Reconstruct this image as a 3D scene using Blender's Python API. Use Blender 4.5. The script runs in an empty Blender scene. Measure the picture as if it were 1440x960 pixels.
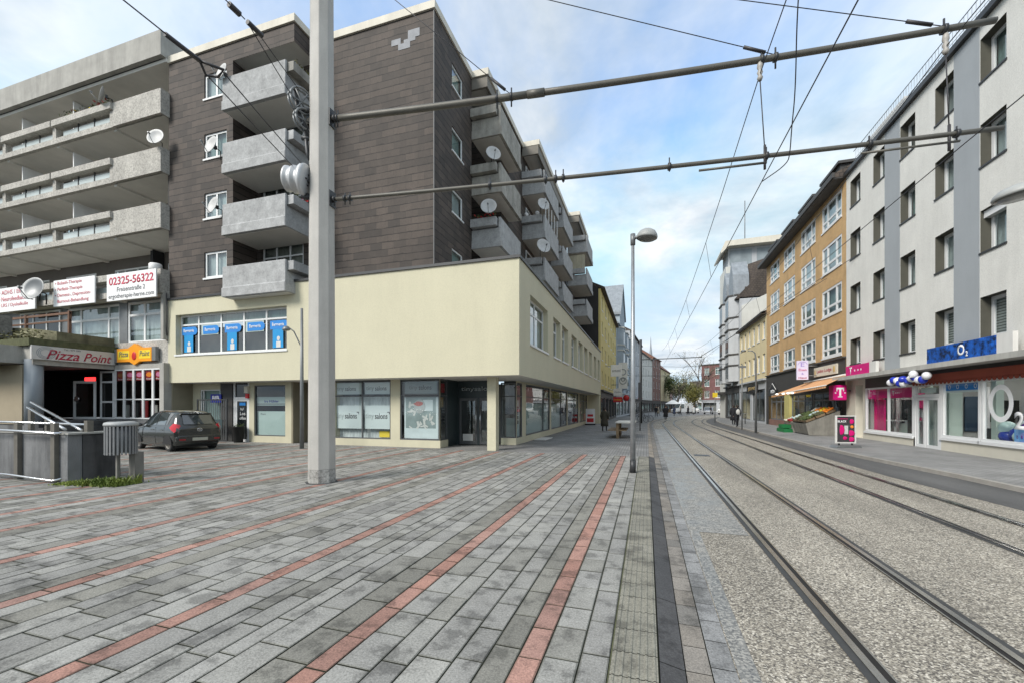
import bpy, bmesh, math, random
from mathutils import Vector, Matrix, noise as mnoise
random.seed(7)
scene = bpy.context.scene
COL = scene.collection
R = math.radians

# ------------------------------------------------------------------ materials
MATS = {}
def _nt(name):
    m = bpy.data.materials.new(name); m.use_nodes = True
    nt = m.node_tree
    return m, nt, nt.nodes['Principled BSDF'], nt.nodes['Material Output']
def _obj(nt, scale=(1, 1, 1)):
    tc = nt.nodes.new('ShaderNodeTexCoord'); mp = nt.nodes.new('ShaderNodeMapping')
    mp.inputs['Scale'].default_value = scale
    nt.links.new(tc.outputs['Object'], mp.inputs['Vector'])
    return mp.outputs['Vector']
def _noise(nt, vec, scale, detail=4, rough=.6):
    n = nt.nodes.new('ShaderNodeTexNoise'); n.inputs['Scale'].default_value = scale
    n.inputs['Detail'].default_value = detail; n.inputs['Roughness'].default_value = rough
    nt.links.new(vec, n.inputs['Vector']); return n.outputs['Fac']
def _ramp(nt, fac, stops):
    r = nt.nodes.new('ShaderNodeValToRGB')
    el = r.color_ramp.elements
    while len(el) < len(stops): el.new(.5)
    for e, (p, c) in zip(el, stops):
        e.position = p; e.color = (c, c, c, 1) if not hasattr(c, '__len__') else (*c, 1)
    nt.links.new(fac, r.inputs['Fac']); return r.outputs['Color']
def _mul(nt, a, b, fac=1.0, mode='MULTIPLY'):
    m = nt.nodes.new('ShaderNodeMix'); m.data_type = 'RGBA'; m.blend_type = mode
    m.inputs[0].default_value = fac
    for s, v in ((6, a), (7, b)):
        if hasattr(v, 'is_output'): nt.links.new(v, m.inputs[s])
        else: m.inputs[s].default_value = (*v, 1)
    return m.outputs[2]
def _bump(nt, h, bsdf, strength, dist=.02):
    b = nt.nodes.new('ShaderNodeBump'); b.inputs['Strength'].default_value = strength
    b.inputs['Distance'].default_value = dist
    nt.links.new(h, b.inputs['Height']); nt.links.new(b.outputs['Normal'], bsdf.inputs['Normal'])

def mat(name, col, rough=.8, var=.18, scale=2.0, streak=0.0, speck=0.0, speck_scale=60, bump=0.0, bump_scale=60, metal=0.0, spec=.5, coat=0.0):
    if name in MATS: return MATS[name]
    m, nt, bs, out = _nt(name)
    bs.inputs['Roughness'].default_value = rough; bs.inputs['Metallic'].default_value = metal
    bs.inputs['Specular IOR Level'].default_value = spec
    if coat: bs.inputs['Coat Weight'].default_value = coat; bs.inputs['Coat Roughness'].default_value = .04
    c = None
    v = _obj(nt)
    if var:
        f = _noise(nt, v, scale)
        c = _mul(nt, col, _ramp(nt, f, [(.25, 1 - var), (.75, 1 + var * .6)]))
    if streak:
        f = _noise(nt, _obj(nt, (1.5, 1.5, .22)), 1.5, 6, .72)
        c = _mul(nt, c if c else col, _ramp(nt, f, [(.35, 1 - streak), (.6, 1.0)]))
    if speck:
        f = _noise(nt, v, speck_scale, 2, .8)
        c = _mul(nt, c if c else col, _ramp(nt, f, [(.36, 1 - speck), (.5, 1.0), (.64, 1 + speck * .6)]))
    if c: nt.links.new(c, bs.inputs['Base Color'])
    else: bs.inputs['Base Color'].default_value = (*col, 1)
    if bump: _bump(nt, _noise(nt, v, bump_scale, 3), bs, bump)
    MATS[name] = m
    return m

def glass(name, tint=(.76, .83, .83), refl=.13, rough=.02):
    if name in MATS: return MATS[name]
    m, nt, bs, out = _nt(name); nt.nodes.remove(bs)
    tr = nt.nodes.new('ShaderNodeBsdfTransparent'); tr.inputs['Color'].default_value = (*tint, 1)
    gl = nt.nodes.new('ShaderNodeBsdfGlossy'); gl.inputs['Roughness'].default_value = rough
    gl.inputs['Color'].default_value = (.95, .98, 1, 1)
    lw = nt.nodes.new('ShaderNodeLayerWeight'); lw.inputs['Blend'].default_value = .5
    pw = nt.nodes.new('ShaderNodeMath'); pw.operation = 'POWER'; pw.inputs[1].default_value = 4
    nt.links.new(lw.outputs['Facing'], pw.inputs[0])
    ma = nt.nodes.new('ShaderNodeMath'); ma.operation = 'MULTIPLY_ADD'
    ma.inputs[1].default_value = .80; ma.inputs[2].default_value = refl
    ma.use_clamp = True
    nt.links.new(pw.outputs[0], ma.inputs[0])
    nz = _noise(nt, _obj(nt), .7, 2)
    bp = nt.nodes.new('ShaderNodeBump'); bp.inputs['Strength'].default_value = .12; bp.inputs['Distance'].default_value = .05
    nt.links.new(nz, bp.inputs['Height']); nt.links.new(bp.outputs['Normal'], gl.inputs['Normal'])
    mx = nt.nodes.new('ShaderNodeMixShader')
    nt.links.new(ma.outputs[0], mx.inputs[0]); nt.links.new(tr.outputs[0], mx.inputs[1]); nt.links.new(gl.outputs[0], mx.inputs[2])
    nt.links.new(mx.outputs[0], out.inputs['Surface'])
    MATS[name] = m
    return m

def tiles(name, c1, c2, mortar, bw, bh, msize=.012, rough=.75, bump=.4, offset=.5, noise_amt=.25, squash=1.0):
    """brick / shingle pattern on axis-aligned walls: u = x + y, v = z"""
    if name in MATS: return MATS[name]
    m, nt, bs, out = _nt(name)
    bs.inputs['Roughness'].default_value = rough
    tc = nt.nodes.new('ShaderNodeTexCoord'); sp = nt.nodes.new('ShaderNodeSeparateXYZ')
    nt.links.new(tc.outputs['Object'], sp.inputs[0])
    ad = nt.nodes.new('ShaderNodeMath'); ad.operation = 'ADD'
    nt.links.new(sp.outputs[0], ad.inputs[0]); nt.links.new(sp.outputs[1], ad.inputs[1])
    cb = nt.nodes.new('ShaderNodeCombineXYZ')
    nt.links.new(ad.outputs[0], cb.inputs[0]); nt.links.new(sp.outputs[2], cb.inputs[1])
    br = nt.nodes.new('ShaderNodeTexBrick'); br.offset = offset; br.squash = squash
    br.inputs['Scale'].default_value = 1; br.inputs['Brick Width'].default_value = bw; br.inputs['Row Height'].default_value = bh
    br.inputs['Mortar Size'].default_value = msize; br.inputs['Mortar Smooth'].default_value = .2
    br.inputs['Color1'].default_value = (*c1, 1); br.inputs['Color2'].default_value = (*c2, 1); br.inputs['Mortar'].default_value = (*mortar, 1)
    # slight wobble so that courses are not ruler straight
    nz = nt.nodes.new('ShaderNodeTexNoise'); nz.inputs['Scale'].default_value = 1.7; nt.links.new(tc.outputs['Object'], nz.inputs['Vector'])
    vm = nt.nodes.new('ShaderNodeVectorMath'); vm.operation = 'MULTIPLY_ADD'
    nt.links.new(nz.outputs['Color'], vm.inputs[0]); vm.inputs[1].default_value = (.03, .025, 0); nt.links.new(cb.outputs[0], vm.inputs[2])
    nt.links.new(vm.outputs[0], br.inputs['Vector'])
    f = _noise(nt, _obj(nt, (1, 1, .6)), 1.3, 5, .7)
    c = _mul(nt, br.outputs['Color'], _ramp(nt, f, [(.3, 1 - noise_amt), (.7, 1 + noise_amt)]))
    nt.links.new(c, bs.inputs['Base Color'])
    inv = nt.nodes.new('ShaderNodeMath'); inv.operation = 'SUBTRACT'; inv.inputs[0].default_value = 1
    nt.links.new(br.outputs['Fac'], inv.inputs[1])
    _bump(nt, inv.outputs[0], bs, bump, .02)
    MATS[name] = m
    return m

def shingle_mat(name):
    m, nt, bs, out = _nt(name); bs.inputs['Roughness'].default_value = .75
    tc = nt.nodes.new('ShaderNodeTexCoord'); sp = nt.nodes.new('ShaderNodeSeparateXYZ'); nt.links.new(tc.outputs['Object'], sp.inputs[0])
    def mt(op, a, b, clamp=False):
        n = nt.nodes.new('ShaderNodeMath'); n.operation = op; n.use_clamp = clamp
        for i, v in enumerate((a, b)):
            if hasattr(v, 'is_output'): nt.links.new(v, n.inputs[i])
            else: n.inputs[i].default_value = v
        return n.outputs[0]
    u = mt('ADD', sp.outputs[0], sp.outputs[1])
    wob = _noise(nt, _obj(nt, (1.2, 1.2, 3.0)), 1.5, 4, .7)
    z = mt('ADD', sp.outputs[2], mt('MULTIPLY', wob, .085))
    cb = nt.nodes.new('ShaderNodeCombineXYZ'); nt.links.new(u, cb.inputs[0]); nt.links.new(z, cb.inputs[1])
    br = nt.nodes.new('ShaderNodeTexBrick'); br.inputs['Scale'].default_value = 1; br.inputs['Brick Width'].default_value = .58; br.inputs['Row Height'].default_value = .30
    br.inputs['Mortar Size'].default_value = .006; br.inputs['Mortar Smooth'].default_value = .3
    br.inputs['Color1'].default_value = (.084, .066, .055, 1); br.inputs['Color2'].default_value = (.046, .038, .033, 1); br.inputs['Mortar'].default_value = (.036, .030, .026, 1)
    nt.links.new(cb.outputs[0], br.inputs['Vector'])
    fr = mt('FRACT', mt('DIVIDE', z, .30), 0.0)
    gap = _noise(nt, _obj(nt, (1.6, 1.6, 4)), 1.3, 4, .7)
    w = mt('ADD', mt('MULTIPLY', gap, .40), -.085)                      # painted shadow under each lip; its thickness varies along the course
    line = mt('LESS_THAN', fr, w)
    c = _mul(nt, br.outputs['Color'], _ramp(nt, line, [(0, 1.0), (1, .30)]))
    c = _mul(nt, c, _ramp(nt, _noise(nt, _obj(nt, (1, 1, .5)), .9, 5, .7), [(.3, .78), (.7, 1.25)]))
    c = _mul(nt, c, _ramp(nt, _noise(nt, _obj(nt), 26, 3, .7), [(.3, .88), (.7, 1.12)]))
    nt.links.new(c, bs.inputs['Base Color'])
    _bump(nt, fr, bs, .35, .03)
    MATS[name] = m
    return m

def emit(name, col, s):
    if name in MATS: return MATS[name]
    m, nt, bs, out = _nt(name)
    bs.inputs['Base Color'].default_value = (*col, 1); bs.inputs['Emission Color'].default_value = (*col, 1)
    bs.inputs['Emission Strength'].default_value = s
    MATS[name] = m
    return m

def plain(name, col, rough=.5, metal=0.0, coat=0.0):
    return mat(name, col, rough, var=.06, scale=4, metal=metal, coat=coat)

M = {}
M['beige'] = mat('beige_render', (.575, .545, .405), .9, .05, .6, streak=.035, speck=.05, speck_scale=22, bump=.25, bump_scale=45)
M['beige_dark'] = mat('beige_render_pier', (.55, .52, .385), .9, .08, 1.5, streak=.05, bump=.15)
M['soffit'] = mat('soffit_paint', (.70, .69, .65), .9, .08, 1)
M['shingle_old'] = tiles('dark_shingle', (.086, .070, .063), (.066, .054, .049), (.020, .017, .016), .62, .30, .010, .7, .5, .37, .22)
M['shingle'] = shingle_mat('dark_slate_shingle')
M['slate_patch'] = mat('bare_patch', (.30, .31, .33), .8, .2, 3)
M['pebble'] = mat('pebble_concrete', (.475, .455, .415), .95, .16, 1.2, streak=.18, speck=.3, speck_scale=13, bump=.5, bump_scale=30)
M['concrete'] = mat('board_concrete', (.40, .39, .36), .95, .18, 1.6, streak=.22, speck=.1, bump=.2)
M['lit_soffit_conc'] = mat('lit_soffit_concrete', (.67, .655, .61), .95, .14, .8, speck=.05)  # concrete lightened in the colour to lift shaded undersides
M['grey_conc'] = mat('grey_balcony_concrete', (.40, .405, .405), .9, .26, 3.2, streak=.14, speck=.14, speck_scale=14, bump=.15)
M['old_conc'] = mat('weathered_balcony_concrete', (.40, .385, .345), .95, .3, 2.6, streak=.35, speck=.2, bump=.3)
M['cornice'] = mat('pale_cornice', (.66, .62, .53), .7, .12, 1.2, streak=.12)
M['dark_metal'] = mat('dark_metal', (.045, .047, .05), .45, .15, 3, metal=.3)
M['grey_metal'] = mat('grey_metal', (.20, .21, .215), .45, .15, 4, metal=.4)
M['gravel'] = mat('roof_gravel', (.42, .41, .38), .95, .2, 3, speck=.4, speck_scale=20)
M['dull_strip'] = mat('dull_strip', (.12, .12, .12), .6, .1, 3)
M['galv'] = mat('galvanised_steel', (.40, .42, .44), .42, .22, 5, metal=.6, streak=.1)
M['pole_paint'] = mat('pole_paint', (.46, .445, .415), .65, .14, 1.4, streak=.14, speck=.06)
M['pole_worn'] = mat('pole_worn_base', (.42, .41, .385), .8, .3, 7, streak=.5, speck=.35, speck_scale=18)
M['olive_tube'] = mat('olive_tube', (.115, .11, .095), .5, .2, 3, metal=.2)
M['rust'] = mat('rust', (.11, .05, .03), .9, .3, 8)
M['white_frame'] = mat('white_window_frame', (.74, .75, .75), .45, .07, 3)
M['grey_frame'] = mat('grey_window_frame', (.085, .09, .095), .45, .1, 3)
M['dish_paint'] = mat('dish_paint', (.52, .52, .51), .5, .12, 6)
M['white_paint'] = mat('white_paint', (.76, .76, .75), .6, .08, 2, streak=.06)
M['glass'] = glass('window_glass')
M['shop_glass'] = glass('shop_glass', (.90, .94, .94), .07)
M['dark_glass'] = plain('dark_glass', (.012, .015, .017), .05)
M['film'] = mat('frosted_film', (.42, .52, .50), .6, .08, .9)
M['film_white'] = mat('white_film', (.60, .66, .66), .6, .05, 1)
M['curtain'] = mat('net_curtain', (.62, .66, .66), .9, .2, 3, streak=.3)
M['curtain_dark'] = mat('heavy_curtain', (.30, .29, .26), .9, .2, 3, streak=.4)
M['curtain_green'] = mat('green_curtain', (.30, .40, .38), .9, .2, 2, streak=.3)
M['blind'] = tiles('slatted_blind', (.52, .52, .50), (.48, .48, .47), (.12, .12, .12), 3.0, .09, .016, .7, .3, 0, .05)
M['black'] = mat('black', (.012, .012, .013), .7, .1, 3)
M['room'] = mat('room_wall', (.32, .31, .29), .9, .2, .6)
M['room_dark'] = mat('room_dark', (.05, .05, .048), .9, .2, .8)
M['room_floor'] = mat('room_floor', (.16, .15, .14), .6, .2, .8)
M['white_render'] = mat('white_render', (.74, .73, .685), .92, .08, .9, streak=.07, speck=.07, speck_scale=24, bump=.5, bump_scale=32)
M['grey_band'] = mat('grey_render_band', (.36, .385, .405), .92, .06, .9, streak=.04, bump=.35, bump_scale=32)
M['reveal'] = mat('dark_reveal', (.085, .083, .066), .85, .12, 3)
M['ochre'] = tiles('ochre_brick', (.58, .375, .175), (.53, .335, .15), (.46, .32, .18), .24, .075, .008, .85, .25, .5, .14)
M['cream'] = mat('cream_render', (.68, .58, .36), .9, .08, 1, streak=.08)
M['cream_stone'] = mat('cream_tile', (.62, .59, .50), .7, .08, 2)
M['yellow'] = mat('yellow_render', (.64, .53, .22), .9, .08, 1, streak=.06)
M['anthracite'] = mat('anthracite_fascia', (.052, .050, .048), .6, .1, 1)
M['roof_tile'] = tiles('dark_roof_tile', (.085, .068, .055), (.065, .052, .045), (.03, .025, .022), .3, .22, .02, .85, .5, .5, .3)
M['roof_red'] = tiles('red_roof_tile', (.24, .12, .085), (.19, .10, .07), (.09, .05, .04), .3, .25, .02, .85, .5, .5, .3)
M['roof_grey'] = mat('grey_roofing', (.13, .135, .14), .85, .15, 1)
M['slate_grey'] = mat('zinc_slate', (.26, .29, .32), .6, .25, 2.5, streak=.2)
M['stucco_grey'] = mat('grey_stucco', (.46, .48, .50), .9, .12, 1, streak=.12)
M['stucco_blue'] = mat('blue_grey_stucco', (.36, .42, .47), .9, .12, 1, streak=.12)
M['stucco_pale'] = mat('pale_stucco', (.60, .60, .56), .9, .1, 1, streak=.1)
M['stucco_pink'] = mat('pink_render', (.55, .36, .33), .9, .1, 1)
M['stucco_white'] = mat('white_stucco', (.70, .69, .66), .9, .08, 1, streak=.08)
M['brick_red'] = tiles('red_brick', (.25, .125, .095), (.21, .105, .085), (.18, .13, .11), .26, .08, .01, .85, .3, .5, .2)
M['brick_purple'] = tiles('dark_red_brick', (.19, .085, .08), (.155, .07, .068), (.12, .08, .075), .26, .08, .01, .85, .3, .5, .2)
M['magenta'] = plain('magenta', (.62, .0, .16), .4)
M['magenta_lit'] = plain('magenta_panel', (.66, .005, .20), .35)
M['white'] = plain('white', (.82, .82, .82), .5)
M['blue_sign'] = mat('blue_sign', (.008, .085, .38), .4, .5, 2.4, speck=.9, speck_scale=5)
M['sky_blue'] = plain('bright_blue', (.02, .22, .62), .4)
M['blue'] = plain('deep_blue', (.01, .02, .30), .35)
M['red'] = plain('red', (.55, .02, .025), .45)
M['dark_red'] = plain('dark_red', (.28, .015, .02), .5)
M['maroon'] = plain('maroon_text', (.38, .02, .05), .5)
M['text_red'] = plain('red_lettering', (.50, .03, .07), .5)
M['text_grey'] = plain('grey_lettering', (.10, .10, .11), .5)
M['text_light'] = plain('light_grey_lettering', (.36, .40, .41), .5)
M['text_dim'] = plain('dim_lettering', (.20, .22, .22), .5)
M['pink_text'] = plain('pink_lettering', (.65, .20, .35), .5)
M['lilac'] = plain('lilac_panel', (.70, .66, .86), .5)
M['violet'] = plain('violet', (.30, .22, .60), .5)
M['orange'] = plain('orange', (.85, .25, .02), .5)
M['orange_sign'] = plain('orange_sign', (.85, .33, .02), .4)
M['yellow_paint'] = plain('yellow_paint', (.82, .60, .03), .5)
M['gold'] = plain('gold_lettering', (.55, .40, .16), .5)
M['awning'] = tiles('striped_awning', (.66, .33, .15), (.60, .27, .10), (.72, .46, .26), .30, 9., .05, .9, 0, 0, .1)
M['rust_cloth'] = mat('rust_awning_cloth', (.28, .06, .035), .9, .15, 2)
M['wood'] = mat('weathered_wood', (.24, .17, .10), .85, .3, 3, streak=.3)
M['door_wood'] = mat('door_wood', (.36, .15, .04), .5, .2, 2)
M['green_plastic'] = plain('green_plastic', (.015, .16, .05), .45)
M['moss'] = mat('moss', (.095, .10, .05), 1, .4, 6, bump=.6)
M['stain_stone'] = mat('stained_wall_concrete', (.20, .205, .21), .95, .3, 1.4, streak=.5, speck=.15, bump=.3)
M['dark_stone'] = mat('dark_wall_concrete', (.075, .076, .078), .95, .5, 1.6, streak=.5, bump=.3)
M['field_stone'] = mat('rough_stone', (.20, .195, .18), .95, .45, 3.5, speck=.3, speck_scale=8, bump=1.0, bump_scale=6)
M['tyre'] = mat('tyre_rubber', (.022, .022, .023), .85, .1, 5)
M['rim'] = mat('wheel_rim', (.20, .19, .17), .5, .2, 8, metal=.4)
M['chrome'] = mat('chrome', (.62, .62, .62), .18, .05, 4, metal=1.0)
M['bare_steel'] = mat('polished_steel', (.66, .67, .68), .25, .1, 6, metal=1.0)
M['rail_steel'] = mat('rail_steel', (.62, .60, .56), .20, .2, 3, metal=1.0)
M['groove'] = mat('rail_groove', (.014, .012, .010), .8, .3, 6)
M['car_paint'] = mat('car_paint', (.020, .023, .022), .22, .12, 2, coat=.8)
M['car_glass'] = mat('car_glass', (.035, .045, .048), .03, .05, 3, spec=1.0, coat=1.0)
M['tail_light'] = plain('tail_light', (.55, .015, .03), .15, coat=.6)
M['plastic'] = mat('dark_plastic', (.03, .03, .031), .55, .1, 4)
M['plate'] = plain('number_plate', (.42, .42, .36), .5)
M['skin'] = plain('skin', (.48, .30, .22), .6)
M['hair'] = plain('hair', (.03, .022, .018), .7)
M['coat_olive'] = mat('olive_coat', (.055, .05, .035), .9, .2, 6)
M['cloth_dark'] = mat('dark_cloth', (.02, .021, .026), .9, .2, 6)
M['cloth_blue'] = mat('blue_cloth', (.04, .055, .10), .9, .2, 6)
M['cloth_beige'] = mat('beige_cloth', (.38, .33, .26), .9, .2, 6)
M['cloth_white'] = mat('white_cloth', (.6, .6, .58), .9, .1, 6)
M['bark'] = mat('bark', (.085, .07, .055), .95, .3, 5, bump=.5)
M['cable'] = plain('cable', (.035, .033, .036), .5)
M['insul'] = plain('insulator', (.10, .055, .04), .3)
M['reel'] = mat('wheel_alloy', (.56, .57, .58), .45, .12, 4, metal=.3)
def leafmat(name, c1, c2):
    m, nt, bs, out = _nt(name); bs.inputs['Roughness'].default_value = .7
    ob = nt.nodes.new('ShaderNodeTexCoord')
    f = _noise(nt, ob.outputs['Object'], 1.1, 3)
    nt.links.new(_ramp(nt, f, [(.3, c1), (.7, c2)]), bs.inputs['Base Color'])
    MATS[name] = m; return m
M['leaf'] = leafmat('autumn_leaf', (.07, .085, .02), (.20, .17, .035))
M['leaf_green'] = leafmat('green_leaf', (.035, .06, .018), (.09, .12, .03))
M['leaf_pale'] = leafmat('pale_leaf', (.20, .19, .10), (.30, .28, .17))
M['grass'] = leafmat('weed_leaf', (.09, .14, .02), (.22, .27, .05))

# ------------------------------------------------------------------ mesh builder
class Fr:
    """facade frame: u along the wall, d outward, z up"""
    def __init__(s, o=(0, 0), U=(1, 0), N=(0, 1)):
        s.o, s.U, s.N = o, U, N
    def p(s, u, d, z):
        return Vector((s.o[0] + s.U[0] * u + s.N[0] * d, s.o[1] + s.U[1] * u + s.N[1] * d, z))
W = Fr()
def south(y): return Fr((0, y), (1, 0), (0, -1))
def east(x): return Fr((x, 0), (0, 1), (1, 0))
def west(x): return Fr((x, 0), (0, 1), (-1, 0))

class MB:
    def __init__(s): s.v = []; s.f = []; s.m = []; s.sm = []
    def add(s, pts): i = len(s.v); s.v += [tuple(p) for p in pts]; return i
    def face(s, pts, m=0, smooth=False):
        i = s.add(pts); s.f.append(tuple(range(i, i + len(pts)))); s.m.append(m); s.sm.append(smooth)
    def fbox(s, F, u0, u1, d0, d1, z0, z1, m=0):
        i = s.add([F.p(u, d, z) for z in (z0, z1) for u, d in ((u0, d0), (u1, d0), (u1, d1), (u0, d1))])
        for q in ((0, 3, 2, 1), (4, 5, 6, 7), (0, 1, 5, 4), (1, 2, 6, 5), (2, 3, 7, 6), (3, 0, 4, 7)):
            s.f.append(tuple(i + k for k in q)); s.m.append(m); s.sm.append(False)
    def box(s, x0, x1, y0, y1, z0, z1, m=0): s.fbox(W, x0, x1, y0, y1, z0, z1, m)
    def loft(s, rings, m=0, smooth=True, cap=True, closed=True):
        n = len(rings[0]); idx = [s.add(r) for r in rings]
        for a, b in zip(idx, idx[1:]):
            for k in range(n if closed else n - 1):
                k2 = (k + 1) % n
                s.f.append((a + k, a + k2, b + k2, b + k)); s.m.append(m); s.sm.append(smooth)
        if cap and closed:
            s.f.append(tuple(idx[0] + k for k in reversed(range(n)))); s.m.append(m); s.sm.append(False)
            s.f.append(tuple(idx[-1] + k for k in range(n))); s.m.append(m); s.sm.append(False)
    def tube(s, pts, r, n=8, m=0, smooth=True, cap=True):
        pts = [Vector(p) for p in pts]
        rs = r if hasattr(r, '__len__') else [r] * len(pts)
        rings = []
        ref = None
        for i, p in enumerate(pts):
            t = (pts[min(i + 1, len(pts) - 1)] - pts[max(i - 1, 0)]).normalized()
            if ref is None:
                ref = Vector((0, 0, 1)) if abs(t.z) < .9 else Vector((1, 0, 0))
            a = t.cross(ref).normalized(); b = t.cross(a).normalized(); ref = a.cross(t).normalized()
            rings.append([p + (a * math.cos(2 * math.pi * k / n) + b * math.sin(2 * math.pi * k / n)) * rs[i] for k in range(n)])
        s.loft(rings, m, smooth, cap)
    def lathe(s, prof, c=(0, 0, 0), n=20, m=0, ax=None, smooth=True):
        """prof: list of (radius, height) along the axis"""
        c = Vector(c); ax = Vector(ax or (0, 0, 1)).normalized()
        ref = Vector((1, 0, 0)) if abs(ax.x) < .9 else Vector((0, 1, 0))
        a = ax.cross(ref).normalized(); b = ax.cross(a)
        rings = [[c + ax * h + (a * math.cos(2 * math.pi * k / n) + b * math.sin(2 * math.pi * k / n)) * max(r, 1e-4) for k in range(n)] for r, h in prof]
        s.loft(rings, m, smooth, True)
    def ball(s, c, rx, ry, rz, m=0, n=12, k=8):
        c = Vector(c)
        rings = []
        for i in range(k + 1):
            a = -math.pi / 2 + math.pi * i / k
            rings.append([c + Vector((rx * max(math.cos(a), .02) * math.cos(2 * math.pi * j / n), ry * max(math.cos(a), .02) * math.sin(2 * math.pi * j / n), rz * math.sin(a))) for j in range(n)])
        s.loft(rings, m, True, True)
    def prism(s, F, poly, z0, z1, m=0):
        """poly: (u,d) list extruded in z"""
        n = len(poly)
        i = s.add([F.p(u, d, z0) for u, d in poly] + [F.p(u, d, z1) for u, d in poly])
        s.f.append(tuple(i + k for k in reversed(range(n)))); s.f.append(tuple(i + n + k for k in range(n)))
        s.m += [m, m]; s.sm += [False, False]
        for k in range(n):
            k2 = (k + 1) % n
            s.f.append((i + k, i + k2, i + n + k2, i + n + k)); s.m.append(m); s.sm.append(False)
    def plate(s, F, poly, d0, d1, m=0):
        """poly: (u,z) outline extruded along d"""
        n = len(poly)
        i = s.add([F.p(u, d0, z) for u, z in poly] + [F.p(u, d1, z) for u, z in poly])
        s.f.append(tuple(i + k for k in reversed(range(n)))); s.f.append(tuple(i + n + k for k in range(n)))
        s.m += [m, m]; s.sm += [False, False]
        for k in range(n):
            k2 = (k + 1) % n
            s.f.append((i + k, i + k2, i + n + k2, i + n + k)); s.m.append(m); s.sm.append(False)
    def wall(s, F, u0, u1, z0, z1, holes=(), depth=.2, m=0, mr=None, d=0.0):
        if mr is None: mr = m
        us = sorted({u0, u1} | {x for h in holes for x in h[:2] if u0 < x < u1})
        zs = sorted({z0, z1} | {x for h in holes for x in h[2:4] if z0 < x < z1})
        for ua, ub in zip(us, us[1:]):
            for za, zb in zip(zs, zs[1:]):
                uc, zc = (ua + ub) / 2, (za + zb) / 2
                if any(h[0] < uc < h[1] and h[2] < zc < h[3] for h in holes): continue
                s.face([F.p(ua, d, za), F.p(ub, d, za), F.p(ub, d, zb), F.p(ua, d, zb)], m)
        for a, b, za, zb in [h[:4] for h in holes]:
            e = d - depth
            for (p, q) in (((a, za), (b, za)), ((b, za), (b, zb)), ((b, zb), (a, zb)), ((a, zb), (a, za))):
                s.face([F.p(p[0], d, p[1]), F.p(q[0], d, q[1]), F.p(q[0], e, q[1]), F.p(p[0], e, p[1])], mr)
    def build_each(s, name, mats, parent=None, **k):
        """every separate piece becomes an object of its own"""
        par = list(range(len(s.v)))
        def find(a):
            while par[a] != a: par[a] = par[par[a]]; a = par[a]
            return a
        at = {}
        for i, v in enumerate(s.v):
            k_ = (round(v[0], 4), round(v[1], 4), round(v[2], 4))
            if k_ in at: par[find(i)] = find(at[k_])
            else: at[k_] = i
        for f in s.f:
            for q in f[1:]: par[find(q)] = find(f[0])
        groups = {}
        for i, f in enumerate(s.f): groups.setdefault(find(f[0]), []).append(i)
        res = []
        for ids in groups.values():
            b = MB(); mp = {}
            for i in ids:
                t = []
                for q in s.f[i]:
                    if q not in mp: mp[q] = len(b.v); b.v.append(s.v[q])
                    t.append(mp[q])
                b.f.append(tuple(t)); b.m.append(s.m[i]); b.sm.append(s.sm[i])
            res.append(b.build(name, mats, parent, **k))
        return res
    def build(s, name, mats, parent=None, weld=True, bevel=0.0):
        me = bpy.data.meshes.new(name)
        me.from_pydata(s.v, [], s.f)
        mats = mats if isinstance(mats, (list, tuple)) else [mats]
        for mm in mats: me.materials.append(M[mm] if isinstance(mm, str) else mm)
        me.polygons.foreach_set('material_index', s.m)
        me.polygons.foreach_set('use_smooth', s.sm)
        bm = bmesh.new(); bm.from_mesh(me)
        if weld: bmesh.ops.remove_doubles(bm, verts=bm.verts, dist=1e-5)
        bmesh.ops.recalc_face_normals(bm, faces=bm.faces)
        bm.to_mesh(me); bm.free()
        me.update()
        o = bpy.data.objects.new(name, me); COL.objects.link(o)
        if parent: adopt(o, parent)
        if bevel:
            b = o.modifiers.new('bevel', 'BEVEL'); b.width = bevel; b.segments = 2; b.limit_method = 'ANGLE'
        return o

WORLD = {}
def adopt(o, parent):
    o.parent = parent
    o.matrix_parent_inverse = WORLD.get(parent.name, Matrix.Identity(4)).inverted()
def tag(o, label, cat, group=None, kind=None):
    if label: o['label'] = label
    if cat: o['category'] = cat
    if group: o['group'] = group
    if kind: o['kind'] = kind
    return o
def thing(name, label, cat, loc=(0, 0, 0), group=None):
    """Empty at the thing's base; its parts are modelled in world coordinates"""
    o = bpy.data.objects.new(name, None); COL.objects.link(o); o.location = loc
    o.empty_display_size = .3
    WORLD[o.name] = Matrix.Translation(loc)
    return tag(o, label, cat, group)
def struct(name, mb, mats):
    o = mb.build(name, mats); o['kind'] = 'structure'; return o
def kids(o): return [c for c in bpy.data.objects if c.parent == o]
def copy_tree(o, parent=None):
    c = o.copy(); COL.objects.link(c)
    if parent: c.parent = parent
    for ch in kids(o): copy_tree(ch, c)
    return c
def clone(o, loc, rz, label=None, scale=None):
    c = copy_tree(o); c.location = loc; c.rotation_euler = (0, 0, rz)
    if scale: c.scale = (scale,) * 3
    if label: c['label'] = label
    return c

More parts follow.
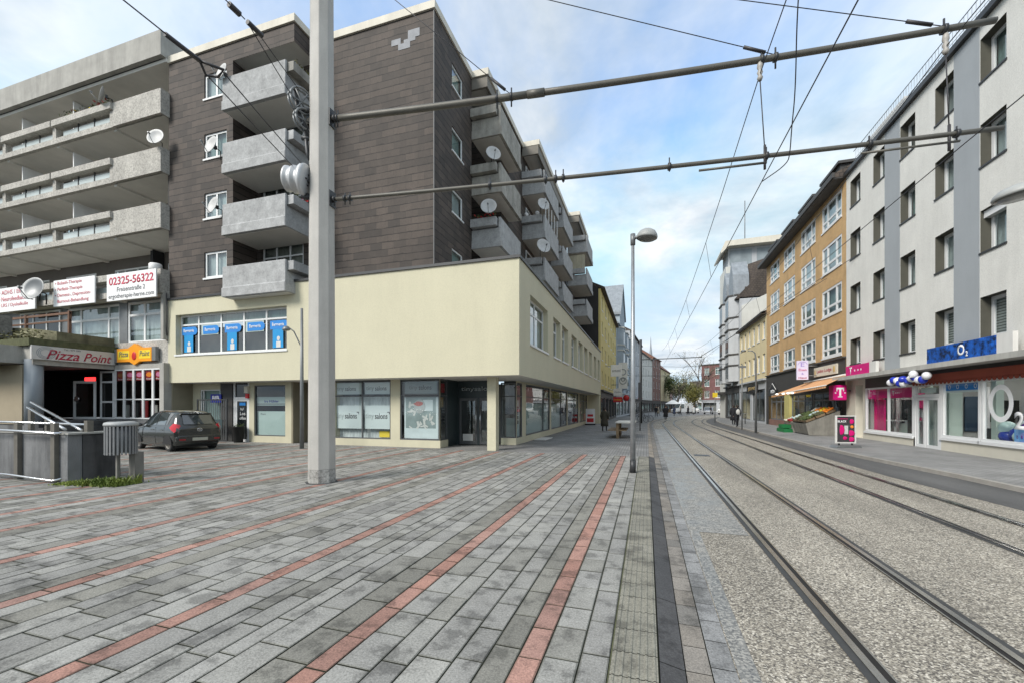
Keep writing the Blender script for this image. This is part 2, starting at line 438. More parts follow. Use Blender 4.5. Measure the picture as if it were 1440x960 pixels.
def text_mesh(body, F, u, z, d, w=None, h=.2, bold=0.0, shear=0.0, align='CENTER', thick=.004):
    """lettering on a wall: centred at (u, z), read from outside; returns bpy mesh in world coordinates"""
    cu = bpy.data.curves.new('lettering', 'FONT'); cu.body = body; cu.size = 1.0
    cu.align_x = 'LEFT'; cu.align_y = 'BOTTOM_BASELINE'; cu.offset = bold; cu.shear = shear
    cu.resolution_u = 3
    o = bpy.data.objects.new('lettering', cu); COL.objects.link(o)
    bpy.context.view_layer.update()
    me = bpy.data.meshes.new_from_object(o.evaluated_get(bpy.context.evaluated_depsgraph_get()))
    COL.objects.unlink(o); bpy.data.objects.remove(o); bpy.data.curves.remove(cu)
    xs = [v.co.x for v in me.vertices]; ys = [v.co.y for v in me.vertices]
    x0, x1, y0, y1 = min(xs), max(xs), min(ys), max(ys)
    sy = h / max(y1 - y0, 1e-4); sx = (w / max(x1 - x0, 1e-4)) if w else sy
    N = Vector((F.N[0], F.N[1], 0)); Rt = Vector((-F.N[1], F.N[0], 0))
    c = F.p(u, d, z)
    ax = {'CENTER': (x0 + x1) / 2, 'LEFT': x0, 'RIGHT': x1}[align]
    for v in me.vertices:
        v.co = c + Rt * ((v.co.x - ax) * sx) + Vector((0, 0, (v.co.y - (y0 + y1) / 2) * sy))
    bm = bmesh.new(); bm.from_mesh(me)
    bmesh.ops.remove_doubles(bm, verts=bm.verts, dist=1e-5)
    for fc in bm.faces:
        if fc.normal.dot(N) < 0: fc.normal_flip()
    ext = bmesh.ops.extrude_face_region(bm, geom=bm.faces[:])
    vs = [g for g in ext['geom'] if isinstance(g, bmesh.types.BMVert)]
    bmesh.ops.translate(bm, verts=vs, vec=N * thick)
    bm.to_mesh(me); bm.free()
    return me
def lettering(body, mt, parent, F, u, z, d, w=None, h=.2, name='lettering', **k):
    me = text_mesh(body, F, u, z, d, w, h, **k); me.materials.clear(); me.materials.append(M[mt])
    for p in me.polygons: p.material_index = 0
    o = bpy.data.objects.new(name, me); COL.objects.link(o); adopt(o, parent); return o

def window(F, parent, u0, u1, z0, z1, d=-.2, cols=(), rows=(), fw=.07, frame='white_frame', pane='glass', back='curtain', sill=None, name='window', bd=.10, fd=.06):
    """a window or glazed panel: frame + mullions (cols/rows = positions), panes, what hangs behind"""
    mb = MB()
    mb.fbox(F, u0, u0 + fw, d, d + fd, z0, z1); mb.fbox(F, u1 - fw, u1, d, d + fd, z0, z1)
    mb.fbox(F, u0 + fw, u1 - fw, d, d + fd, z0, z0 + fw); mb.fbox(F, u0 + fw, u1 - fw, d, d + fd, z1 - fw, z1)
    for c in cols: mb.fbox(F, c - fw * .55, c + fw * .55, d + .004, d + fd - .006, z0 + fw, z1 - fw)
    for r in rows:
        zr, ua, ub = r if hasattr(r, '__len__') else (r, u0, u1)
        mb.fbox(F, max(ua, u0 + fw), min(ub, u1 - fw), d + .007, d + fd - .009, zr - fw * .5, zr + fw * .5)
    w = mb.build(name, frame, parent)
    g = MB(); g.face([F.p(u0 + fw * .6, d + fd * .4, z0 + fw * .6), F.p(u1 - fw * .6, d + fd * .4, z0 + fw * .6), F.p(u1 - fw * .6, d + fd * .4, z1 - fw * .6), F.p(u0 + fw * .6, d + fd * .4, z1 - fw * .6)])
    g.build('pane', pane, w)
    if back:
        kind = back; za = z0
        if isinstance(back, tuple): kind, fr = back; za = z1 - (z1 - z0) * fr
        c = MB(); n = max(3, int((u1 - u0) / .05)) if kind.startswith('curtain') else 1
        pts = [(u0 + (u1 - u0) * i / n, d - bd + (.018 * math.sin(i * 2.1) + .01 * math.sin(i * .7) if n > 1 else 0)) for i in range(n + 1)]
        c.loft([[F.p(u, dd, za) for u, dd in pts], [F.p(u, dd, z1) for u, dd in pts]], closed=False, cap=False)
        c.build('blind' if kind == 'blind' else ('film' if kind.startswith('film') else 'curtain'), kind, w)
    if sill:
        s2 = MB(); s2.fbox(F, u0 - .04, u1 + .04, d + fd, .045, min(sill, z0 - .05), z0 - .003); s2.build('sill', frame if frame != 'grey_frame' else 'galv', w)
    return w
# ------------------------------------------------------------------ camera, light, sky
cam_d = bpy.data.cameras.new('camera'); cam = bpy.data.objects.new('camera', cam_d); COL.objects.link(cam)
cam.location = (0, 0, 1.70); cam.rotation_euler = (R(90), 0, R(17.52))
cam_d.sensor_width = 36; cam_d.sensor_fit = 'HORIZONTAL'; cam_d.lens = 14.975; cam_d.shift_y = .0625
cam_d.clip_start = .05; cam_d.clip_end = 2000
scene.camera = cam

SUN_EL, SUN_AZ = R(38), R(212)          # compass azimuth, clockwise from +Y: high in the south-south-west
sd = bpy.data.lights.new('sun', 'SUN'); sd.energy = 2.1; sd.angle = R(22); sd.color = (1, .95, .88)
sun = bpy.data.objects.new('sun', sd); COL.objects.link(sun)
dirv = Vector((math.sin(SUN_AZ) * math.cos(SUN_EL), math.cos(SUN_AZ) * math.cos(SUN_EL), math.sin(SUN_EL)))
sun.rotation_euler = dirv.to_track_quat('Z', 'Y').to_euler(); sun.location = (-20, -30, 40)

wd = bpy.data.worlds.new('World'); scene.world = wd; wd.use_nodes = True
nt = wd.node_tree; bg = nt.nodes['Background']; bg.inputs['Strength'].default_value = .12
sky = nt.nodes.new('ShaderNodeTexSky'); sky.sky_type = 'NISHITA'; sky.sun_disc = False
sky.sun_elevation = SUN_EL; sky.sun_rotation = SUN_AZ; sky.dust_density = 1.2; sky.ozone_density = 1.0
tc = nt.nodes.new('ShaderNodeTexCoord'); sx = nt.nodes.new('ShaderNodeSeparateXYZ')
nt.links.new(tc.outputs['Generated'], sx.inputs[0])
def math_(op, a, b, clamp=False):
    n = nt.nodes.new('ShaderNodeMath'); n.operation = op; n.use_clamp = clamp
    for i, v in enumerate((a, b)):
        if hasattr(v, 'is_output'): nt.links.new(v, n.inputs[i])
        else: n.inputs[i].default_value = v
    return n.outputs[0]
den = math_('ADD', math_('MAXIMUM', sx.outputs[2], 0.0), .22)
cb = nt.nodes.new('ShaderNodeCombineXYZ')
nt.links.new(math_('DIVIDE', sx.outputs[0], den), cb.inputs[0]); nt.links.new(math_('DIVIDE', sx.outputs[1], den), cb.inputs[1])
cb.inputs[2].default_value = 3.4
def wnoise(scale, detail, rough, dist=0.0):
    n = nt.nodes.new('ShaderNodeTexNoise'); n.inputs['Scale'].default_value = scale; n.inputs['Detail'].default_value = detail
    n.inputs['Roughness'].default_value = rough; n.inputs['Distortion'].default_value = dist
    nt.links.new(cb.outputs[0], n.inputs['Vector']); return n.outputs['Fac']
cover = _ramp(nt, wnoise(1.05, 7, .56, .5), [(.34, 0.0), (.60, 1.0)])
shade = _ramp(nt, wnoise(1.9, 6, .6, .3), [(.36, (2.75, 3.2, 3.7)), (.60, (4.85, 5.0, 5.1))])
mix = nt.nodes.new('ShaderNodeMix'); mix.data_type = 'RGBA'
# thin veil everywhere so that the blue stays pale
cf = math_('ADD', math_('MULTIPLY', cover, .86), .12, True)
nt.links.new(cf, mix.inputs[0]); nt.links.new(shade, mix.inputs[7])
tint = nt.nodes.new('ShaderNodeMix'); tint.data_type = 'RGBA'; tint.blend_type = 'MULTIPLY'; tint.inputs[0].default_value = 1
nt.links.new(sky.outputs[0], tint.inputs[6]); tint.inputs[7].default_value = (1.15, 1.55, 1.75, 1)
cap = nt.nodes.new('ShaderNodeMix'); cap.data_type = 'RGBA'; cap.blend_type = 'DARKEN'; cap.inputs[0].default_value = 1
nt.links.new(tint.outputs[2], cap.inputs[6]); cap.inputs[7].default_value = (2.9, 3.95, 4.75, 1)
nt.links.new(cap.outputs[2], mix.inputs[6])
nt.links.new(mix.outputs[2], bg.inputs['Color'])
vs = scene.view_settings; vs.view_transform = 'Standard'; vs.look = 'None'; vs.exposure = 0.86; vs.gamma = 1.0
scene.cycles.max_bounces = 6; scene.cycles.transparent_max_bounces = 12; scene.cycles.caustics_reflective = False; scene.cycles.caustics_refractive = False

# ------------------------------------------------------------------ ground
def ground_mat(name, kind):
    if name in MATS: return MATS[name]
    m, nt, bs, out = _nt(name); v = _obj(nt)
    if kind == 'aggregate':
        vo = nt.nodes.new('ShaderNodeTexVoronoi'); vo.inputs['Scale'].default_value = 80; nt.links.new(v, vo.inputs['Vector'])
        sp = nt.nodes.new('ShaderNodeSeparateXYZ'); nt.links.new(vo.outputs['Color'], sp.inputs[0])
        c = _ramp(nt, sp.outputs[0], [(0, (.07, .064, .056)), (.3, (.19, .17, .14)), (.55, (.30, .27, .22)), (.8, (.42, .38, .31)), (1, (.68, .63, .54))])
        f = _noise(nt, _obj(nt, (1, .25, 1)), 1.1, 4)
        c = _mul(nt, c, _ramp(nt, f, [(.3, .74), (.7, 1.16)]))
        nt.links.new(c, bs.inputs['Base Color']); bs.inputs['Roughness'].default_value = .72
        _bump(nt, vo.outputs['Distance'], bs, .5, .012)
    elif kind == 'asphalt':
        c = _mul(nt, (.085, .084, .082), _ramp(nt, _noise(nt, v, 90, 2, .8), [(.35, .55), (.65, 1.7)]))
        c = _mul(nt, c, _ramp(nt, _noise(nt, _obj(nt, (1, .2, 1)), 1.3, 5), [(.3, .75), (.7, 1.3)]))
        nt.links.new(c, bs.inputs['Base Color']); bs.inputs['Roughness'].default_value = .75
        _bump(nt, _noise(nt, v, 120, 2), bs, .4, .01)
    elif kind == 'damp':
        f = _noise(nt, _obj(nt, (1.6, 1.1, 1)), 1.4, 5, .65)
        vo = nt.nodes.new('ShaderNodeTexVoronoi'); vo.inputs['Scale'].default_value = 62; nt.links.new(v, vo.inputs['Vector'])
        sp = nt.nodes.new('ShaderNodeSeparateXYZ'); nt.links.new(vo.outputs['Color'], sp.inputs[0])
        c = _ramp(nt, sp.outputs[0], [(0, (.10, .10, .098)), (.5, (.20, .195, .18)), (1, (.36, .345, .31))])
        c = _mul(nt, c, _ramp(nt, f, [(.3, .8), (.7, 1.35)]))
        nt.links.new(c, bs.inputs['Base Color'])
        nt.links.new(_ramp(nt, f, [(.40, .34), (.60, .7)]), bs.inputs['Roughness'])
        _bump(nt, _noise(nt, v, 110, 2), bs, .15, .006)
    MATS[name] = m; return m
def pavers(name, c1, c2, mortar, bw, bh, rot=0.0, var=.25, msize=.008):
    m, nt, bs, out = _nt(name); bs.inputs['Roughness'].default_value = .8
    tcn = nt.nodes.new('ShaderNodeTexCoord'); mp = nt.nodes.new('ShaderNodeMapping'); mp.inputs['Rotation'].default_value = (0, 0, rot)
    nt.links.new(tcn.outputs['Object'], mp.inputs['Vector'])
    br = nt.nodes.new('ShaderNodeTexBrick'); br.inputs['Scale'].default_value = 1
    br.inputs['Brick Width'].default_value = bw; br.inputs['Row Height'].default_value = bh; br.inputs['Mortar Size'].default_value = msize
    br.inputs['Color1'].default_value = (*c1, 1); br.inputs['Color2'].default_value = (*c2, 1); br.inputs['Mortar'].default_value = (*mortar, 1)
    nt.links.new(mp.outputs['Vector'], br.inputs['Vector'])
    c = _mul(nt, br.outputs['Color'], _ramp(nt, _noise(nt, tcn.outputs['Object'], .9, 5, .65), [(.3, 1 - var), (.7, 1 + var)]))
    c = _mul(nt, c, _ramp(nt, _noise(nt, tcn.outputs['Object'], 40, 2, .8), [(.35, .85), (.65, 1.15)]))
    nt.links.new(c, bs.inputs['Base Color'])
    MATS[name] = m; return m
def slab_mat(name, rough=.8):
    """paving slabs: colour of each slab from its own attribute, then blotchy wear"""
    m, nt, bs, out = _nt(name); bs.inputs['Roughness'].default_value = rough
    at = nt.nodes.new('ShaderNodeAttribute'); at.attribute_name = 'slab_colour'
    v = _obj(nt)
    c = _mul(nt, at.outputs['Color'], _ramp(nt, _noise(nt, v, 3.4, 6, .68), [(.40, .58), (.475, .96), (.64, 1.13)]))
    c = _mul(nt, c, _ramp(nt, _noise(nt, v, 62, 3, .85), [(.33, .62), (.67, 1.36)]))
    c = _mul(nt, c, _ramp(nt, _noise(nt, v, .45, 3), [(.3, .86), (.7, 1.1)]))
    # trodden chewing gum: sparse pale round spots
    vo = nt.nodes.new('ShaderNodeTexVoronoi'); vo.inputs['Scale'].default_value = 2.6; nt.links.new(v, vo.inputs['Vector'])
    sp = nt.nodes.new('ShaderNodeSeparateXYZ'); nt.links.new(vo.outputs['Color'], sp.inputs[0])
    ms = nt.nodes.new('ShaderNodeMath'); ms.operation = 'MULTIPLY'; ms.inputs[1].default_value = .055; nt.links.new(sp.outputs[0], ms.inputs[0])
    lt = nt.nodes.new('ShaderNodeMath'); lt.operation = 'LESS_THAN'; nt.links.new(vo.outputs['Distance'], lt.inputs[0]); nt.links.new(ms.outputs[0], lt.inputs[1])
    fm = nt.nodes.new('ShaderNodeMath'); fm.operation = 'MULTIPLY'; fm.inputs[1].default_value = .45; nt.links.new(lt.outputs[0], fm.inputs[0])
    gm = nt.nodes.new('ShaderNodeMix'); gm.data_type = 'RGBA'; nt.links.new(fm.outputs[0], gm.inputs[0]); nt.links.new(c, gm.inputs[6]); gm.inputs[7].default_value = (.46, .45, .42, 1); c = gm.outputs[2]
    nt.links.new(c, bs.inputs['Base Color'])
    _bump(nt, _noise(nt, v, 110, 3), bs, .25, .006)
    MATS[name] = m; return m
def colour_faces(o, cols):
    me = o.data
    a = me.color_attributes.new('slab_colour', 'FLOAT_COLOR', 'CORNER')
    buf = []
    for p, c in zip(me.polygons, cols): buf += [c[0], c[1], c[2], 1.0] * p.loop_total
    a.data.foreach_set('color', buf)
def raw_mesh(name, verts, faces, mt):
    me = bpy.data.meshes.new(name); me.from_pydata(verts, [], faces); me.materials.append(mt); me.update()
    o = bpy.data.objects.new(name, me); COL.objects.link(o); return o

def xoff(y): return 0.0 if y < 40 else (y - 40) ** 2 / 220.0
def ysteps(y0, y1):
    ys = [y0]; y = y0
    while y < y1 - 1e-6:
        y = min(y1, y + (4.0 if y < 36 else 2.5)); ys.append(y)
    return ys
def strip(mb, xa, xb, y0, y1, za, zb=None, m=0):
    zb = za if zb is None else zb
    fa = xa if callable(xa) else (lambda y: xa); fb = xb if callable(xb) else (lambda y: xb)
    ys = ysteps(y0, y1)
    mb.loft([[(fa(y) + xoff(y), y, za) for y in ys], [(fb(y) + xoff(y), y, zb) for y in ys]], m, False, False, False)

g = MB(); g.face([(-400, -60, -.14), (400, -60, -.14), (400, 700, -.14), (-400, 700, -.14)]); struct('ground', g, ground_mat('asphalt', 'asphalt'))
g = MB(); g.face([(-60, -8, -.010), (.08, -8, -.010), (.08, 15.0, -.010), (-60, 15.0, -.010)]); struct('plaza_bed', g, mat('joint_sand', (.028, .032, .018), .95, .5, 1.2))

# plaza slabs: rows run along the street, every so often a red row
reds = [-.75, -2.04, -3.56, -5.25, -6.72, -8.40, -9.65, -11.2, -12.75, -14.2, -15.8, -17.3, -18.8, -20.4, -21.9, -23.4]
GREYS = [(.282, .277, .258), (.268, .263, .246), (.292, .287, .266), (.276, .271, .25), (.256, .251, .236)]
DARKS = [(.20, .194, .17), (.215, .208, .182)]
rows = []                                                # (x0, x1, kind)
x = -.235
for rx in reds:
    ra, rb = rx + .085, rx - .085
    span = x - ra
    n = max(1, round(span / random.choice((.235, .27))))
    ws = [random.choice((.75, 1, 1, 1.25)) for _ in range(n)]; sw = sum(ws)
    dk = random.randrange(n) if n > 2 else -1
    for i, w_ in enumerate(ws):
        wd_ = span * w_ / sw; rows.append((x - wd_, x, 'dark' if i == dk else 'grey')); x -= wd_
    rows.append((rb, ra, 'red')); x = rb
vv, ff, cc = [], [], []
J = .006
for xa, xb, kd in rows:
    y = -1.5 - random.random() * .5
    mean = .40 if kd == 'red' else random.choice((.42, .5, .58))
    rowt = random.uniform(.92, 1.06)
    y_end = 15.0
    while y < y_end:
        L = mean * random.choice((.8, 1, 1, 1.2)); y2 = min(y + L, y_end)
        i = len(vv); dz = random.uniform(-.0015, .0015); ta, tb = random.uniform(-.0012, .0012), random.uniform(-.0012, .0012); e_ = random.uniform(.005, .009); q_ = .004
        vv += [(xa + J - .001, y + J - .001, dz - q_), (xb - J + .001, y + J - .001, dz - q_), (xb - J + .001, y2 - J + .001, dz - q_), (xa + J - .001, y2 - J + .001, dz - q_),
               (xa + J + e_, y + J + e_, dz - ta - tb), (xb - J - e_, y + J + e_, dz + ta - tb), (xb - J - e_, y2 - J - e_, dz + ta + tb), (xa + J + e_, y2 - J - e_, dz - ta + tb)]
        ff += [(i + 4, i + 5, i + 6, i + 7), (i, i + 1, i + 5, i + 4), (i + 1, i + 2, i + 6, i + 5), (i + 2, i + 3, i + 7, i + 6), (i + 3, i, i + 4, i + 7)]
        t = random.uniform(.88, 1.1) * rowt
        if kd == 'red': b = random.choice([(.34, .185, .145), (.31, .175, .14), (.36, .205, .165), (.33, .195, .16)])
        elif kd == 'dark': b = random.choice(DARKS)
        else:
            b = random.choice(GREYS)
            if random.random() < .10: b = (.225, .22, .198)
        cc += [(b[0] * t, b[1] * t, b[2] * t)] + [(b[0] * t * .62, b[1] * t * .63, b[2] * t * .60)] * 4; y = y2
o = raw_mesh('plaza_paving', vv, ff, slab_mat('plaza_slab')); colour_faces(o, cc); o['kind'] = 'structure'

# ribbed guiding strip beside the kerb
vv, ff, cc = [], [], []
y = -2.0
while y < 15.0:
    L = random.choice((.28, .30, .30, .32)); b = random.choice([(.235, .225, .185), (.22, .212, .175), (.25, .24, .20), (.205, .198, .165)])
    base = [(-.225, 0.0)]
    for k in range(6):
        xr = -.205 + k * .051
        base += [(xr - .012, 0.0), (xr - .006, .006), (xr + .006, .006), (xr + .012, 0.0)]
    base.append((.072, 0.0))
    ya, yb = y + .004, min(y + L, 15.0) - .004
    for p, q in zip(base, base[1:]):
        i = len(vv); vv += [(p[0], ya, p[1]), (q[0], ya, q[1]), (q[0], yb, q[1]), (p[0], yb, p[1])]; ff.append((i, i + 1, i + 2, i + 3)); cc.append(b)
    y += L
o = raw_mesh('guiding_strip', vv, ff, MATS['plaza_slab']); colour_faces(o, cc); o['kind'] = 'structure'
mo = MB(); mo.face([(-.2345, -2, -.003), (-.226, -2, -.003), (-.226, 15, -.003), (-.2345, 15, -.003)]); o = mo.build('joint_moss', 'moss'); o['kind'] = 'stuff'; o['label'] = 'green moss growing in the joint beside the ribbed strip'
# dark kerb, two rows of gutter setts
vv, ff, cc = [], [], []
def slab_row(xa, xb, za, zb, y0, y1, ln, cols, gap=.004):
    y = y0
    while y < y1:
        L = ln * random.choice((.9, 1, 1, 1.1)); i = len(vv); y2 = min(y + L, y1)
        o0, o1 = xoff(y), xoff(y2)
        vv.extend([(xa + o0 + gap, y + gap, za), (xb + o0 - gap, y + gap, zb), (xb + o1 - gap, y2 - gap, zb), (xa + o1 + gap, y2 - gap, za)]); ff.append((i, i + 1, i + 2, i + 3))
        b = random.choice(cols); t = random.uniform(.9, 1.1); cc.append(tuple(k * t for k in b)); y += L
slab_row(.08, .245, 0.0, -.035, -2, 15.0, 1.0, [(.058, .058, .06), (.066, .065, .066)])
slab_row(.08, .245, 0.0, -.035, 15.0, 95, 1.0, [(.30, .26, .21), (.27, .24, .20)])
slab_row(.245, .41, -.047, -.05, -2, 95, .32, [(.20, .18, .155), (.23, .21, .185), (.175, .165, .15)])
slab_row(.41, .57, -.05, -.053, -2, 95, .32, [(.225, .225, .222), (.25, .25, .247), (.205, .205, .2)])
o = raw_mesh('kerb', vv, ff, MATS['plaza_slab']); colour_faces(o, cc); o['kind'] = 'structure'
g = MB(); strip(g, .08, .60, -2, 95, -.062); struct('kerb_bed', g, MATS['joint_sand'])

g = MB(); strip(g, .56, lambda y: 6.05 if y < 9 else max(5.72, 6.05 - .075 * (y - 9)), -3, 95, -.058)
struct('road', g, ground_mat('aggregate', 'aggregate'))
g = MB(); strip(g, .575, 1.325, 6.45, 34, -.0535); strip(g, .575, .70, -3, 6.45, -.0535); struct('road_patch', g, ground_mat('damp', 'damp'))
g = MB(); strip(g, lambda y: 6.05 if y < 9 else max(5.72, 6.05 - .075 * (y - 9)), 7.45, -3, 95, -.054); struct('service_lane', g, MATS['asphalt'])
kx = lambda y: 7.35 if y < 11 else max(6.75, 7.35 - .09 * (y - 11))
g = MB(); strip(g, kx, lambda y: kx(y) + .14, -3, 95, .045); strip(g, kx, kx, -3, 95, -.06, .045); struct('kerb_stone', g, mat('pale_kerb_stone', (.33, .31, .28), .85, .2, 3))
g = MB(); strip(g, lambda y: kx(y) + .135, 10.9, -3, 95, .041, .085); struct('pavement', g, pavers('grey_pavers', (.25, .247, .24), (.275, .272, .264), (.10, .10, .10), .20, .10, .0))
g = MB(); strip(g, -9.0, .08, 15.0, 95, -.002); struct('pavement', g, pavers('dark_pavers', (.20, .198, .192), (.23, .227, .22), (.10, .10, .097), .20, .10, R(90), .3))
g = MB(); g.face([(-22, 15.0, -.002), (-9, 15.0, -.002), (-9, 18, -.002), (-22, 18, -.002)]); struct('pavement', g, MATS['grey_pavers'])
g = MB(); g.face([(-30, 88, -.05), (60, 88, -.05), (60, 240, -.05), (-30, 240, -.05)]); struct('market_square', g, pavers('square_pavers', (.25, .245, .24), (.28, .275, .27), (.16, .16, .15), .4, .2, .1))

# grooved tram rails
def rail(x0, flip, label):
    s = -1 if flip else 1
    mb = MB(); y1 = 92
    strip(mb, x0 - .085, x0 + .085, -3, y1, -.0500, m=2)                         # sealing strips
    strip(mb, x0 - .026 * s, x0 + .026 * s, -3, y1, -.0425, m=0)                   # running head
    strip(mb, x0 + .026 * s, x0 + .074 * s, -3, y1, -.0465, m=1)                  # groove
    strip(mb, x0 + .072 * s, x0 + .088 * s, -3, y1, -.0435, m=0)                  # lip
    o = mb.build('tram_rail', ['rail_steel', 'groove', mat('rail_sealing', (.05, .05, .049), .7, .3, 5)])
    tag(o, label, 'rail', 'grooved tram rails')
rail(1.43, False, 'shiny grooved tram rail nearest the plaza kerb')
rail(2.45, True, 'grooved tram rail second from the plaza kerb')
rail(4.27, False, 'grooved tram rail third from the plaza kerb')
rail(5.28, True, 'grooved tram rail farthest from the plaza kerb, by the tan road edge')
mh = MB(); mh.box(1.62, 2.12, 16.2, 16.7, -.057, -.05); tag(mh.build('manhole_cover', 'dark_metal'), 'small square dark manhole cover set between the near tram rails', 'manhole')
# ================================================================== dark shingled block on the beige podium
ap = thing('apartment_building', 'dark shingled apartment block with grey balconies, standing on a beige two storey shop podium', 'building', (-13, 20, 0))
PY, PX = 14.4, -4.28
FS, FE = south(PY), east(PX)
# --- podium: upper floor box
side_holes = [(15.9, 19.0), (20.2, 21.95), (22.45, 24.25), (25.4, 27.5), (28.15, 30.1), (30.85, 32.75), (33.6, 35.4), (36.9, 38.6), (39.8, 41.4)]
mb = MB()
mb.wall(FS, -14.3, PX, 2.79, 6.9, m=0)
mb.wall(FS, -21.7, -14.3, 2.79, 6.67, [(-21.2, -14.6, 4.1, 5.95)], .32)
mb.wall(FE, PY, 42.4, 2.79, 6.9, [(a, b, 4.08, 5.98) for a, b in side_holes], .30)
mb.face([(-14.3, PY, 6.67), (-14.3, 16, 6.67), (-14.3, 16, 6.9), (-14.3, PY, 6.9)])
mb.face([(-21.7, PY, 2.79), (-21.7, 16, 2.79), (-21.7, 16, 6.67), (-21.7, PY, 6.67)])
mb.face([(PX, 42.4, 2.79), (-8, 42.4, 2.79), (-8, 42.4, 6.9), (PX, 42.4, 6.9)])
mb.build('podium_wall', 'beige', ap)
mb = MB()
mb.face([(-21.7, PY, 2.79), (PX, PY, 2.79), (PX, 42.4, 2.79), (-5.6, 42.4, 2.79), (-5.6, 18, 2.79), (-21.7, 18, 2.79)])
mb.build('podium_soffit', 'soffit', ap)
mb = MB()
mb.fbox(FS, -14.35, PX + .05, -.22, .06, 6.9, 7.0); mb.fbox(FS, -21.72, -14.3, -.22, .06, 6.67, 6.76)
mb.fbox(FE, PY + .222, 42.42, -.22, .055, 6.9, 7.0)
mb.build('parapet_coping', 'dark_metal', ap)
mb = MB(); mb.face([(-21.7, PY + .02, 6.6), (PX - .02, PY + .02, 6.6), (PX - .02, 42.4, 6.6), (-21.7, 42.4, 6.6)]); mb.build('podium_roof', 'gravel', ap)
# --- podium windows
w = window(FS, ap, -21.2, -14.6, 4.1, 5.95, -.30, (-20.05, -18.64, -17.27, -15.97), (5.50,), .075, back=('curtain_green', .24), sill=4.02)
bb = MB(); bb.fbox(FS, -21.2, -14.6, -.75, -.7, 4.1, 5.4); bb.build('back_panel', 'room_dark', w)
for i, (a, b) in enumerate(side_holes):
    wide = i == 0
    window(FE, ap, a, b, 4.08, 5.98, -.28, ((a + b) / 2,), (5.42,), .08, back=random.choice(['curtain', 'curtain_green']) if i % 3 else 'curtain', sill=4.0)
# insurance posters in the plaza window
post = [(-20.66, 1, 'leftmost blue poster with a banner tail in the podium window above the gate'), (-19.3, 0, 'blue poster in the second pane from the left of the podium window, no banner tail'), (-17.95, 1, 'blue banner poster in the middle pane of the podium window'), (-16.6, 0, 'blue poster in the fourth pane from the left of the podium window, no banner tail'), (-15.3, 1, 'rightmost blue poster with a banner tail in the podium window, behind the slim lamp')]
for cx, tail, lb in post:
    p = thing('window_poster', lb, 'poster', (cx, PY + .24, 4.5), 'blue posters in the podium window')
    mb = MB()
    mb.fbox(FS, cx - .44, cx + .36, -.227, -.222, 5.02, 5.40)
    mb.plate(FS, [(cx + .36 + .19 * math.sin(t * math.pi / 8), 5.21 + .19 * math.cos(t * math.pi / 8)) for t in range(9)], -.227, -.222)
    mb.build('panel', 'sky_blue', p)
    lettering('Barmenia', 'white', p, FS, cx, 5.23, -.221, .66, .15, bold=.012)
    if tail:
        mb = MB(); mb.fbox(FS, cx - .30, cx + .28, -.229, -.224, 4.22, 5.018); mb.build('banner_tail', plain('banner_blue', (.01, .27, .60), .4), p)
        mb = MB(); mb.ball(FS.p(cx + .02, -.222, 4.62), .09, .006, .10); mb.fbox(FS, cx - .1, cx + .14, -.2235, -.218, 4.24, 4.5); mb.build('printed_figure', 'cloth_white', p)
    else:
        mb = MB(); mb.fbox(FS, cx - .56, cx + .5, -.24, -.236, 4.98, 5.45); mb.build('film', 'film', p)
# --- ground floor under the podium, plaza side
G = south(15.45)
mb = MB()
mb.wall(G, -21.6, -19.66, 0, 2.79, [(-21.07, -19.48, .3, 2.5)], .12)
mb.wall(G, -17.9, -15.4, 0, 2.79, [(-17.6, -15.75, .3, 2.66)], .12)
mb.wall(G, -13.85, -13.3, 0, 2.79)
mb.box(-13.3, -13.0, 15.452, 16, 0, 2.79)
mb.wall(G, -13.3, -7.93, 0, 2.79, [(-13.26, -10.2, .3, 2.79), (-9.75, -7.93, .3, 2.79)], .1)
mb.fbox(G, -7.93, -7.9, -.72, 0, 0, .3); 
mb.wall(east(-7.93), 15.45, 16.15, 0, .3)
mb.build_each('ground_floor_wall', 'beige_dark', ap)
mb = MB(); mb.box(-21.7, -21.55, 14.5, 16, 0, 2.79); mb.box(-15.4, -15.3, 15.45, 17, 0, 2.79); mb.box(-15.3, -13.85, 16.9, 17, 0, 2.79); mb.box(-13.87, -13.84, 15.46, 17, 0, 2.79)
mb.build_each('passage_wall', mat('passage_wall', (.24, .215, .155), .9, .2, 1), ap)  # darker beige, shade of the recess put into the colour
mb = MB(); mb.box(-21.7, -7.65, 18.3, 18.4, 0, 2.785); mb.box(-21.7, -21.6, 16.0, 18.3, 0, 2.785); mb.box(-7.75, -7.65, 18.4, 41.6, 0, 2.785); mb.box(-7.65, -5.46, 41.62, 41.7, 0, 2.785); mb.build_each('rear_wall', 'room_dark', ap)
mb = MB(); mb.box(-19.65, -18.9, 15.4, 15.9, 0, 2.79); mb.build('entrance_pillar', 'anthracite', ap)
w = window(G, ap, -21.07, -19.48, .3, 2.5, -.1, (-21.0 + .12,), (), .06, back=('film', .98), bd=.05)
w = window(G, ap, -17.6, -15.75, .3, 2.66, -.1, (), (), .045, 'grey_frame', 'shop_glass', None)
for za, zb in ((.32, 1.45), (1.72, 2.12)):
    f = MB(); f.fbox(G, -17.57, -15.78, -.16, -.15, za, zb); f.build('film', 'film', w)
f = MB(); f.fbox(G, -17.57, -15.78, -.149, -.146, 1.765, 1.79); f.fbox(G, -17.57, -15.78, -.149, -.146, 1.80, 1.815); f.build('printed_line', 'text_grey', w)
lettering('Ira Hübler', 'blue', w, G, -16.7, 1.92, -.149, .85, .12, bold=.02)
lettering('Praxis', 'text_grey', w, G, -17.2, 1.32, -.149, .3, .07)
b_ = MB(); b_.fbox(G, -17.6, -15.7, -1.6, -1.55, 0, 2.7); b_.fbox(G, -17.0, -16.75, -1.0, -.9, .3, 2.6); b_.build('room', 'room_dark', w)
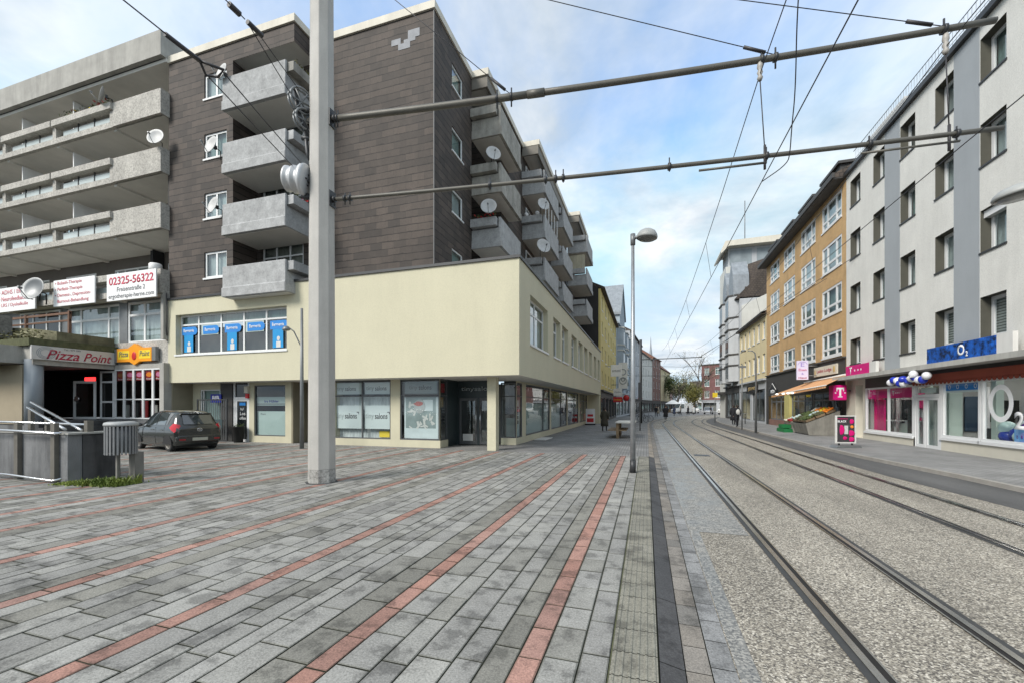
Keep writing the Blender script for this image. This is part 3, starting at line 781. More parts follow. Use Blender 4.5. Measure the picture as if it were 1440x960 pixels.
d_ = MB(); d_.fbox(G, -18.88, -18.80, -.1, 0, 0, 2.79); d_.fbox(G, -17.98, -17.9, -.1, 0, 0, 2.79); d_.fbox(G, -18.8, -17.98, -.1, 0, 2.02, 2.12); d_.fbox(G, -18.8, -18.68, -.08, -.02, .0, 2.02); d_.fbox(G, -18.06, -17.98, -.08, -.02, 0, 2.02); d_.fbox(G, -18.68, -18.06, -.08, -.02, 0, .12); d_.fbox(G, -18.68, -18.06, -.08, -.02, 1.92, 2.02)
d_ = d_.build('entrance_door', 'white_frame', ap)
e_ = MB(); e_.fbox(G, -18.68, -18.06, -.06, -.05, .12, 1.92); e_.fbox(G, -18.8, -17.98, -.07, -.06, 2.12, 2.79); e_.build('pane', 'dark_glass', d_)
e_ = MB(); e_.fbox(G, -18.55, -18.18, -.048, -.045, 1.72, 1.86); e_.build('blue_sticker', 'sky_blue', d_)
lettering('Auf', 'white', d_, G, -18.4, 1.55, -.047, .22, .12); lettering('Los', 'white', d_, G, -18.35, 1.34, -.047, .32, .16); lettering('offen', 'white', d_, G, -18.35, 1.12, -.047, .38, .14)
e_ = MB(); e_.fbox(G, -18.08, -17.86, .0, .12, 2.30, 2.62); tag(e_.build('alarm_box', 'cream_stone'), 'small cream alarm box on the wall beside the white framed door', 'alarm box')
e_ = MB(); e_.fbox(G, -18.02, -17.88, .0, .1, 2.06, 2.28); tag(e_.build('alarm_siren', 'red'), 'small red siren light under the cream alarm box', 'siren')
# salon windows
def salon_window(u0, u1, cols, lab):
    w = window(G, ap, u0, u1, .3, 2.79, -.08, cols, (2.12,), .05, 'grey_frame', 'shop_glass', None)
    return w
w = salon_window(-13.26, -10.2, (-11.62,), 1)
c = MB()
n = 60
pts = [(-13.2 + 2.95 * i / n, -.34 + .03 * math.sin(i * 1.9)) for i in range(n + 1)]
c.loft([[G.p(u, d, .3) for u, d in pts], [G.p(u, d, 2.1) for u, d in pts]], closed=False, cap=False); c.build('curtain', 'curtain', w)
for a, b in ((-13.2, -11.68), (-11.56, -10.26)):
    f = MB(); f.fbox(G, a, b, -.13, -.12, .72, 1.72); f.fbox(G, a, b, -.13, -.12, 2.2, 2.70); f.build('film', 'film_white', w)
    cx = (a + b) / 2
    lettering('tiny', 'text_light', w, G, cx - .40, 1.24, -.118, .42, .28); lettering('salons', 'text_grey', w, G, cx + .17, 1.27, -.118, .62, .24, bold=.01)
    lettering('¬', 'text_grey', w, G, cx + .53, 1.40, -.118, .11, .1, bold=.02)
    lettering('tiny', 'text_dim', w, G, cx - .38, 2.43, -.118, .38, .22); lettering('salons', 'text_grey', w, G, cx + .15, 2.45, -.118, .56, .19, bold=.01)
f = MB(); f.box(-10.95, -10.45, 15.75, 15.95, .36, .62); f.build('display_card', 'yellow_paint', w)
f = MB(); f.box(-13.2, -8.0, 17.5, 17.55, .0, 2.79); f.box(-13.2, -8.1, 15.6, 17.5, .28, .3); f.build('room', 'room', w)
w = salon_window(-9.75, -7.95, (), 2)
f = MB(); f.fbox(G, -9.6, -8.1, -.13, -.12, 2.2, 2.7); f.build('film', mat('dim_film', (.22, .26, .27), .6, .1, 1), w)
lettering('tiny', 'text_grey', w, G, -9.2, 2.44, -.118, .38, .22); lettering('salons', 'black', w, G, -8.65, 2.46, -.118, .58, .19, bold=.01)
# poster filling the salon window: pale sheet with scattered pictures
p = thing('salon_poster', 'large pale poster with a round picture filling the salon window left of the recessed door', 'poster', (-8.85, 15.58, .35))
f = MB(); f.fbox(G, -9.62, -8.05, -.14, -.13, .36, 2.06); f.build('sheet', mat('poster_grey', (.26, .32, .32), .6, .35, 1.6), p)
f = MB(); f.fbox(G, -9.62, -8.05, -.129, -.127, .36, .78); f.fbox(G, -9.62, -9.55, -.129, -.127, .78, 2.06); f.fbox(G, -8.16, -8.05, -.129, -.127, .78, 2.06); f.fbox(G, -8.75, -8.3, -.1285, -.1265, 1.5, 1.95); f.build('pale_border', mat('poster_pale', (.60, .67, .68), .6, .12, 3), p)
rnd = random.Random(3)
f = MB()
for k in range(22):
    u = rnd.uniform(-9.4, -8.3); z = rnd.uniform(.8, 1.9 if u < -9.1 else 1.25); a = rnd.uniform(0, 3.1); L, h = rnd.uniform(.06, .15), rnd.uniform(.02, .05)
    f.plate(G, [(u + L * math.cos(a) * sx_ - h * math.sin(a) * sy_, z + L * math.sin(a) * sx_ + h * math.cos(a) * sy_) for sx_, sy_ in ((-1, -1), (1, -1), (1, 1), (-1, 1))], -.1275 + .0004 * k, -.1272 + .0004 * k)
f.build('scattered_print', 'cloth_white', p)
f = MB(); f.plate(G, [(-8.9 + .26 * math.cos(t * .2618), 1.68 + .29 * math.sin(t * .2618)) for t in range(24)], -.117, -.1155); f.build('round_print', mat('print_grey', (.42, .45, .45), .6, .2, 5), p)
f = MB(); f.plate(G, [(-8.95 + .2 * math.cos(t * .5236) * (1 + .25 * math.sin(t * 2.3)), 1.79 + .1 * math.sin(t * .5236)) for t in range(12)], -.115, -.1135); f.build('red_print', mat('print_red', (.5, .13, .11), .6, .4, 14), p)
# angled return and recessed entrance
Rt = east(-7.93)
w = window(Rt, ap, 15.5, 16.15, .3, 2.79, -.06, (), (2.12,), .045, 'grey_frame', 'shop_glass', None)
f = MB(); f.fbox(Rt, 15.62, 16.05, -.09, -.08, 2.25, 2.62); f.build('red_notice', 'dark_red', w)
f = MB(); f.fbox(Rt, 15.7, 15.95, -.09, -.08, 1.65, 2.05); f.build('brown_notice', mat('notice_tan', (.30, .22, .10), .7, .2, 4), w)
f = MB()
for k in range(5): f.fbox(Rt, 15.68, 16.0, -.05, -.045, .95 + k * .125, 1.05 + k * .125)
f.build('tenant_plate', 'black', w)
mb = MB(); mb.box(-7.98, -7.93, 16.15, 17.2, 0, 2.79); mb.box(-7.93, -6.1, 17.2, 17.26, 2.05, 2.79); mb.box(-7.93, -7.86, 17.14, 17.2, 0, 2.05); mb.box(-6.98, -6.9, 17.14, 17.2, 0, 2.05)
mb.build('entrance_frame', mat('petrol_metal', (.022, .035, .038), .4, .1, 2), ap)
FD = south(17.2)
dr = MB()
for a, b in ((-7.84, -6.99), (-6.89, -6.1)):
    dr.fbox(FD, a, a + .1, 0, .05, .04, 2.04); dr.fbox(FD, b - .1, b, 0, .05, .04, 2.04); dr.fbox(FD, a + .1, b - .1, 0, .05, .04, .16); dr.fbox(FD, a + .1, b - .1, 0, .05, 1.92, 2.04)
dr = dr.build('double_door', 'grey_frame', ap)
f = MB(); f.fbox(FD, -7.74, -7.09, .02, .026, .16, 1.92); f.fbox(FD, -6.79, -6.2, .02, .026, .16, 1.92); f.build('pane', 'shop_glass', dr)
f = MB(); f.tube([FD.p(-7.03, .11, .5), FD.p(-7.03, .11, 1.7)], .018); f.tube([FD.p(-6.84, .11, .5), FD.p(-6.84, .11, 1.7)], .018); f.build('handle', 'bare_steel', dr)
f = MB(); f.box(-7.5, -7.3, 18.2, 18.25, .3, 2.0); f.build('inner_door', 'door_wood', dr)
f = MB(); f.box(-8, -6, 18.6, 18.65, 0, 2.7); f.build('lobby_wall', 'room', dr)
f = MB(); f.fbox(FD, -7.68, -7.2, .028, .032, .18, .48); f.build('notice', 'cloth_white', dr)
lettering('tinysalons', 'text_light', ap, FD, -6.95, 2.42, .06, 1.6, .24, bold=.006)
# right of the entrance and the street side shop fronts
G2 = south(17.7); FE2 = east(-5.4)
mb = MB(); mb.wall(G2, -6.1, -5.4, 0, .3); mb.wall(FE2, 17.7, 18.9, 0, 2.79, [(17.78, 18.62, .3, 2.72)], .08)
fronts = [(19.3, 24.45, 22.9), (24.85, 30.05, 28.0), (30.35, 35.45, 33.5), (36.1, 40.9, 38.6)]
mb.wall(FE2, 18.9, 41.6, 0, 2.79, [(a, b, .3, 2.72) for a, b, c in fronts], .08)
mb.box(-5.45, -4.3, 41.6, 42.3, 0, 2.79)
mb.box(-5.79, -5.44, 15.2, 15.55, 0, 2.79)
mb.build('shop_pier', 'beige', ap)
w = window(G2, ap, -6.1, -5.42, .3, 2.72, -.06, (), (2.12,), .05, 'grey_frame', 'shop_glass', None)
f = MB(); f.box(-6.1, -5.5, 18.45, 18.5, .3, 1.15); f.build('grey_panel', 'film', w)
f = MB(); f.box(-6.0, -5.62, 18.0, 18.02, 1.32, 1.62); f.build('screen', 'black', w)
w = window(FE2, ap, 17.78, 18.62, .3, 2.72, -.06, (), (2.12,), .05, 'grey_frame', 'shop_glass', None)
f = MB(); f.fbox(FE2, 17.9, 18.5, -.1, -.09, .35, 1.95); f.build('film', 'film', w)
f = MB()
for k in range(4): f.fbox(FE2, 17.98, 18.35, -.088, -.083, .9 + k * .2, 1.06 + k * .2)
f.build('tenant_plate', 'black', w)
for i, (a, b, c_) in enumerate(fronts):
    w = window(FE2, ap, a, b, .3, 2.72, -.07, (c_,), (2.12,), .05, 'grey_frame', 'shop_glass', None)
    r_ = MB(); r_.box(-7.6, -7.55, a, b, 0, 2.79); r_.box(-7.55, -5.5, a, b, .26, .28); r_.build('room', 'room', w)
    f = MB()
    if i < 2:
        f.fbox(FE2, a + .1, c_ - .05, -.12, -.11, .35, 1.82)
        if i == 0: f.fbox(FE2, c_ + .05, b - .1, -.12, -.11, .35, 1.82)
        f.build('film', 'film', w)
        t = MB()
        rr = random.Random(i)
        for k in range(9):
            u = rr.uniform(a + .2, b - .4); z = rr.choice((1.98, 2.42)); t.fbox(FE2, u, u + rr.uniform(.1, .3), -.1, -.095, z, z + .12)
        t.build('sticker', 'cloth_white', w)
    else:
        rr = random.Random(i)
        for k in range(16):
            u = rr.uniform(a + .2, b - .7); z = rr.uniform(.35, 1.7); f.fbox(FE2, u, u + rr.uniform(.2, .5), -.3 - .02 * k, -.28 - .02 * k, z, z + rr.uniform(.15, .4), k % 3)
        f.build('window_display', ['cloth_white', 'red' if i == 3 else 'film', 'cloth_blue'], w)
        if i == 3:
            f = MB(); f.fbox(FE2, c_ + .05, b - .08, -.1, -.09, .35, 1.0); f.build('red_banner', 'red', w)

# --- the shingled tower
ZC, ZT = 18.0, 18.32
FL, FM = south(14.5), south(15.75)
lwz = [(15.82, 16.94), (13.05, 14.2), (10.3, 11.47), (7.56, 8.75)]
mb = MB()
mb.wall(FL, -21.8, -17.75, 6.6, ZC, [(-19.5, -18.12, a, b) for a, b in lwz], .14)
mb.wall(east(-17.75), 14.5, 15.75, 6.6, ZC)
mb.wall(FM, -17.75, -8.34, 6.6, ZC, [(-17.4, -15.0, a - .65, b + .45) for a, b in lwz], .1)
mb.wall(FL, -17.75, -14.3, 17.2, ZC); mb.wall(east(-14.3), 14.5, 15.75, 17.2, ZC)
swz = [(16.1, 17.12), (13.2, 14.28), (10.42, 11.5), (7.75, 8.8)]
S1 = east(-8.34)
mb.wall(S1, 15.75, 19.7, 6.6, ZC, [(17.45, 18.66, a, b) for a, b in swz], .12)
mb.wall(south(19.7), -9.6, -8.34, 6.6, ZC); mb.wall(east(-9.6), 19.7, 21.8, 6.6, ZC); mb.wall(south(21.8), -9.6, -7.5, 6.6, ZC)
mb.wall(east(-7.5), 21.8, 30.5, 6.6, ZC); mb.wall(south(30.5), -7.5, -6.8, 6.6, ZC); mb.wall(east(-6.8), 30.5, 42.2, 6.6, ZC)
mb.wall(west(-21.8), 14.5, 42.2, 6.6, ZC); mb.wall(Fr((0, 42.2), (1, 0), (0, 1)), -21.8, -6.8, 6.6, ZC)
mb.build('shingle_wall', 'shingle', ap)
mb = MB(); mb.fbox(FM, -8.36, -8.325, -.02, .018, 6.9, ZC); mb.build('corner_strip', 'dull_strip', ap)
# patch of missing shingles
mb = MB(); mb.fbox(FM, -10.35, -9.9, .003, .012, 16.95, 17.2); mb.fbox(FM, -10.02, -9.45, .003, .012, 16.70, 16.95); mb.fbox(FM, -9.75, -9.2, .004, .012, 16.95, 17.08); mb.fbox(FM, -9.55, -9.0, .003, .012, 17.08, 17.42); mb.build('bare_patch', 'slate_patch', ap)
# roof and cornices
mb = MB()
mb.face([(-21.8, 14.5, ZC), (-14.3, 14.5, ZC), (-14.3, 15.75, ZC), (-8.34, 15.75, ZC), (-8.34, 42.2, ZC), (-21.8, 42.2, ZC)])
mb.build('roof', 'roof_grey', ap)
mb = MB()
mb.box(-21.85, -14.22, 14.42, 14.72, ZC + .003, ZT); mb.box(-14.52, -14.222, 14.72, 15.97, ZC + .003, ZT); mb.box(-14.222, -8.26, 15.67, 15.97, ZC + .003, ZT)
mb.box(-8.6, -8.262, 15.97, 19.62, ZC + .003, ZT)
for x1, x0, ya, yb in ((-7.42, -8.6, 19.62, 25.88), (-6.38, -7.6, 25.88, 36.5), (-5.45, -6.6, 36.5, 42.3)):
    mb.box(x0, x1, ya, ya + .25, ZC + .003, ZT); mb.box(x1 - .25, x1, ya + .25, yb, ZC + .003, ZT)
mb.build('cornice', 'cornice', ap)
mb = MB()
for x1, x0, ya, yb in ((-7.5, -9.6, 19.7, 25.9), (-6.46, -7.5, 25.9, 36.55), (-5.53, -6.8, 36.55, 42.2)):
    mb.box(x0, x1, ya, ya + .12, 17.45, ZC); mb.box(x1 - .12, x1, ya + .12, yb, 17.45, ZC)
mb.build('fascia', mat('grey_fascia', (.20, .185, .16), .8, .15, 2), ap)
mb = MB()
for x1, x0, ya, yb in ((-7.52, -9.6, 19.75, 25.9), (-6.48, -7.5, 25.95, 36.55), (-5.55, -6.8, 36.6, 42.2)): mb.box(x0, x1, ya, yb, 17.6, 17.7)
mb.box(-17.75, -14.32, 14.52, 15.75, 17.22, 17.3)
mb.build_each('eaves_soffit', 'lit_soffit_conc', ap)
# windows of the tower
for k, (a, b) in enumerate(lwz):
    window(FL, ap, -19.5, -18.12, a, b, -.12, (-18.8,), (), .09, back=['curtain', 'curtain_green', 'curtain', 'curtain'][k], sill=a - .08)
    w = window(FM, ap, -17.4, -15.0, a - .65, b + .45, -.09, (-16.6, -15.8), (b - .1,), .07, 'white_frame', 'glass', 'curtain_dark')
for k, (a, b) in enumerate(swz):
    window(S1, ap, 17.45, 18.66, a, b, -.11, (), (), .07, back='curtain' if k == 2 else 'curtain_green', sill=a - .07)
# doors and windows behind the street balconies
for zb in (14.9, 12.2, 9.45):
    window(east(-9.6), ap, 20.2, 21.5, zb + .2, zb + 2.3, .02, (20.85,), (), .07, back='curtain_dark')
    for u0, u1, X_ in ((26.6, 29.8, -7.5), (31.6, 34.8, -6.8), (37.2, 40.2, -6.8)):
        window(east(X_), ap, u0, u1, zb + .2, zb + 2.3, .02, ((u0 + u1) / 2,), (), .07, back='curtain_dark')
# front (plaza) balconies
def trough(mb, F, u0, u1, d0, d1, z0, z1): mb.fbox(F, u0, u1, d0, d1, z0, z1)
for k, (zb, zt) in enumerate(((14.51, 15.94), (11.77, 13.10), (9.08, 10.43), (6.40, 7.72))):
    mb = MB(); B_ = south(13.85)
    mt = 'grey_conc' if k else 'grey_conc'
    mb.box(-17.60, -14.19, 13.87, 15.7, zb + .004, zb + .2)
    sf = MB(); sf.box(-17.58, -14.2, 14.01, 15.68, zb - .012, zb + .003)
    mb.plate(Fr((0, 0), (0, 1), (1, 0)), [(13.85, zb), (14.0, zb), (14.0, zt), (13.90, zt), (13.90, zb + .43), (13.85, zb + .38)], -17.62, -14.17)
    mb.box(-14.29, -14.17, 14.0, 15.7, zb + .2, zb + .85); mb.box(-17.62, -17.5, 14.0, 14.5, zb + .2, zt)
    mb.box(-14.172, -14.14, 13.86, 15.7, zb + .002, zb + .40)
    b = mb.build('balcony', mt, ap, bevel=.012); sf.build('lit_balcony_soffit', 'lit_soffit_conc', b)  # paler sheet under the slab, brightens its shaded underside by colour
    t = MB(); t.box(-14.23, -13.86, 14.02, 15.72, zt - .42, zt - .04); t.box(-14.29, -14.225, 14.002, 15.7, zb + .85, zt - .10); t.build('planter_trough', 'old_conc' if k == 0 else 'grey_conc', b, bevel=.012)
# street balconies: (wall x, outer x, y0, y1)
def street_balcony(xi, xo, y0, y1, zb, old=False, screen=False, glazed=False):
    mb = MB(); zt = zb + 1.42
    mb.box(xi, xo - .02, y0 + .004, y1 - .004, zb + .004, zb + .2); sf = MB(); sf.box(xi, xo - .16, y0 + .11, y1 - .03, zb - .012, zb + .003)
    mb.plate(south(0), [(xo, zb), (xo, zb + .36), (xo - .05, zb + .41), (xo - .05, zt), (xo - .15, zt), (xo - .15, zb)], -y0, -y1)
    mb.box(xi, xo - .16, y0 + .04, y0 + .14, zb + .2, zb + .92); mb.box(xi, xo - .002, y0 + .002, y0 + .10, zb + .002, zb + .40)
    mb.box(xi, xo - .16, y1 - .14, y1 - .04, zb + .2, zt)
    b = mb.build('balcony', 'old_conc' if old else 'grey_conc', ap); sf.build('lit_balcony_soffit', 'lit_soffit_conc', b)  # added pale underside, light put into its colour
    t = MB(); t.box(xi + .02, xo - .22, y0 - .22, y0 + .16, zb + .98, zb + 1.38); t.build('planter_trough', 'old_conc' if old else 'grey_conc', b)
    if screen:
        t = MB(); t.box(xi + .05, xo - .25, y0 + .17, y0 + .2, zb + 1.39, zb + 2.66); t.build('privacy_screen', tiles('bamboo_screen', (.50, .46, .34), (.44, .40, .29), (.28, .25, .18), .06, 4.0, .006), b)
    if glazed:
        t = MB()
        for k in range(5): t.box(xo - .10, xo - .06, y0 + .4 + k * (y1 - y0 - .8) / 4, y0 + .46 + k * (y1 - y0 - .8) / 4, zt, zb + 2.66)
        t.build_each('glazing_post', 'white_frame', b)
for k, zb in enumerate((14.97, 12.16, 9.5)):
    street_balcony(-9.6 if 0 else -8.34, -6.76, 19.7, 23.2, zb, old=k < 2)
for k, zb in enumerate((14.95, 12.15, 9.5)):
    street_balcony(-7.5, -6.0, 25.9, 30.3, zb, glazed=k == 1)
    street_balcony(-6.8, -5.8, 31.1, 35.3, zb - .1)
    street_balcony(-6.5, -4.8, 36.6, 40.6, zb - .15, screen=k == 1)
# flowers in the troughs: one plant clump per planted trough
def plant(name, label, cat, pts, cols, seed, n=90, s=.07, group=None):
    rr = random.Random(seed); mb = MB()
    (x0, y0, z0), (x1, y1, z1) = pts
    for k in range(n):
        c = Vector((rr.uniform(x0, x1), rr.uniform(y0, y1), z0 + (z1 - z0) * rr.random() ** 1.6))
        a, e = rr.uniform(0, 6.28), rr.uniform(-.6, 1.0); t = Vector((math.cos(a), math.sin(a), e)).normalized(); b = t.cross(Vector((rr.uniform(-1, 1), rr.uniform(-1, 1), .6))).normalized()
        q = s * rr.uniform(.6, 1.3)
        mb.face([c - t * q, c - b * q * .45, c + t * q, c + b * q * .45], rr.choices(range(len(cols)), [6] + [1.6] * (len(cols) - 1))[0])
    o = mb.build(name, list(cols), weld=False); return tag(o, label, cat, group)
plant('balcony_plant', 'red flowering plants in the trough of the third front balcony, behind the catenary pole', 'plant', ((-14.2, 14.1, 10.36), (-13.9, 15.5, 10.65)), ['leaf_green', 'red', 'pink_text'], 1)
plant('balcony_plant', 'dry straggly plants in the top front balcony trough', 'plant', ((-14.2, 14.3, 15.85), (-13.9, 15.6, 16.3)), ['leaf', 'leaf_pale'], 2)
plant('balcony_plant', 'red flowers in the trough of the lowest street balcony next to the shingled corner', 'plant', ((-8.2, 19.5, 10.85), (-7.0, 19.75, 11.12)), ['leaf_green', 'red', 'red'], 3)
for bx, lb in ((-7.2, 'left of two round white pots on the second balcony trough of the street side'), (-6.5, 'right of two round white pots on the second balcony trough of the street side')):
    m_ = MB(); m_.ball((bx, 25.8, 13.66), .14, .14, .13, n=10, k=6); tag(m_.build('flower_pot', 'white_paint'), lb, 'pot', 'white pots on a balcony trough')

# ================================================================== satellite dishes
def make_dish(mt='dish_paint'):
    r = thing('satellite_dish', None, 'satellite dish')
    d = MB(); ax = Vector((0, -1, .22)).normalized(); c = Vector((0, -.30, .42))
    d.lathe([(.0, 0), (.10, .006), (.20, .026), (.30, .062), (.385, .105), (.39, .112), (.38, .118), (.29, .076), (.19, .040), (.09, .02), (0, .014)], c, 24, 0, ax)
    d.build('reflector', mt, r)
    d = MB(); up = Vector((0, 0, 1)); low = c + ax * .1 + Vector((0, -.14, -.36)); d.tube([low + Vector((0, .15, 0)), low, c + ax * .50 + Vector((0, 0, -.16))], .014, 6); d.build('arm', 'grey_metal', r)
    d = MB(); e = c + ax * .52 + Vector((0, 0, -.14)); d.lathe([(.03, 0), (.04, .02), (.04, .09), (.028, .12)], e, 10, 0, -ax); d.build('receiver', 'grey_metal', r)
    d = MB(); d.tube([(0, 0, 0), (0, 0, .36), (0, -.2, .40)], .02, 7); d.box(-.05, .05, -.26, -.16, .34, .48); d.build('mount', 'dark_metal', r)
    return r
dish = make_dish()
dishes = [((-17.5, 14.2, 15.72), R(-12), 1.0, 'white satellite dish beside the top window left of the front balconies'),
          ((-18.3, 14.35, 12.75), R(-8), 1.05, 'tilted satellite dish in front of the second highest window of the shingled front'),
          ((-18.2, 14.35, 10.1), R(-12), 1.0, 'cream satellite dish in front of the third window of the shingled front'),
          ((-25.3, 14.2, 16.50), R(-30), 1.0, 'satellite dish on the top concrete balcony, seen nearly edge on'),
          ((-21.95, 14.3, 13.78), R(18), 1.0, 'white satellite dish on the corner of the second concrete balcony'),
          ((-7.3, 19.75, 13.52), R(35), .95, 'satellite dish on the middle street balcony nearest the shingled corner'),
          ((-7.35, 19.6, 10.85), R(15), 1.0, 'white satellite dish over the red flowers on the lowest street balcony'),
          ((-6.25, 25.7, 13.55), R(40), 1.0, 'dark grey satellite dish beside two white pots on a street balcony'),
          ((-6.25, 25.6, 10.88), R(40), 1.15, 'satellite dish on the low trough just above the podium roof edge')]
for i, (l, rz, s, lb) in enumerate(dishes):
    o = dish if i == 0 else copy_tree(dish)
    o.location = l; o.rotation_euler = (0, 0, rz); o.scale = (s, s, s); o['label'] = lb; o['group'] = 'satellite dishes on the balconies'
grey_d = copy_tree(dish); grey_d.location = (-29.9, 13.9, 6.95); grey_d.rotation_euler = (0, 0, R(15)); grey_d.scale = (1.55,) * 3
for ch in kids(grey_d):
    if ch.name.startswith('reflector'):
        ch.data = ch.data.copy(); ch.data.materials[0] = M['grey_metal']
grey_d['label'] = 'large grey satellite dish hanging in front of the leftmost therapy sign'; grey_d['group'] = 'satellite dishes on the balconies'
# ================================================================== exposed concrete balcony block on the left
cb_ = thing('concrete_building', 'pebbled concrete apartment block with long stacked balconies at the left', 'building', (-30, 16, 0))
CX = -21.75; XL = -48.0
FB = south(14.1)
# roof parapet band
mb = MB()
mb.box(XL, CX, 14.1, 14.3, 18.18, 19.35); mb.box(CX - .2, CX, 14.3, 16.6, 18.18, 19.35)
mb.build('roof_parapet', 'concrete', cb_)
mb = MB(); mb.box(XL, CX - .01, 14.3, 22, 18.3, 18.5); mb.build('roof', 'roof_grey', cb_)
levels = [(15.44, 16.60), (12.70, 13.86), (10.05, 11.25)]
POSTS = [-25.25, -29.75, -34.2, -38.6, -43.0]
def pebble_level(zb, zt, full=True, mt='pebble'):
    mb = MB()
    # solid box at the right end
    mb.box(-25.1, CX, 14.1, 14.22, zb, zt); mb.box(CX - .12, CX, 14.22, 14.5, zb, zt)
    # lower band and top ledge of the open part
    mb.plate(Fr((0, 0), (0, 1), (1, 0)), [(14.13, zb), (14.3, zb), (14.3, zb + .32), (14.13, zb + .28)], XL, -25.1)
    segs = [XL] + POSTS[::-1]
    for a, b in zip(segs, segs[1:]):
        mb.box(a + .06, b - .06 if b != -25.25 else -25.1, 13.98, 14.42, zt - .33, zt - .02)
    for p in POSTS: mb.box(p - .14, p + .14, 14.14, 14.36, zb + .28, zt - .06)
    b_ = mb.build('balcony_parapet', mt, cb_)
    # glass infill panes with dark posts
    g = MB(); f = MB()
    for a, b in zip(segs, segs[1:]):
        n = 3
        for k in range(n):
            ua = a + .45 + (b - a - .7) * k / n; ub = a + .45 + (b - a - .7) * (k + 1) / n
            g.box(ua + .04, ub - .04, 14.27, 14.28, zb + .32, zt - .52); f.box(ub - .03, ub + .03, 14.25, 14.30, zb + .3, zt - .34)
    g.build_each('infill_pane', mat('milky_pane', (.50, .56, .56), .25, .12, 1.2), b_); f.build_each('infill_post', 'dark_metal', b_)
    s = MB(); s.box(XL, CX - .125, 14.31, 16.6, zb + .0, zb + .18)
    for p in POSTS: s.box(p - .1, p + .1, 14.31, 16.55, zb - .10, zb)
    s.build('balcony_slab', 'lit_soffit_conc', cb_)
for zb, zt in levels: pebble_level(zb, zt)
pebble_level(7.0, 8.12)
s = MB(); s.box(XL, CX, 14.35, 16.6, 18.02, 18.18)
s.build('roof_soffit', 'lit_soffit_conc', cb_)
# back walls, partitions, end pieces
mb = MB()
wins = []
for zf in (15.65, 12.9, 10.25, 7.2):
    for a in (-24.9, -29.2, -33.6, -38.0, -42.4): wins.append((a, a + 2.8, zf + .1, zf + 2.25))
F16 = south(16.5)
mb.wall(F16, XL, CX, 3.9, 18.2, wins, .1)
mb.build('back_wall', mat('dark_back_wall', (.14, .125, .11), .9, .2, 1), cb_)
for a, b, c, d_ in wins: window(F16, cb_, a, b, c, d_, -.08, (a + .85, a + 1.9), ((d_ - .55, a, a + .85),), .08, back=('curtain' if d_ < 10 else 'curtain_dark'))
mb = MB()
for zf in (15.62, 12.88, 10.23):
    for p in (-29.3, -33.8, -38.2): mb.box(p - .04, p + .04, 14.7, 16.48, zf, zf + 2.36)
mb.build_each('partition', 'white_paint', cb_)
mb = MB(); mb.box(CX - .14, CX - .002, 14.52, 16.6, 10.06, 12.7); mb.box(-25.3, -25.1, 15.9, 16.45, 7.2, 10.0); mb.build('end_wall', 'black', cb_)
# first floor: windows on the plaza, pebble band under them
F1 = south(14.75)
hw = [(-25.15, -22.05, 4.85, 6.9), (-29.9, -25.75, 4.55, 6.9)]
mb = MB(); mb.wall(F1, XL, -21.8, 4.0, 7.0, hw, .12); mb.build('first_floor_wall', 'grey_metal', cb_)
mb = MB(); mb.box(XL, -21.62, 14.45, 14.74, 3.72, 4.83); mb.build('pebble_band', 'pebble', cb_)
window(F1, cb_, -25.15, -22.05, 4.85, 6.9, -.1, (-23.95,), (6.25,), .11, back='curtain', bd=.12)
window(F1, cb_, -29.9, -25.75, 4.55, 6.9, -.1, (-28.85, -26.65), (6.2,), .11, back='curtain', bd=.12)
window(F1, cb_, -34.0, -30.4, 4.9, 6.9, .01, (-32.8, -31.6), (6.3,), .1, pane='dark_glass', back=None)
mb = MB(); mb.box(-21.9, -21.62, 14.15, 14.7, 0, 3.72); mb.box(-21.9, -21.72, 14.2, 14.5, 4.83, 7.0); mb.build('corner_post', 'concrete', cb_)
mb = MB(); mb.box(-21.78, -21.71, 14.705, 16, 0, 6.6); mb.build('side_wall', mat('dark_side_wall', (.07, .068, .066), .9, .3, 1), cb_)  # dark grey wall with uneven tone
c_ = MB(); c_.tube([(-21.66, 14.3, 7.0), (-21.62, 14.28, 6.2), (-21.66, 14.3, 5.5), (-21.7, 14.35, 5.0)], .02, 6); tag(c_.build('hanging_cable', 'cable'), 'black cable hanging loose on the corner next to the phone number sign', 'cable')
# therapy signs
def board(name, label, u0, u1, z0, z1, F, d, mt='white', cat='sign', group=None, th=.06):
    t = thing(name, label, cat, F.p((u0 + u1) / 2, d, z0), group)
    m_ = MB(); m_.fbox(F, u0, u1, d, d + th, z0, z1); m_.build('panel', mt, t, bevel=.006); return t
FSg = south(13.93)
t = board('therapy_sign', 'white sign with a large red phone number and web address at the balcony corner', -25.12, -21.70, 6.75, 8.05, FSg, .0)
lettering('02325-56322', 'text_red', t, FSg, -23.4, 7.70, .062, 3.1, .40, bold=.022); lettering('Freisenstraße 2', 'text_grey', t, FSg, -23.4, 7.28, .062, 1.95, .22, bold=.008); lettering('ergotherapie-herne.com', 'text_grey', t, FSg, -23.4, 6.93, .062, 3.15, .27, bold=.008)
t = board('therapy_sign', 'white sign listing four lines of red therapy names, middle of the three balcony signs', -29.25, -26.02, 6.78, 8.12, FSg, .0)
for i, (s_, w_) in enumerate((('• Bobath-Therapie', 2.1), ('• Perfetti-Therapie', 2.15), ('• Demenz-, Depression-', 2.8), ('  Burnout-Behandlung', 2.45))):
    lettering(s_, 'text_red', t, FSg, -29.1 + (.18 if i == 3 else 0), 7.93 - i * .31, .062, w_, .22, bold=.006, align='LEFT')
t = board('therapy_sign', 'white sign with three lines of red text, half hidden by the large grey dish', -34.1, -30.8, 6.80, 8.10, FSg, .0)
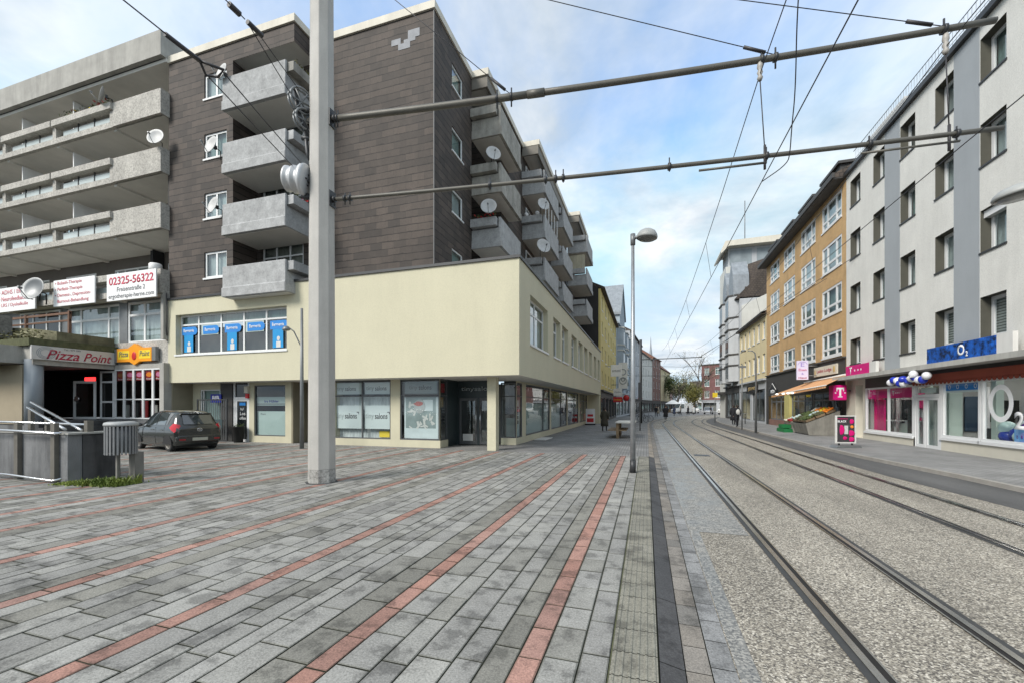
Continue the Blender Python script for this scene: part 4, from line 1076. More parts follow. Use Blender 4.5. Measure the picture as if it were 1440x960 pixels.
for i, (s_, w_) in enumerate((('• ADHS / Eltern', 2.5), ('• Neurofeedback', 2.4), ('• LRS / Dyskalkulie', 2.6))):
    lettering(s_, 'text_red', t, FSg, -34.0, 7.85 - i * .36, .062, w_, .24, bold=.006, align='LEFT')
m_ = MB(); m_.lathe([(.22, 0), (.26, .05), (.26, .30), (.22, .34)], (-22.4, 14.3, 8.12), 14); tag(m_.build('flower_tub', 'white_paint'), 'round white tub standing behind the phone number sign', 'tub')
plant('balcony_plant', 'flowering plants with yellow blooms on the top concrete balcony ledge', 'plant', ((-29.2, 14.05, 16.55), (-25.4, 14.35, 16.95)), ['leaf_green', 'moss', 'yellow_paint', 'dark_red'], 5, 260, .09)

# ================================================================== pizza place under the block
pz = thing('pizzeria', 'pizza place with a dark passage under a concrete canopy and tall glass strips', 'shop', (-25, 13.5, 0))
mb = MB(); mb.box(-45, -20.95, 14.3, 14.9, 0, 1.03); mb.box(-45, -25.3, 11.35, 14.3, 0, 1.0)
mb.build('platform', 'stain_stone', pz)
mb = MB()
for k in range(4): mb.box(-25.297, -25.29 + .3 * (4 - k), 11.36 + .002 * k, 13.9, 0 if k == 0 else .25 * k - .0, .25 * (k + 1) - .02 * 0)
mb.build('steps', 'dark_stone', pz)
mb = MB(); mb.box(-33, -25.42, 11.35, 14.7, 3.72, 4.30); mb.box(-25.42, -25.36, 11.35, 14.3, 3.5, 3.72); mb.build('canopy', 'concrete', pz)
mb = MB(); mb.box(-33, -25.3, 11.2, 14.7, 4.30, 4.62); mb.build('canopy_ledge', 'moss', pz)
mb = MB(); mb.lathe([(.30, 0), (.30, 2.75)], (-25.72, 11.55, .98), 22); mb.build('column', mat('blue_grey_column', (.25, .28, .31), .6, .12, 1.5), pz)
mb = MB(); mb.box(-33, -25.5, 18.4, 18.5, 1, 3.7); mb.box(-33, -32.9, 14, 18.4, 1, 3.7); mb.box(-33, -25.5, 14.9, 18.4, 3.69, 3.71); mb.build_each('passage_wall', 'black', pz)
mb = MB(); mb.box(-27.9, -27.2, 14.45, 14.55, 2.95, 3.18); mb.build('red_light_box', emit('red_glow', (.9, .04, .04), 1.2), pz)
FP = south(14.3)
mb = MB(); mb.wall(FP, -21.95, -20.9 - .75, 1.0, 3.72); mb.fbox(FP, -25.4, -21.95, -.2, -.02, 3.5, 3.72); mb.build('shop_wall', 'concrete', pz)
cols = [-25.36 + 3.4 * k / 5 for k in range(6)]
for k in range(5):
    w = window(FP, pz, cols[k] + .004, cols[k + 1] - .004, 1.06, 3.5, -.08, (), (2.02,), .06, 'white_frame', 'shop_glass', None, name='glass_strip')
    f = MB(); f.fbox(FP, cols[k] + .1, cols[k + 1] - .1, -.10, -.09, 2.95, 3.42); f.build('red_sticker', 'dark_red', w)
    f = MB(); f.plate(FP, [((cols[k] + cols[k + 1]) / 2 + .21 * math.cos(a * .5236), 3.22 + .11 * math.sin(a * .5236)) for a in range(12)], -.088, -.084); f.build('food_print', [mat('food_brown', (.35, .12, .04), .6, .4, 9), 'pink_text', 'pink_text', 'orange', 'pink_text'][k], w)
    lettering(['Salate', 'Gyros', 'Döner', 'Schnitzel', 'Pizza'][k], 'white', w, FP, (cols[k] + cols[k + 1]) / 2, 3.02, -.085, .36, .07)
    f = MB(); f.fbox(FP, cols[k] + .1, cols[k + 1] - .1, -.35, -.3, 1.1, 1.75 + .1 * (k % 3)); f.build('counter', ['room', 'room_dark', 'dark_red', 'room', 'dark_red'][k], w)
mb = MB(); mb.box(-25.5, -21.9, 17.0, 17.05, 1, 3.7); mb.box(-21.95, -21.9, 14.5, 17, 1, 3.7); mb.box(-25.45, -21.9, 14.4, 17, 1.0, 1.03); mb.build('dining_room', mat('dining_wall', (.17, .14, .08), .9, .3, 1), pz)
w = window(FP, pz, -26.45, -25.42, 1.04, 3.45, -.08, (), (2.9, 1.9), .09, 'white_frame', 'dark_glass', None, name='side_pane')
# door leaf standing open
Dr = Fr((-26.5, 14.2), (-.93, -.37), (.37, -.93))
dl = MB(); dl.fbox(Dr, 0, .1, 0, .05, 1.03, 2.95); dl.fbox(Dr, .95, 1.05, 0, .05, 1.03, 2.95); dl.fbox(Dr, .1, .95, 0, .05, 1.03, 1.15); dl.fbox(Dr, .1, .95, 0, .05, 2.83, 2.95)
dl = dl.build('door', 'white_frame', pz)
g = MB(); g.fbox(Dr, .1, .95, .02, .03, 1.15, 2.83); g.build('pane', 'shop_glass', dl)
g = MB(); g.lathe([(.10, 0), (.13, .01), (.13, .03), (.10, .04)], Dr.p(.86, .07, 2.05), 16, 0, (.37, -.93, 0)); g.build('handle', 'chrome', dl)
# signs
FPs = east(-25.35)
t = thing('pizza_sign', 'long pale fascia sign with flowing red letters over the dark passage', 'sign', (-25.3, 12.8, 3.7))
m_ = MB(); m_.fbox(FPs, 11.25, 14.28, .0, .12, 3.72, 4.32); m_.build('panel', mat('sign_pale', (.55, .54, .52), .5, .08, 1), t, bevel=.01)
m_ = MB()
for r_ in (.16, .21, .26): m_.tube([FPs.p(11.72 + r_ * 1.2 * math.cos(a * .3927), .124, 4.02 + r_ * math.sin(a * .3927)) for a in range(17)], .008, 5)
m_.build('swirl', 'slate_grey', t)
lettering('Pizza', 'maroon', t, FPs, 12.30, 3.98, .124, 1.15, .42, bold=.01, shear=.35); lettering('Point', 'maroon', t, FPs, 13.58, 3.98, .124, 1.1, .40, bold=.01, shear=.35); lettering('Tel.: 977 599', 'text_grey', t, FPs, 12.62, 4.24, .124, .6, .08)
FPo = south(14.38)
t = thing('pizza_sign', 'small orange and yellow illuminated sign above the glass strip of the pizza place', 'sign', (-23.8, 14.3, 3.75))
m_ = MB(); m_.fbox(FPo, -25.0, -22.55, 0, .16, 3.85, 4.50); m_.plate(FPo, [(-24.2, 4.5), (-23.3, 4.5), (-23.75, 4.72)], .0, .16); m_.plate(FPo, [(-24.1, 3.85), (-23.75, 3.68), (-23.4, 3.85)], 0, .16); m_.build('panel', 'orange_sign', t)
m_ = MB(); m_.fbox(FPo, -25.2, -25.0, 0, .15, 3.83, 4.48); m_.fbox(FPo, -22.55, -22.3, 0, .15, 3.86, 4.52); m_.build_each('side_cap', 'grey_metal', t)
m_ = MB(); m_.fbox(FPo, -24.92, -24.1, .162, .166, 3.98, 4.38); m_.fbox(FPo, -23.42, -22.62, .162, .166, 3.98, 4.38); m_.build('yellow_field', 'yellow_paint', t)
lettering('Pizza', 'text_grey', t, FPo, -24.5, 4.22, .168, .66, .26, bold=.01, shear=.15); lettering('Point', 'text_grey', t, FPo, -23.02, 4.22, .168, .68, .26, bold=.01, shear=.15)
m_ = MB(); m_.ball(FPo.p(-23.76, .17, 4.12), .16, .02, .2); m_.build('red_emblem', 'red', t)
m_ = MB(); m_.fbox(FPo, -22.75, -22.0, -.02, .0, 3.52, 3.7); tag(m_.build('air_vent', 'black'), 'black louvred air vent between the glass strip and the orange sign', 'vent')
# planter terrace above the canopy
tp = thing('terrace_planter', 'mossy concrete terrace parapet with rough stone wall above the pizza sign', 'wall', (-30, 12, 4.3))
mb = MB(); mb.plate(Fr((0, 0), (1, 0), (0, -1)), [(-36, 4.64), (-25.5, 4.64), (-25.5, 5.05), (-27.5, 5.3), (-31, 5.55), (-36, 5.7)], -12.2, -14.4); mb.build('parapet', mat('mossy_concrete', (.19, .18, .11), .95, .5, 2.2, streak=.3, speck=.2), tp)
mb = MB(); mb.box(-36, -28.6, 10.9, 12.1, 4.35, 5.9); mb.build('stone_wall', 'field_stone', tp)
mb = MB(); mb.box(-33, -25.6, 12.7, 12.76, 5.62, 5.70); mb.box(-33, -25.6, 12.7, 12.76, 5.95, 6.05); mb.box(-25.7, -25.6, 12.68, 12.78, 5.0, 6.1); mb.box(-29, -28.9, 12.68, 12.78, 5.3, 6.1); mb.build('terrace_rail', mat('old_rail_wood', (.16, .09, .06), .9, .3, 3), tp)
plant('terrace_plant', 'yellowed grass and moss along the terrace edge above the pizza sign', 'plant', ((-31, 11.3, 4.6), (-25.6, 12.1, 5.05)), ['leaf_pale', 'leaf', 'moss'], 8, 500, .10)['kind'] = 'stuff'
# low annex at the far left
an = thing('annex_building', 'low cream annex with a white door and a small pitched canopy at the left edge', 'building', (-29, 11, 0))
FA = south(11.3)
mb = MB(); mb.wall(FA, -40, -26.02, .9, 3.5, [(-29.6, -27.75, .95, 3.2)], .1); mb.face([(-26.02, 11.3, .9), (-26.02, 11.5, .9), (-26.02, 11.5, 3.5), (-26.02, 11.3, 3.5)]); mb.build('wall', mat('tan_wall', (.33, .28, .20), .9, .12, 1.2), an)
mb = MB(); mb.plate(east(0), [(10.5, 3.42), (11.3, 3.75), (11.3, 3.85), (10.45, 3.5)], -40, -26.9); mb.box(-40, -26.3, 10.42, 10.5, 3.35, 3.45); mb.build('canopy', mat('felt_roof', (.21, .22, .19), .9, .2, 2), an)
mb = MB(); mb.fbox(FA, -29.6, -27.75, -.08, -.02, .95, 3.2); d = mb.build('door', 'white_frame', an)
mb = MB(); mb.fbox(FA, -29.2, -28.3, -.018, -.012, 1.9, 2.9); mb.build('pane', 'dark_glass', d)
mb = MB(); mb.box(-33, -26.1, 10.0, 14, 3.55, 4.3); mb.build('beam_ends', 'concrete', an)
# ================================================================== ramp wall with handrails
rw = thing('ramp_wall', 'stained grey concrete ramp wall with steel handrails at the left of the plaza', 'ramp', (-14.5, 6.5, 0))
mb = MB(); mb.box(-20, -12.2, 6.02, 6.28, -.05, 1.06); mb.build('wall', 'stain_stone', rw, bevel=.012)
mb = MB(); mb.box(-12.32, -12.18, 6.285, 7.0, -.05, 1.05); mb.box(-20, -12.325, 6.285, 6.95, -.05, .98); mb.build('end_wall', 'dark_stone', rw)
mb = MB(); mb.box(-20, -12.14, 6.0, 6.40, 1.062, 1.10); mb.box(-12.5, -12.14, 6.40, 7.03, 1.062, 1.10); mb.build('coping', mat('pale_coping', (.30, .30, .28), .9, .2, 2), rw)
mb = MB(); mb.tube([(-20, 5.86, 1.14), (-14, 5.84, 1.14), (-12.36, 5.86, 1.10), (-12.28, 5.96, 1.10)], .028, 8); mb.tube([(-20, 6.5, 1.33), (-12.4, 6.5, 1.26)], .028, 8); mb.tube([(-20, 5.86, .13), (-14, 5.84, .13), (-12.38, 5.86, .06), (-12.28, 5.96, .10)], .026, 8)
mb.tube([(-15.3, 6.75, 1.66), (-12.55, 6.15, 1.17)], .03, 8); mb.tube([(-15.85, 7.06, 1.80), (-12.75, 6.45, 1.20), (-12.45, 6.40, 1.13)], .03, 8); mb.build('handrail', 'bare_steel', rw)
mb = MB()
for x_ in (-13.9, -12.55): mb.box(x_ - .07, x_ + .07, 5.93, 6.015, 0, 1.32)
mb.box(-12.42, -12.3, 6.42, 6.54, 1.1, 1.36); mb.box(-15.36, -15.24, 6.78, 6.86, .98, 1.66); mb.box(-14.1, -14.02, 6.52, 6.6, .98, 1.42); mb.build('rail_post', mat('post_steel', (.15, .14, .12), .6, .25, 4, metal=.3), rw)
# litter bin
bn = thing('litter_bin', 'slatted grey litter bin on posts at the end of the ramp wall', 'bin', (-10.75, 6.3, 0))
mb = MB(); bc = Vector((-10.85, 6.25, 0))
mb.lathe([(.245, .70), (.245, 1.24)], bc, 24); mb.build('drum', mat('bin_drum', (.14, .145, .15), .6, .15, 4), bn)
mb = MB()
for k in range(26):
    a = 2 * math.pi * k / 26; F_ = Fr((bc.x + .257 * math.cos(a), bc.y + .257 * math.sin(a)), (-math.sin(a), math.cos(a)), (math.cos(a), math.sin(a)))
    mb.fbox(F_, -.016, .016, 0, .02, .66, 1.27)
mb.build('slat', mat('bin_slat', (.20, .205, .21), .55, .12, 6), bn)
mb = MB(); mb.lathe([(.20, 1.29), (.285, 1.27), (.292, 1.30), (.28, 1.34), (.22, 1.36), (.16, 1.36), (.155, 1.30)], bc, 28); mb.build('rim', mat('bin_rim', (.35, .36, .36), .5, .1, 4), bn)
mb = MB(); mb.box(-10.98, -10.93, 6.22, 6.27, 0, .7); mb.box(-10.93, -10.74, 6.44, 6.62, 0, .68); mb.build('post', mat('bin_post', (.17, .165, .15), .7, .3, 4), bn)
# weeds
rr = random.Random(11); mb = MB()
for k in range(2600):
    t = rr.random(); x_ = -12.25 + 1.65 * t; y_ = 5.92 + .12 * t + rr.gauss(0, .09) + .1 * t
    if rr.random() < .35: y_ += .25 * t
    h = rr.uniform(.03, .14) * (.5 + 1.4 * t) * (.45 + 1.3 * abs(mnoise.noise(Vector((x_ * 5, y_ * 5, 0))))); a = rr.uniform(0, 6.28); w_ = rr.uniform(.006, .015); b = Vector((x_, y_, -.002)); o_ = Vector((math.cos(a), math.sin(a), 0)); s_ = Vector((-math.sin(a), math.cos(a), 0)) * w_
    tip = b + o_ * h * rr.uniform(.2, .8) + Vector((0, 0, h))
    mid = b + (tip - b) * .55 + Vector((0, 0, h * .12))
    mb.face([b - s_, b + s_, mid + s_ * 1.2, tip, mid - s_ * 1.2])
o = mb.build('weeds', 'grass', weld=False); o['kind'] = 'stuff'; o['label'] = 'bright green weeds growing at the foot of the ramp wall and litter bin'

# ================================================================== gate, tub, slim lamp
gt = thing('gate', 'open barred metal gate behind the parked car with a dark panel', 'gate', (-19.6, 15.0, 0))
FG = south(15.0)
mb = MB(); mb.fbox(FG, -18.72, -18.66, 0, .05, .06, 2.02); mb.fbox(FG, -20.6, -20.54, 0, .05, .06, 2.02); mb.fbox(FG, -20.54, -18.72, 0, .05, 1.96, 2.02); mb.fbox(FG, -20.54, -18.72, 0, .05, .06, .11); mb.fbox(FG, -20.54, -18.72, 0, .05, 1.0, 1.04)
mb.build('frame', 'dark_metal', gt)
mb = MB()
for k in range(1, 15): mb.fbox(FG, -20.54 + k * .125 - .008, -20.54 + k * .125 + .008, .015, .035, .11, 1.96)
mb.build('bars', 'grey_metal', gt)
mb = MB(); mb.fbox(FG, -20.5, -18.95, .052, .07, .66, 1.06); mb.build('panel', mat('teal_panel', (.03, .055, .06), .6, .1, 2), gt)
t = thing('office_sign', 'small dark blue sign with white letters on the glass behind the gate', 'sign', (-19.7, 15.3, 1.8))
FO = south(15.36); m_ = MB(); m_.fbox(FO, -20.2, -19.52, .0, .03, 1.86, 2.27); m_.build('panel', 'blue', t); lettering('BIB', 'white', t, FO, -19.86, 2.08, .032, .46, .22, bold=.03)
tb = thing('planter_pot', 'tall black planter tub with small leafy plant beside the white framed door', 'planter', (-18.15, 15.1, 0))
mb = MB(); mb.lathe([(.17, 0), (.19, .02), (.25, .70), (.27, .71), (.27, .74), (.24, .74), (.23, .68), (.0, .68)], (-18.15, 15.1, 0), 18); mb.build('tub', 'black', tb)
rr = random.Random(5); mb = MB()
for k in range(90):
    c = Vector((-18.15 + rr.gauss(0, .1), 15.1 + rr.gauss(0, .1), .72 + abs(rr.gauss(0, .07)))); a = rr.uniform(0, 6.28); t_ = Vector((math.cos(a), math.sin(a), .5)) * .05; b = Vector((-math.sin(a), math.cos(a), .2)) * .02
    mb.face([c - t_, c - b, c + t_, c + b])
mb.build('foliage', 'leaf_green', tb, weld=False)
sl = thing('street_lamp', 'slim dark lamp post with a small lamp on a bent arm, left of the pole', 'street lamp', (-13.1, 13.67, 0))
mb = MB(); mb.tube([(-13.1, 13.67, 0), (-13.1, 13.67, 2.6), (-13.1, 13.67, 5.56)], [.085, .07, .05], 12); mb.build('post', 'grey_metal', sl)
mb = MB(); mb.tube([(-13.1, 13.67, 4.0), (-13.16, 13.63, 4.15), (-13.32, 13.5, 4.62), (-13.42, 13.42, 4.74)], .024, 8); mb.build('arm', 'grey_metal', sl)
mb = MB(); mb.lathe([(0, .13), (.06, .125), (.11, .09), (.145, .03), (.15, -.02), (.12, -.05), (0, -.06)], (-13.55, 13.35, 4.70), 18, 0, (-.1, -.1, 1)); mb.build('lamp_head', 'grey_metal', sl)

# ================================================================== parked hatchback (modelled facing +x, rear axle at the origin)
def build_car():
    r = thing('parked_car', None, 'car')
    st = [  # x, sill z, half width sill, belt z, half width belt, roof z, half width roof
        (-.56, .46, .58, .80, .66, .83, .56), (-.545, .30, .66, .86, .715, .88, .60), (-.46, .24, .735, .90, .765, 1.00, .60), (-.36, .22, .765, .92, .785, 1.20, .575), (-.24, .20, .78, .93, .795, 1.41, .56),
        (-.10, .19, .785, .935, .798, 1.48, .565), (.30, .18, .79, .935, .80, 1.525, .575), (.80, .17, .79, .925, .80, 1.54, .58), (1.25, .17, .79, .915, .80, 1.53, .58), (1.62, .17, .79, .905, .795, 1.46, .57),
        (1.95, .17, .79, .90, .79, 1.26, .58), (2.28, .18, .785, .895, .78, 1.00, .62), (2.45, .18, .78, .87, .77, .925, .62), (2.70, .20, .76, .80, .745, .86, .58), (2.92, .24, .70, .70, .68, .77, .50), (3.0, .34, .58, .60, .56, .66, .40)]
    def ring(s):
        x, zs, ws, zb, wb, zr, wr = s
        zm = (zs + zb) / 2
        h = [(-ws * .96, zs), (-ws - .012, zs + .09), (-max(ws, wb) - .018, zm + .04), (-wb - .005, zb - .07), (-wb + .012, zb), (-(wb * .45 + wr * .55), zb + (zr - zb) * .55), (-wr, zb + (zr - zb) * .90), (-wr * .72, zr - .005), (0, zr + .012)]
        return [Vector((x, y, z)) for y, z in h] + [Vector((x, -y, z)) for y, z in h[-2::-1]]
    rings = [ring(s) for s in st]
    mb = MB(); mb.loft(rings, 0, True, True)
    b = mb.build('body', 'car_paint', r)
    n = len(rings[0])
    # glazing: slightly proud copies of the loft faces between belt and roof
    def patch(i0, i1, k0, k1, off=.006, inset=(0, 0)):
        pts = []
        g = MB()
        grid = [[rings[i][k] for k in range(k0, k1 + 1)] for i in range(i0, i1 + 1)]
        return grid
    def glaze(name, quads, mt='car_glass', par=b):
        g = MB()
        for q in quads: g.face(q, 0, True)
        return g.build(name, mt, par)
    def P_(xf, side, t):
        """point on the side glass: x along the car, t 0..1 from belt to roof edge"""
        for i in range(len(st) - 1):
            if st[i][0] <= xf <= st[i + 1][0]:
                f = (xf - st[i][0]) / (st[i + 1][0] - st[i][0]); A = [a + (c - a) * f for a, c in zip(st[i], st[i + 1])]; break
        x, zs, ws, zb, wb, zr, wr = A
        pts = [(wb - .012, zb), (wb * .45 + wr * .55, zb + (zr - zb) * .55), (wr, zb + (zr - zb) * .90)]
        tt = t * 2; i = 0 if tt < 1 else 1; f = min(tt - i, 1)
        y = pts[i][0] + (pts[i + 1][0] - pts[i][0]) * f; z = pts[i][1] + (pts[i + 1][1] - pts[i][1]) * f
        return Vector((xf, side * (y + .006), z))
    for sd_ in (-1, 1):
        def strip_glass(x0a, x0b, x1a, x1b):
            q = []; N_ = 6
            for j in range(N_):
                for t0, t1 in ((.08, .5), (.5, .93)):
                    def X_(f, t): return (x0a + (x0b - x0a) * t) * (1 - f) + (x1a + (x1b - x1a) * t) * f
                    f0, f1 = j / N_, (j + 1) / N_
                    q.append([P_(X_(f0, t0), sd_, t0), P_(X_(f1, t0), sd_, t0), P_(X_(f1, t1), sd_, t1), P_(X_(f0, t1), sd_, t1)])
            return q
        glaze('side_window', strip_glass(.10, -.02, .18, .22)); glaze('side_window', strip_glass(.24, .28, .86, .86)); glaze('side_window', strip_glass(.94, .93, 1.98, 1.60))
        # door seams, rubbing strip, handles
        d_ = MB()
        for xs in ((.22, .24), (.90, .91), (1.98, 1.95)):
            d_.tube([(xs[0], sd_ * .806, .30), (xs[0] + .01, sd_ * .815, .58), (xs[1], sd_ * .802, .90)], .006, 5)
        d_.build('door_seam', 'black', b)
        d_ = MB(); d_.box(.28, .88, sd_ * .812 - .012, sd_ * .812 + .012, .50, .545); d_.box(.95, 1.95, sd_ * .812 - .012, sd_ * .812 + .012, .50, .545); d_.build('rubbing_strip', 'plastic', b)
        d_ = MB()
        for hx in (.32, 1.05): d_.tube([(hx, sd_ * .80, .80), (hx + .02, sd_ * .83, .80), (hx + .16, sd_ * .83, .80), (hx + .18, sd_ * .80, .80)], .014, 6)
        d_.build('door_handle', 'car_paint', b)
        t_ = MB(); t_.loft([[Vector((-.50, sd_ * .60, .72)), Vector((-.53, sd_ * .70, .70)), Vector((-.42, sd_ * .775, .72)), Vector((-.20, sd_ * .80, .83))], [Vector((-.53, sd_ * .52, .80)), Vector((-.53, sd_ * .66, .85)), Vector((-.42, sd_ * .772, .90)), Vector((-.14, sd_ * .80, .90))], [Vector((-.45, sd_ * .60, 1.0)), Vector((-.44, sd_ * .68, 1.02)), Vector((-.36, sd_ * .73, 1.06)), Vector((-.28, sd_ * .755, 1.03))]], 0, True, False, False)
        for v in range(len(t_.v)): t_.v[v] = (t_.v[v][0] - .022, t_.v[v][1] + sd_ * .014, t_.v[v][2])
        t_.build('tail_light', 'tail_light', b)
        m_ = MB(); m_.loft([[Vector((1.90, sd_ * .80, .93)), Vector((1.95, sd_ * .80, .93)), Vector((1.95, sd_ * .80, 1.0)), Vector((1.90, sd_ * .80, 1.0))], [Vector((1.86, sd_ * .97, .92)), Vector((1.96, sd_ * .97, .92)), Vector((1.96, sd_ * .97, 1.05)), Vector((1.86, sd_ * .97, 1.05))]]); m_.build('wing_mirror', 'car_paint', b)
        for xw in (0, 2.38):
            c = Vector((xw, sd_ * .70, .285)); w_ = MB(); w_.lathe([(.18, -.085), (.26, -.09), (.285, -.07), (.285, .07), (.26, .09), (.19, .085), (.185, .05), (0, .05)], c, 28, 0, (0, sd_, 0)); w_ = w_.build('wheel', 'tyre', r)
            q = MB(); q.lathe([(.19, .06), (.195, .088), (.17, .085), (.15, .062), (.06, .075), (.05, .09), (0, .092)], c, 24, 0, (0, sd_, 0)); q.build('rim', 'rim', w_)
            q = MB()
            for k in range(9):
                a = k * 2 * math.pi / 9; q.ball(c + Vector((.115 * math.cos(a), sd_ * .068, .115 * math.sin(a))), .022, .006, .022, n=8, k=4)
            q.build('rim_hole', 'black', w_)
            q = MB(); q.plate(Fr((xw, sd_ * .795), (1, 0), (0, sd_)), [(.335 * math.cos(a * math.pi / 12), .285 + .335 * math.sin(a * math.pi / 12)) for a in range(13)], -.15, .028); q.build('wheel_arch', 'black', b)
    # tailgate glass, emblem, plate, bumper
    glaze('rear_window', [[Vector((-.482, -.50, 1.01)), Vector((-.482, .50, 1.01)), Vector((-.30, .475, 1.36)), Vector((-.30, -.475, 1.36))]])
    q = MB(); q.box(-.33, -.20, -.52, .52, 1.385, 1.43); q.build('roof_spoiler', 'car_paint', b, bevel=.015)
    q = MB(); q.tube([(-.57 + .01 * math.cos(a), .075 * math.cos(a), .80 + .055 * math.sin(a)) for a in [k * .524 for k in range(13)]], .012, 6); q.box(-.575, -.56, -.03, .03, .785, .815); q.build('emblem', 'chrome', b)
    q = MB(); q.box(-.60, -.52, -.70, .70, .34, .60); q.box(-.58, -.40, -.76, .76, .36, .56); q.build('rear_bumper', 'car_paint', b, bevel=.035)
    q = MB(); q.box(-.612, -.60, -.26, .26, .40, .51); q.build('number_plate', 'plate', b)
    for sd_ in (-1, 1):
        q = MB(); q.box(-.606, -.598, sd_ * .58 - .10, sd_ * .58 + .10, .42, .48); q.build('reflector', 'dark_red', b)
    q = MB(); q.box(-.3, 2.8, -.70, .70, .14, .24); q.build('underside', 'black', b)
    q = MB(); q.tube([(-.26, 0, 1.44), (-.45, 0, 1.60)], .006, 5); q.build('aerial', 'black', b)
    return r
car = build_car()
car.location = (-16.78, 12.0, 0); car.rotation_euler = (0, 0, R(169))
car['label'] = 'dark grey hatchback parked in front of the beige shop, seen from behind'
# ================================================================== catenary pole, beams, wires
pl = thing('catenary_pole', 'thick octagonal painted tramway pole standing on the plaza', 'pole', (-6.8, 7.9, 0))
pc = Vector((-6.92, 7.80, 0))
def octa(r, z, rot=R(17.5 + 10)): return [pc + Vector((r * math.cos(rot + k * math.pi / 4), r * math.sin(rot + k * math.pi / 4), z)) for k in range(8)]
mb = MB(); mb.loft([octa(.2945, .30), octa(.245, 11.95)], 0, False); mb.build('shaft', 'pole_paint', pl, bevel=.012)
mb = MB(); mb.loft([octa(.296, -.02), octa(.2948, .30)], 0, False); mb.build('worn_base', 'pole_worn', pl, bevel=.01)
mb = MB(); mb.loft([octa(.36, -.004), octa(.34, .012)], 0, False); mb.build('base_ring', 'dark_stone', pl)
vd = Vector((-.30, -.95, 0)).normalized()                        # faces the camera side of the pole
lf = Vector((-.88, -.475, 0)).normalized()
mb = MB()
for z in (5.95, 7.15):
    F_ = Fr((pc.x + lf.x * .245, pc.y + lf.y * .245), (-lf.y, lf.x), (lf.x, lf.y)); mb.fbox(F_, -.04, .05, 0, .012, z, z + .42)
mb.build('slot', 'black', pl)
mb = MB()
for z in (6.32, 7.0, 7.62, 8.25): mb.tube([pc + lf * .2 + Vector((0, 0, z)), pc + lf * .42 + Vector((0, 0, z))], .05, 8)
mb.build('bracket', 'dark_metal', pl)
# tension wheel, stacked pale discs
tw = thing('cable_tensioner', 'large pale grooved tension wheel on the left of the thick pole', 'wheel', tuple(pc + lf * .5 + Vector((0, 0, 6.65))))
ax = Vector((.93, .26, -.12)).normalized(); cW = pc + lf * .42 + Vector((0, 0, 6.68))
mb = MB(); mb.lathe([(0, -.34), (.24, -.34), (.27, -.32), (.27, -.28), (.24, -.25), (.24, -.17), (.29, -.15), (.29, -.11), (.25, -.08), (.25, .0), (.34, .04), (.35, .10), (.33, .13), (.30, .135), (.27, .15), (0, .16)], cW, 36, 0, ax); mb.build('drum', 'reel', tw)
mb = MB(); mb.lathe([(0, .162), (.06, .162), (.06, .20), (0, .21)], cW, 14, 0, ax)
for k in range(5):
    a = k * 1.2566; u_ = ax.cross(Vector((0, 0, 1))).normalized(); v_ = ax.cross(u_); mb.ball(cW + ax * .165 + (u_ * math.cos(a) + v_ * math.sin(a)) * .12, .022, .022, .022, n=8, k=5)
mb.build('hub', 'dark_metal', tw)
mb = MB(); mb.tube([pc + lf * .22 + Vector((0, 0, 6.35)), cW + Vector((.05, 0, -.28)), cW + ax * .1 + Vector((0, 0, -.1))], .035, 8); mb.tube([pc + lf * .22 + Vector((0, 0, 7.02)), cW + ax * .2 + Vector((.1, 0, .25))], .04, 8); mb.build('arm', 'dark_metal', tw)
# open spoked tension wheels above
ow = thing('cable_tensioner', 'dark spoked double tension wheel bolted to the thick pole above the pale one', 'wheel', tuple(pc + lf * .5 + Vector((0, 0, 8.1))))
ax2 = Vector((.93, -.30, 0)).normalized(); u_ = ax2.cross(Vector((0, 0, 1))).normalized()
mb = MB()
for cz, rr_, off in ((8.42, .27, .42), (8.02, .22, .36)):
    c2 = pc + lf * off + Vector((0, 0, cz))
    for o_ in (-.05, .05):
        mb.tube([c2 + ax2 * o_ + (u_ * math.cos(a * .3491) + Vector((0, 0, 1)) * math.sin(a * .3491)) * rr_ for a in range(19)], .025, 6)
    for k in range(3):
        a = k * 1.05; e = (u_ * math.cos(a) + Vector((0, 0, 1)) * math.sin(a)) * rr_; mb.tube([c2 - e, c2 + e], .02, 5)
mb.build('spoked_rim', 'grey_metal', ow)
mb = MB(); mb.tube([pc + lf * .55 + Vector((0, 0, 8.7)), pc + lf * .5 + Vector((0, 0, 8.2)), pc + lf * .25 + Vector((0, 0, 7.65))], .05, 8); mb.tube([pc + lf * .36 + Vector((0, 0, 7.9)), pc + lf * .3 + Vector((0, 0, 7.3)), pc + lf * .25 + Vector((0, 0, 7.15))], .04, 8); mb.tube([pc + lf * .55 + Vector((0, 0, 8.2)), pc + lf * .22 + Vector((0, 0, 8.25))], .045, 8); mb.build('arm', 'dark_metal', ow)
# cross beams
bd_ = Vector((math.cos(R(6.1)), math.sin(R(6.1)), 0)); b0 = pc + bd_ * .25
def beam_pt(s, z): return b0 + bd_ * s + Vector((0, 0, z))
tb_ = thing('cross_beam', 'upper thick olive steel tube reaching from the pole across the tracks', 'beam', tuple(beam_pt(0, 8.03)))
def sag(s, L): return -.10 * (1 - (2 * s / L - 1) ** 2)
mb = MB(); mb.tube([beam_pt(s, 8.06 + sag(s, 12.1)) for s in [k * 4.5 / 8 for k in range(9)]], .068, 12); mb.tube([beam_pt(s, 8.06 + sag(s, 12.1)) for s in [4.5 + k * 7.75 / 12 for k in range(13)]], [.062 - .0010 * k for k in range(13)], 12); mb.build('tube', 'olive_tube', tb_)
mb = MB(); mb.tube([beam_pt(4.4, 8.06 + sag(4.4, 12.1)), beam_pt(4.75, 8.06 + sag(4.75, 12.1))], .078, 12); mb.build('sleeve', 'olive_tube', tb_)
mb = MB()
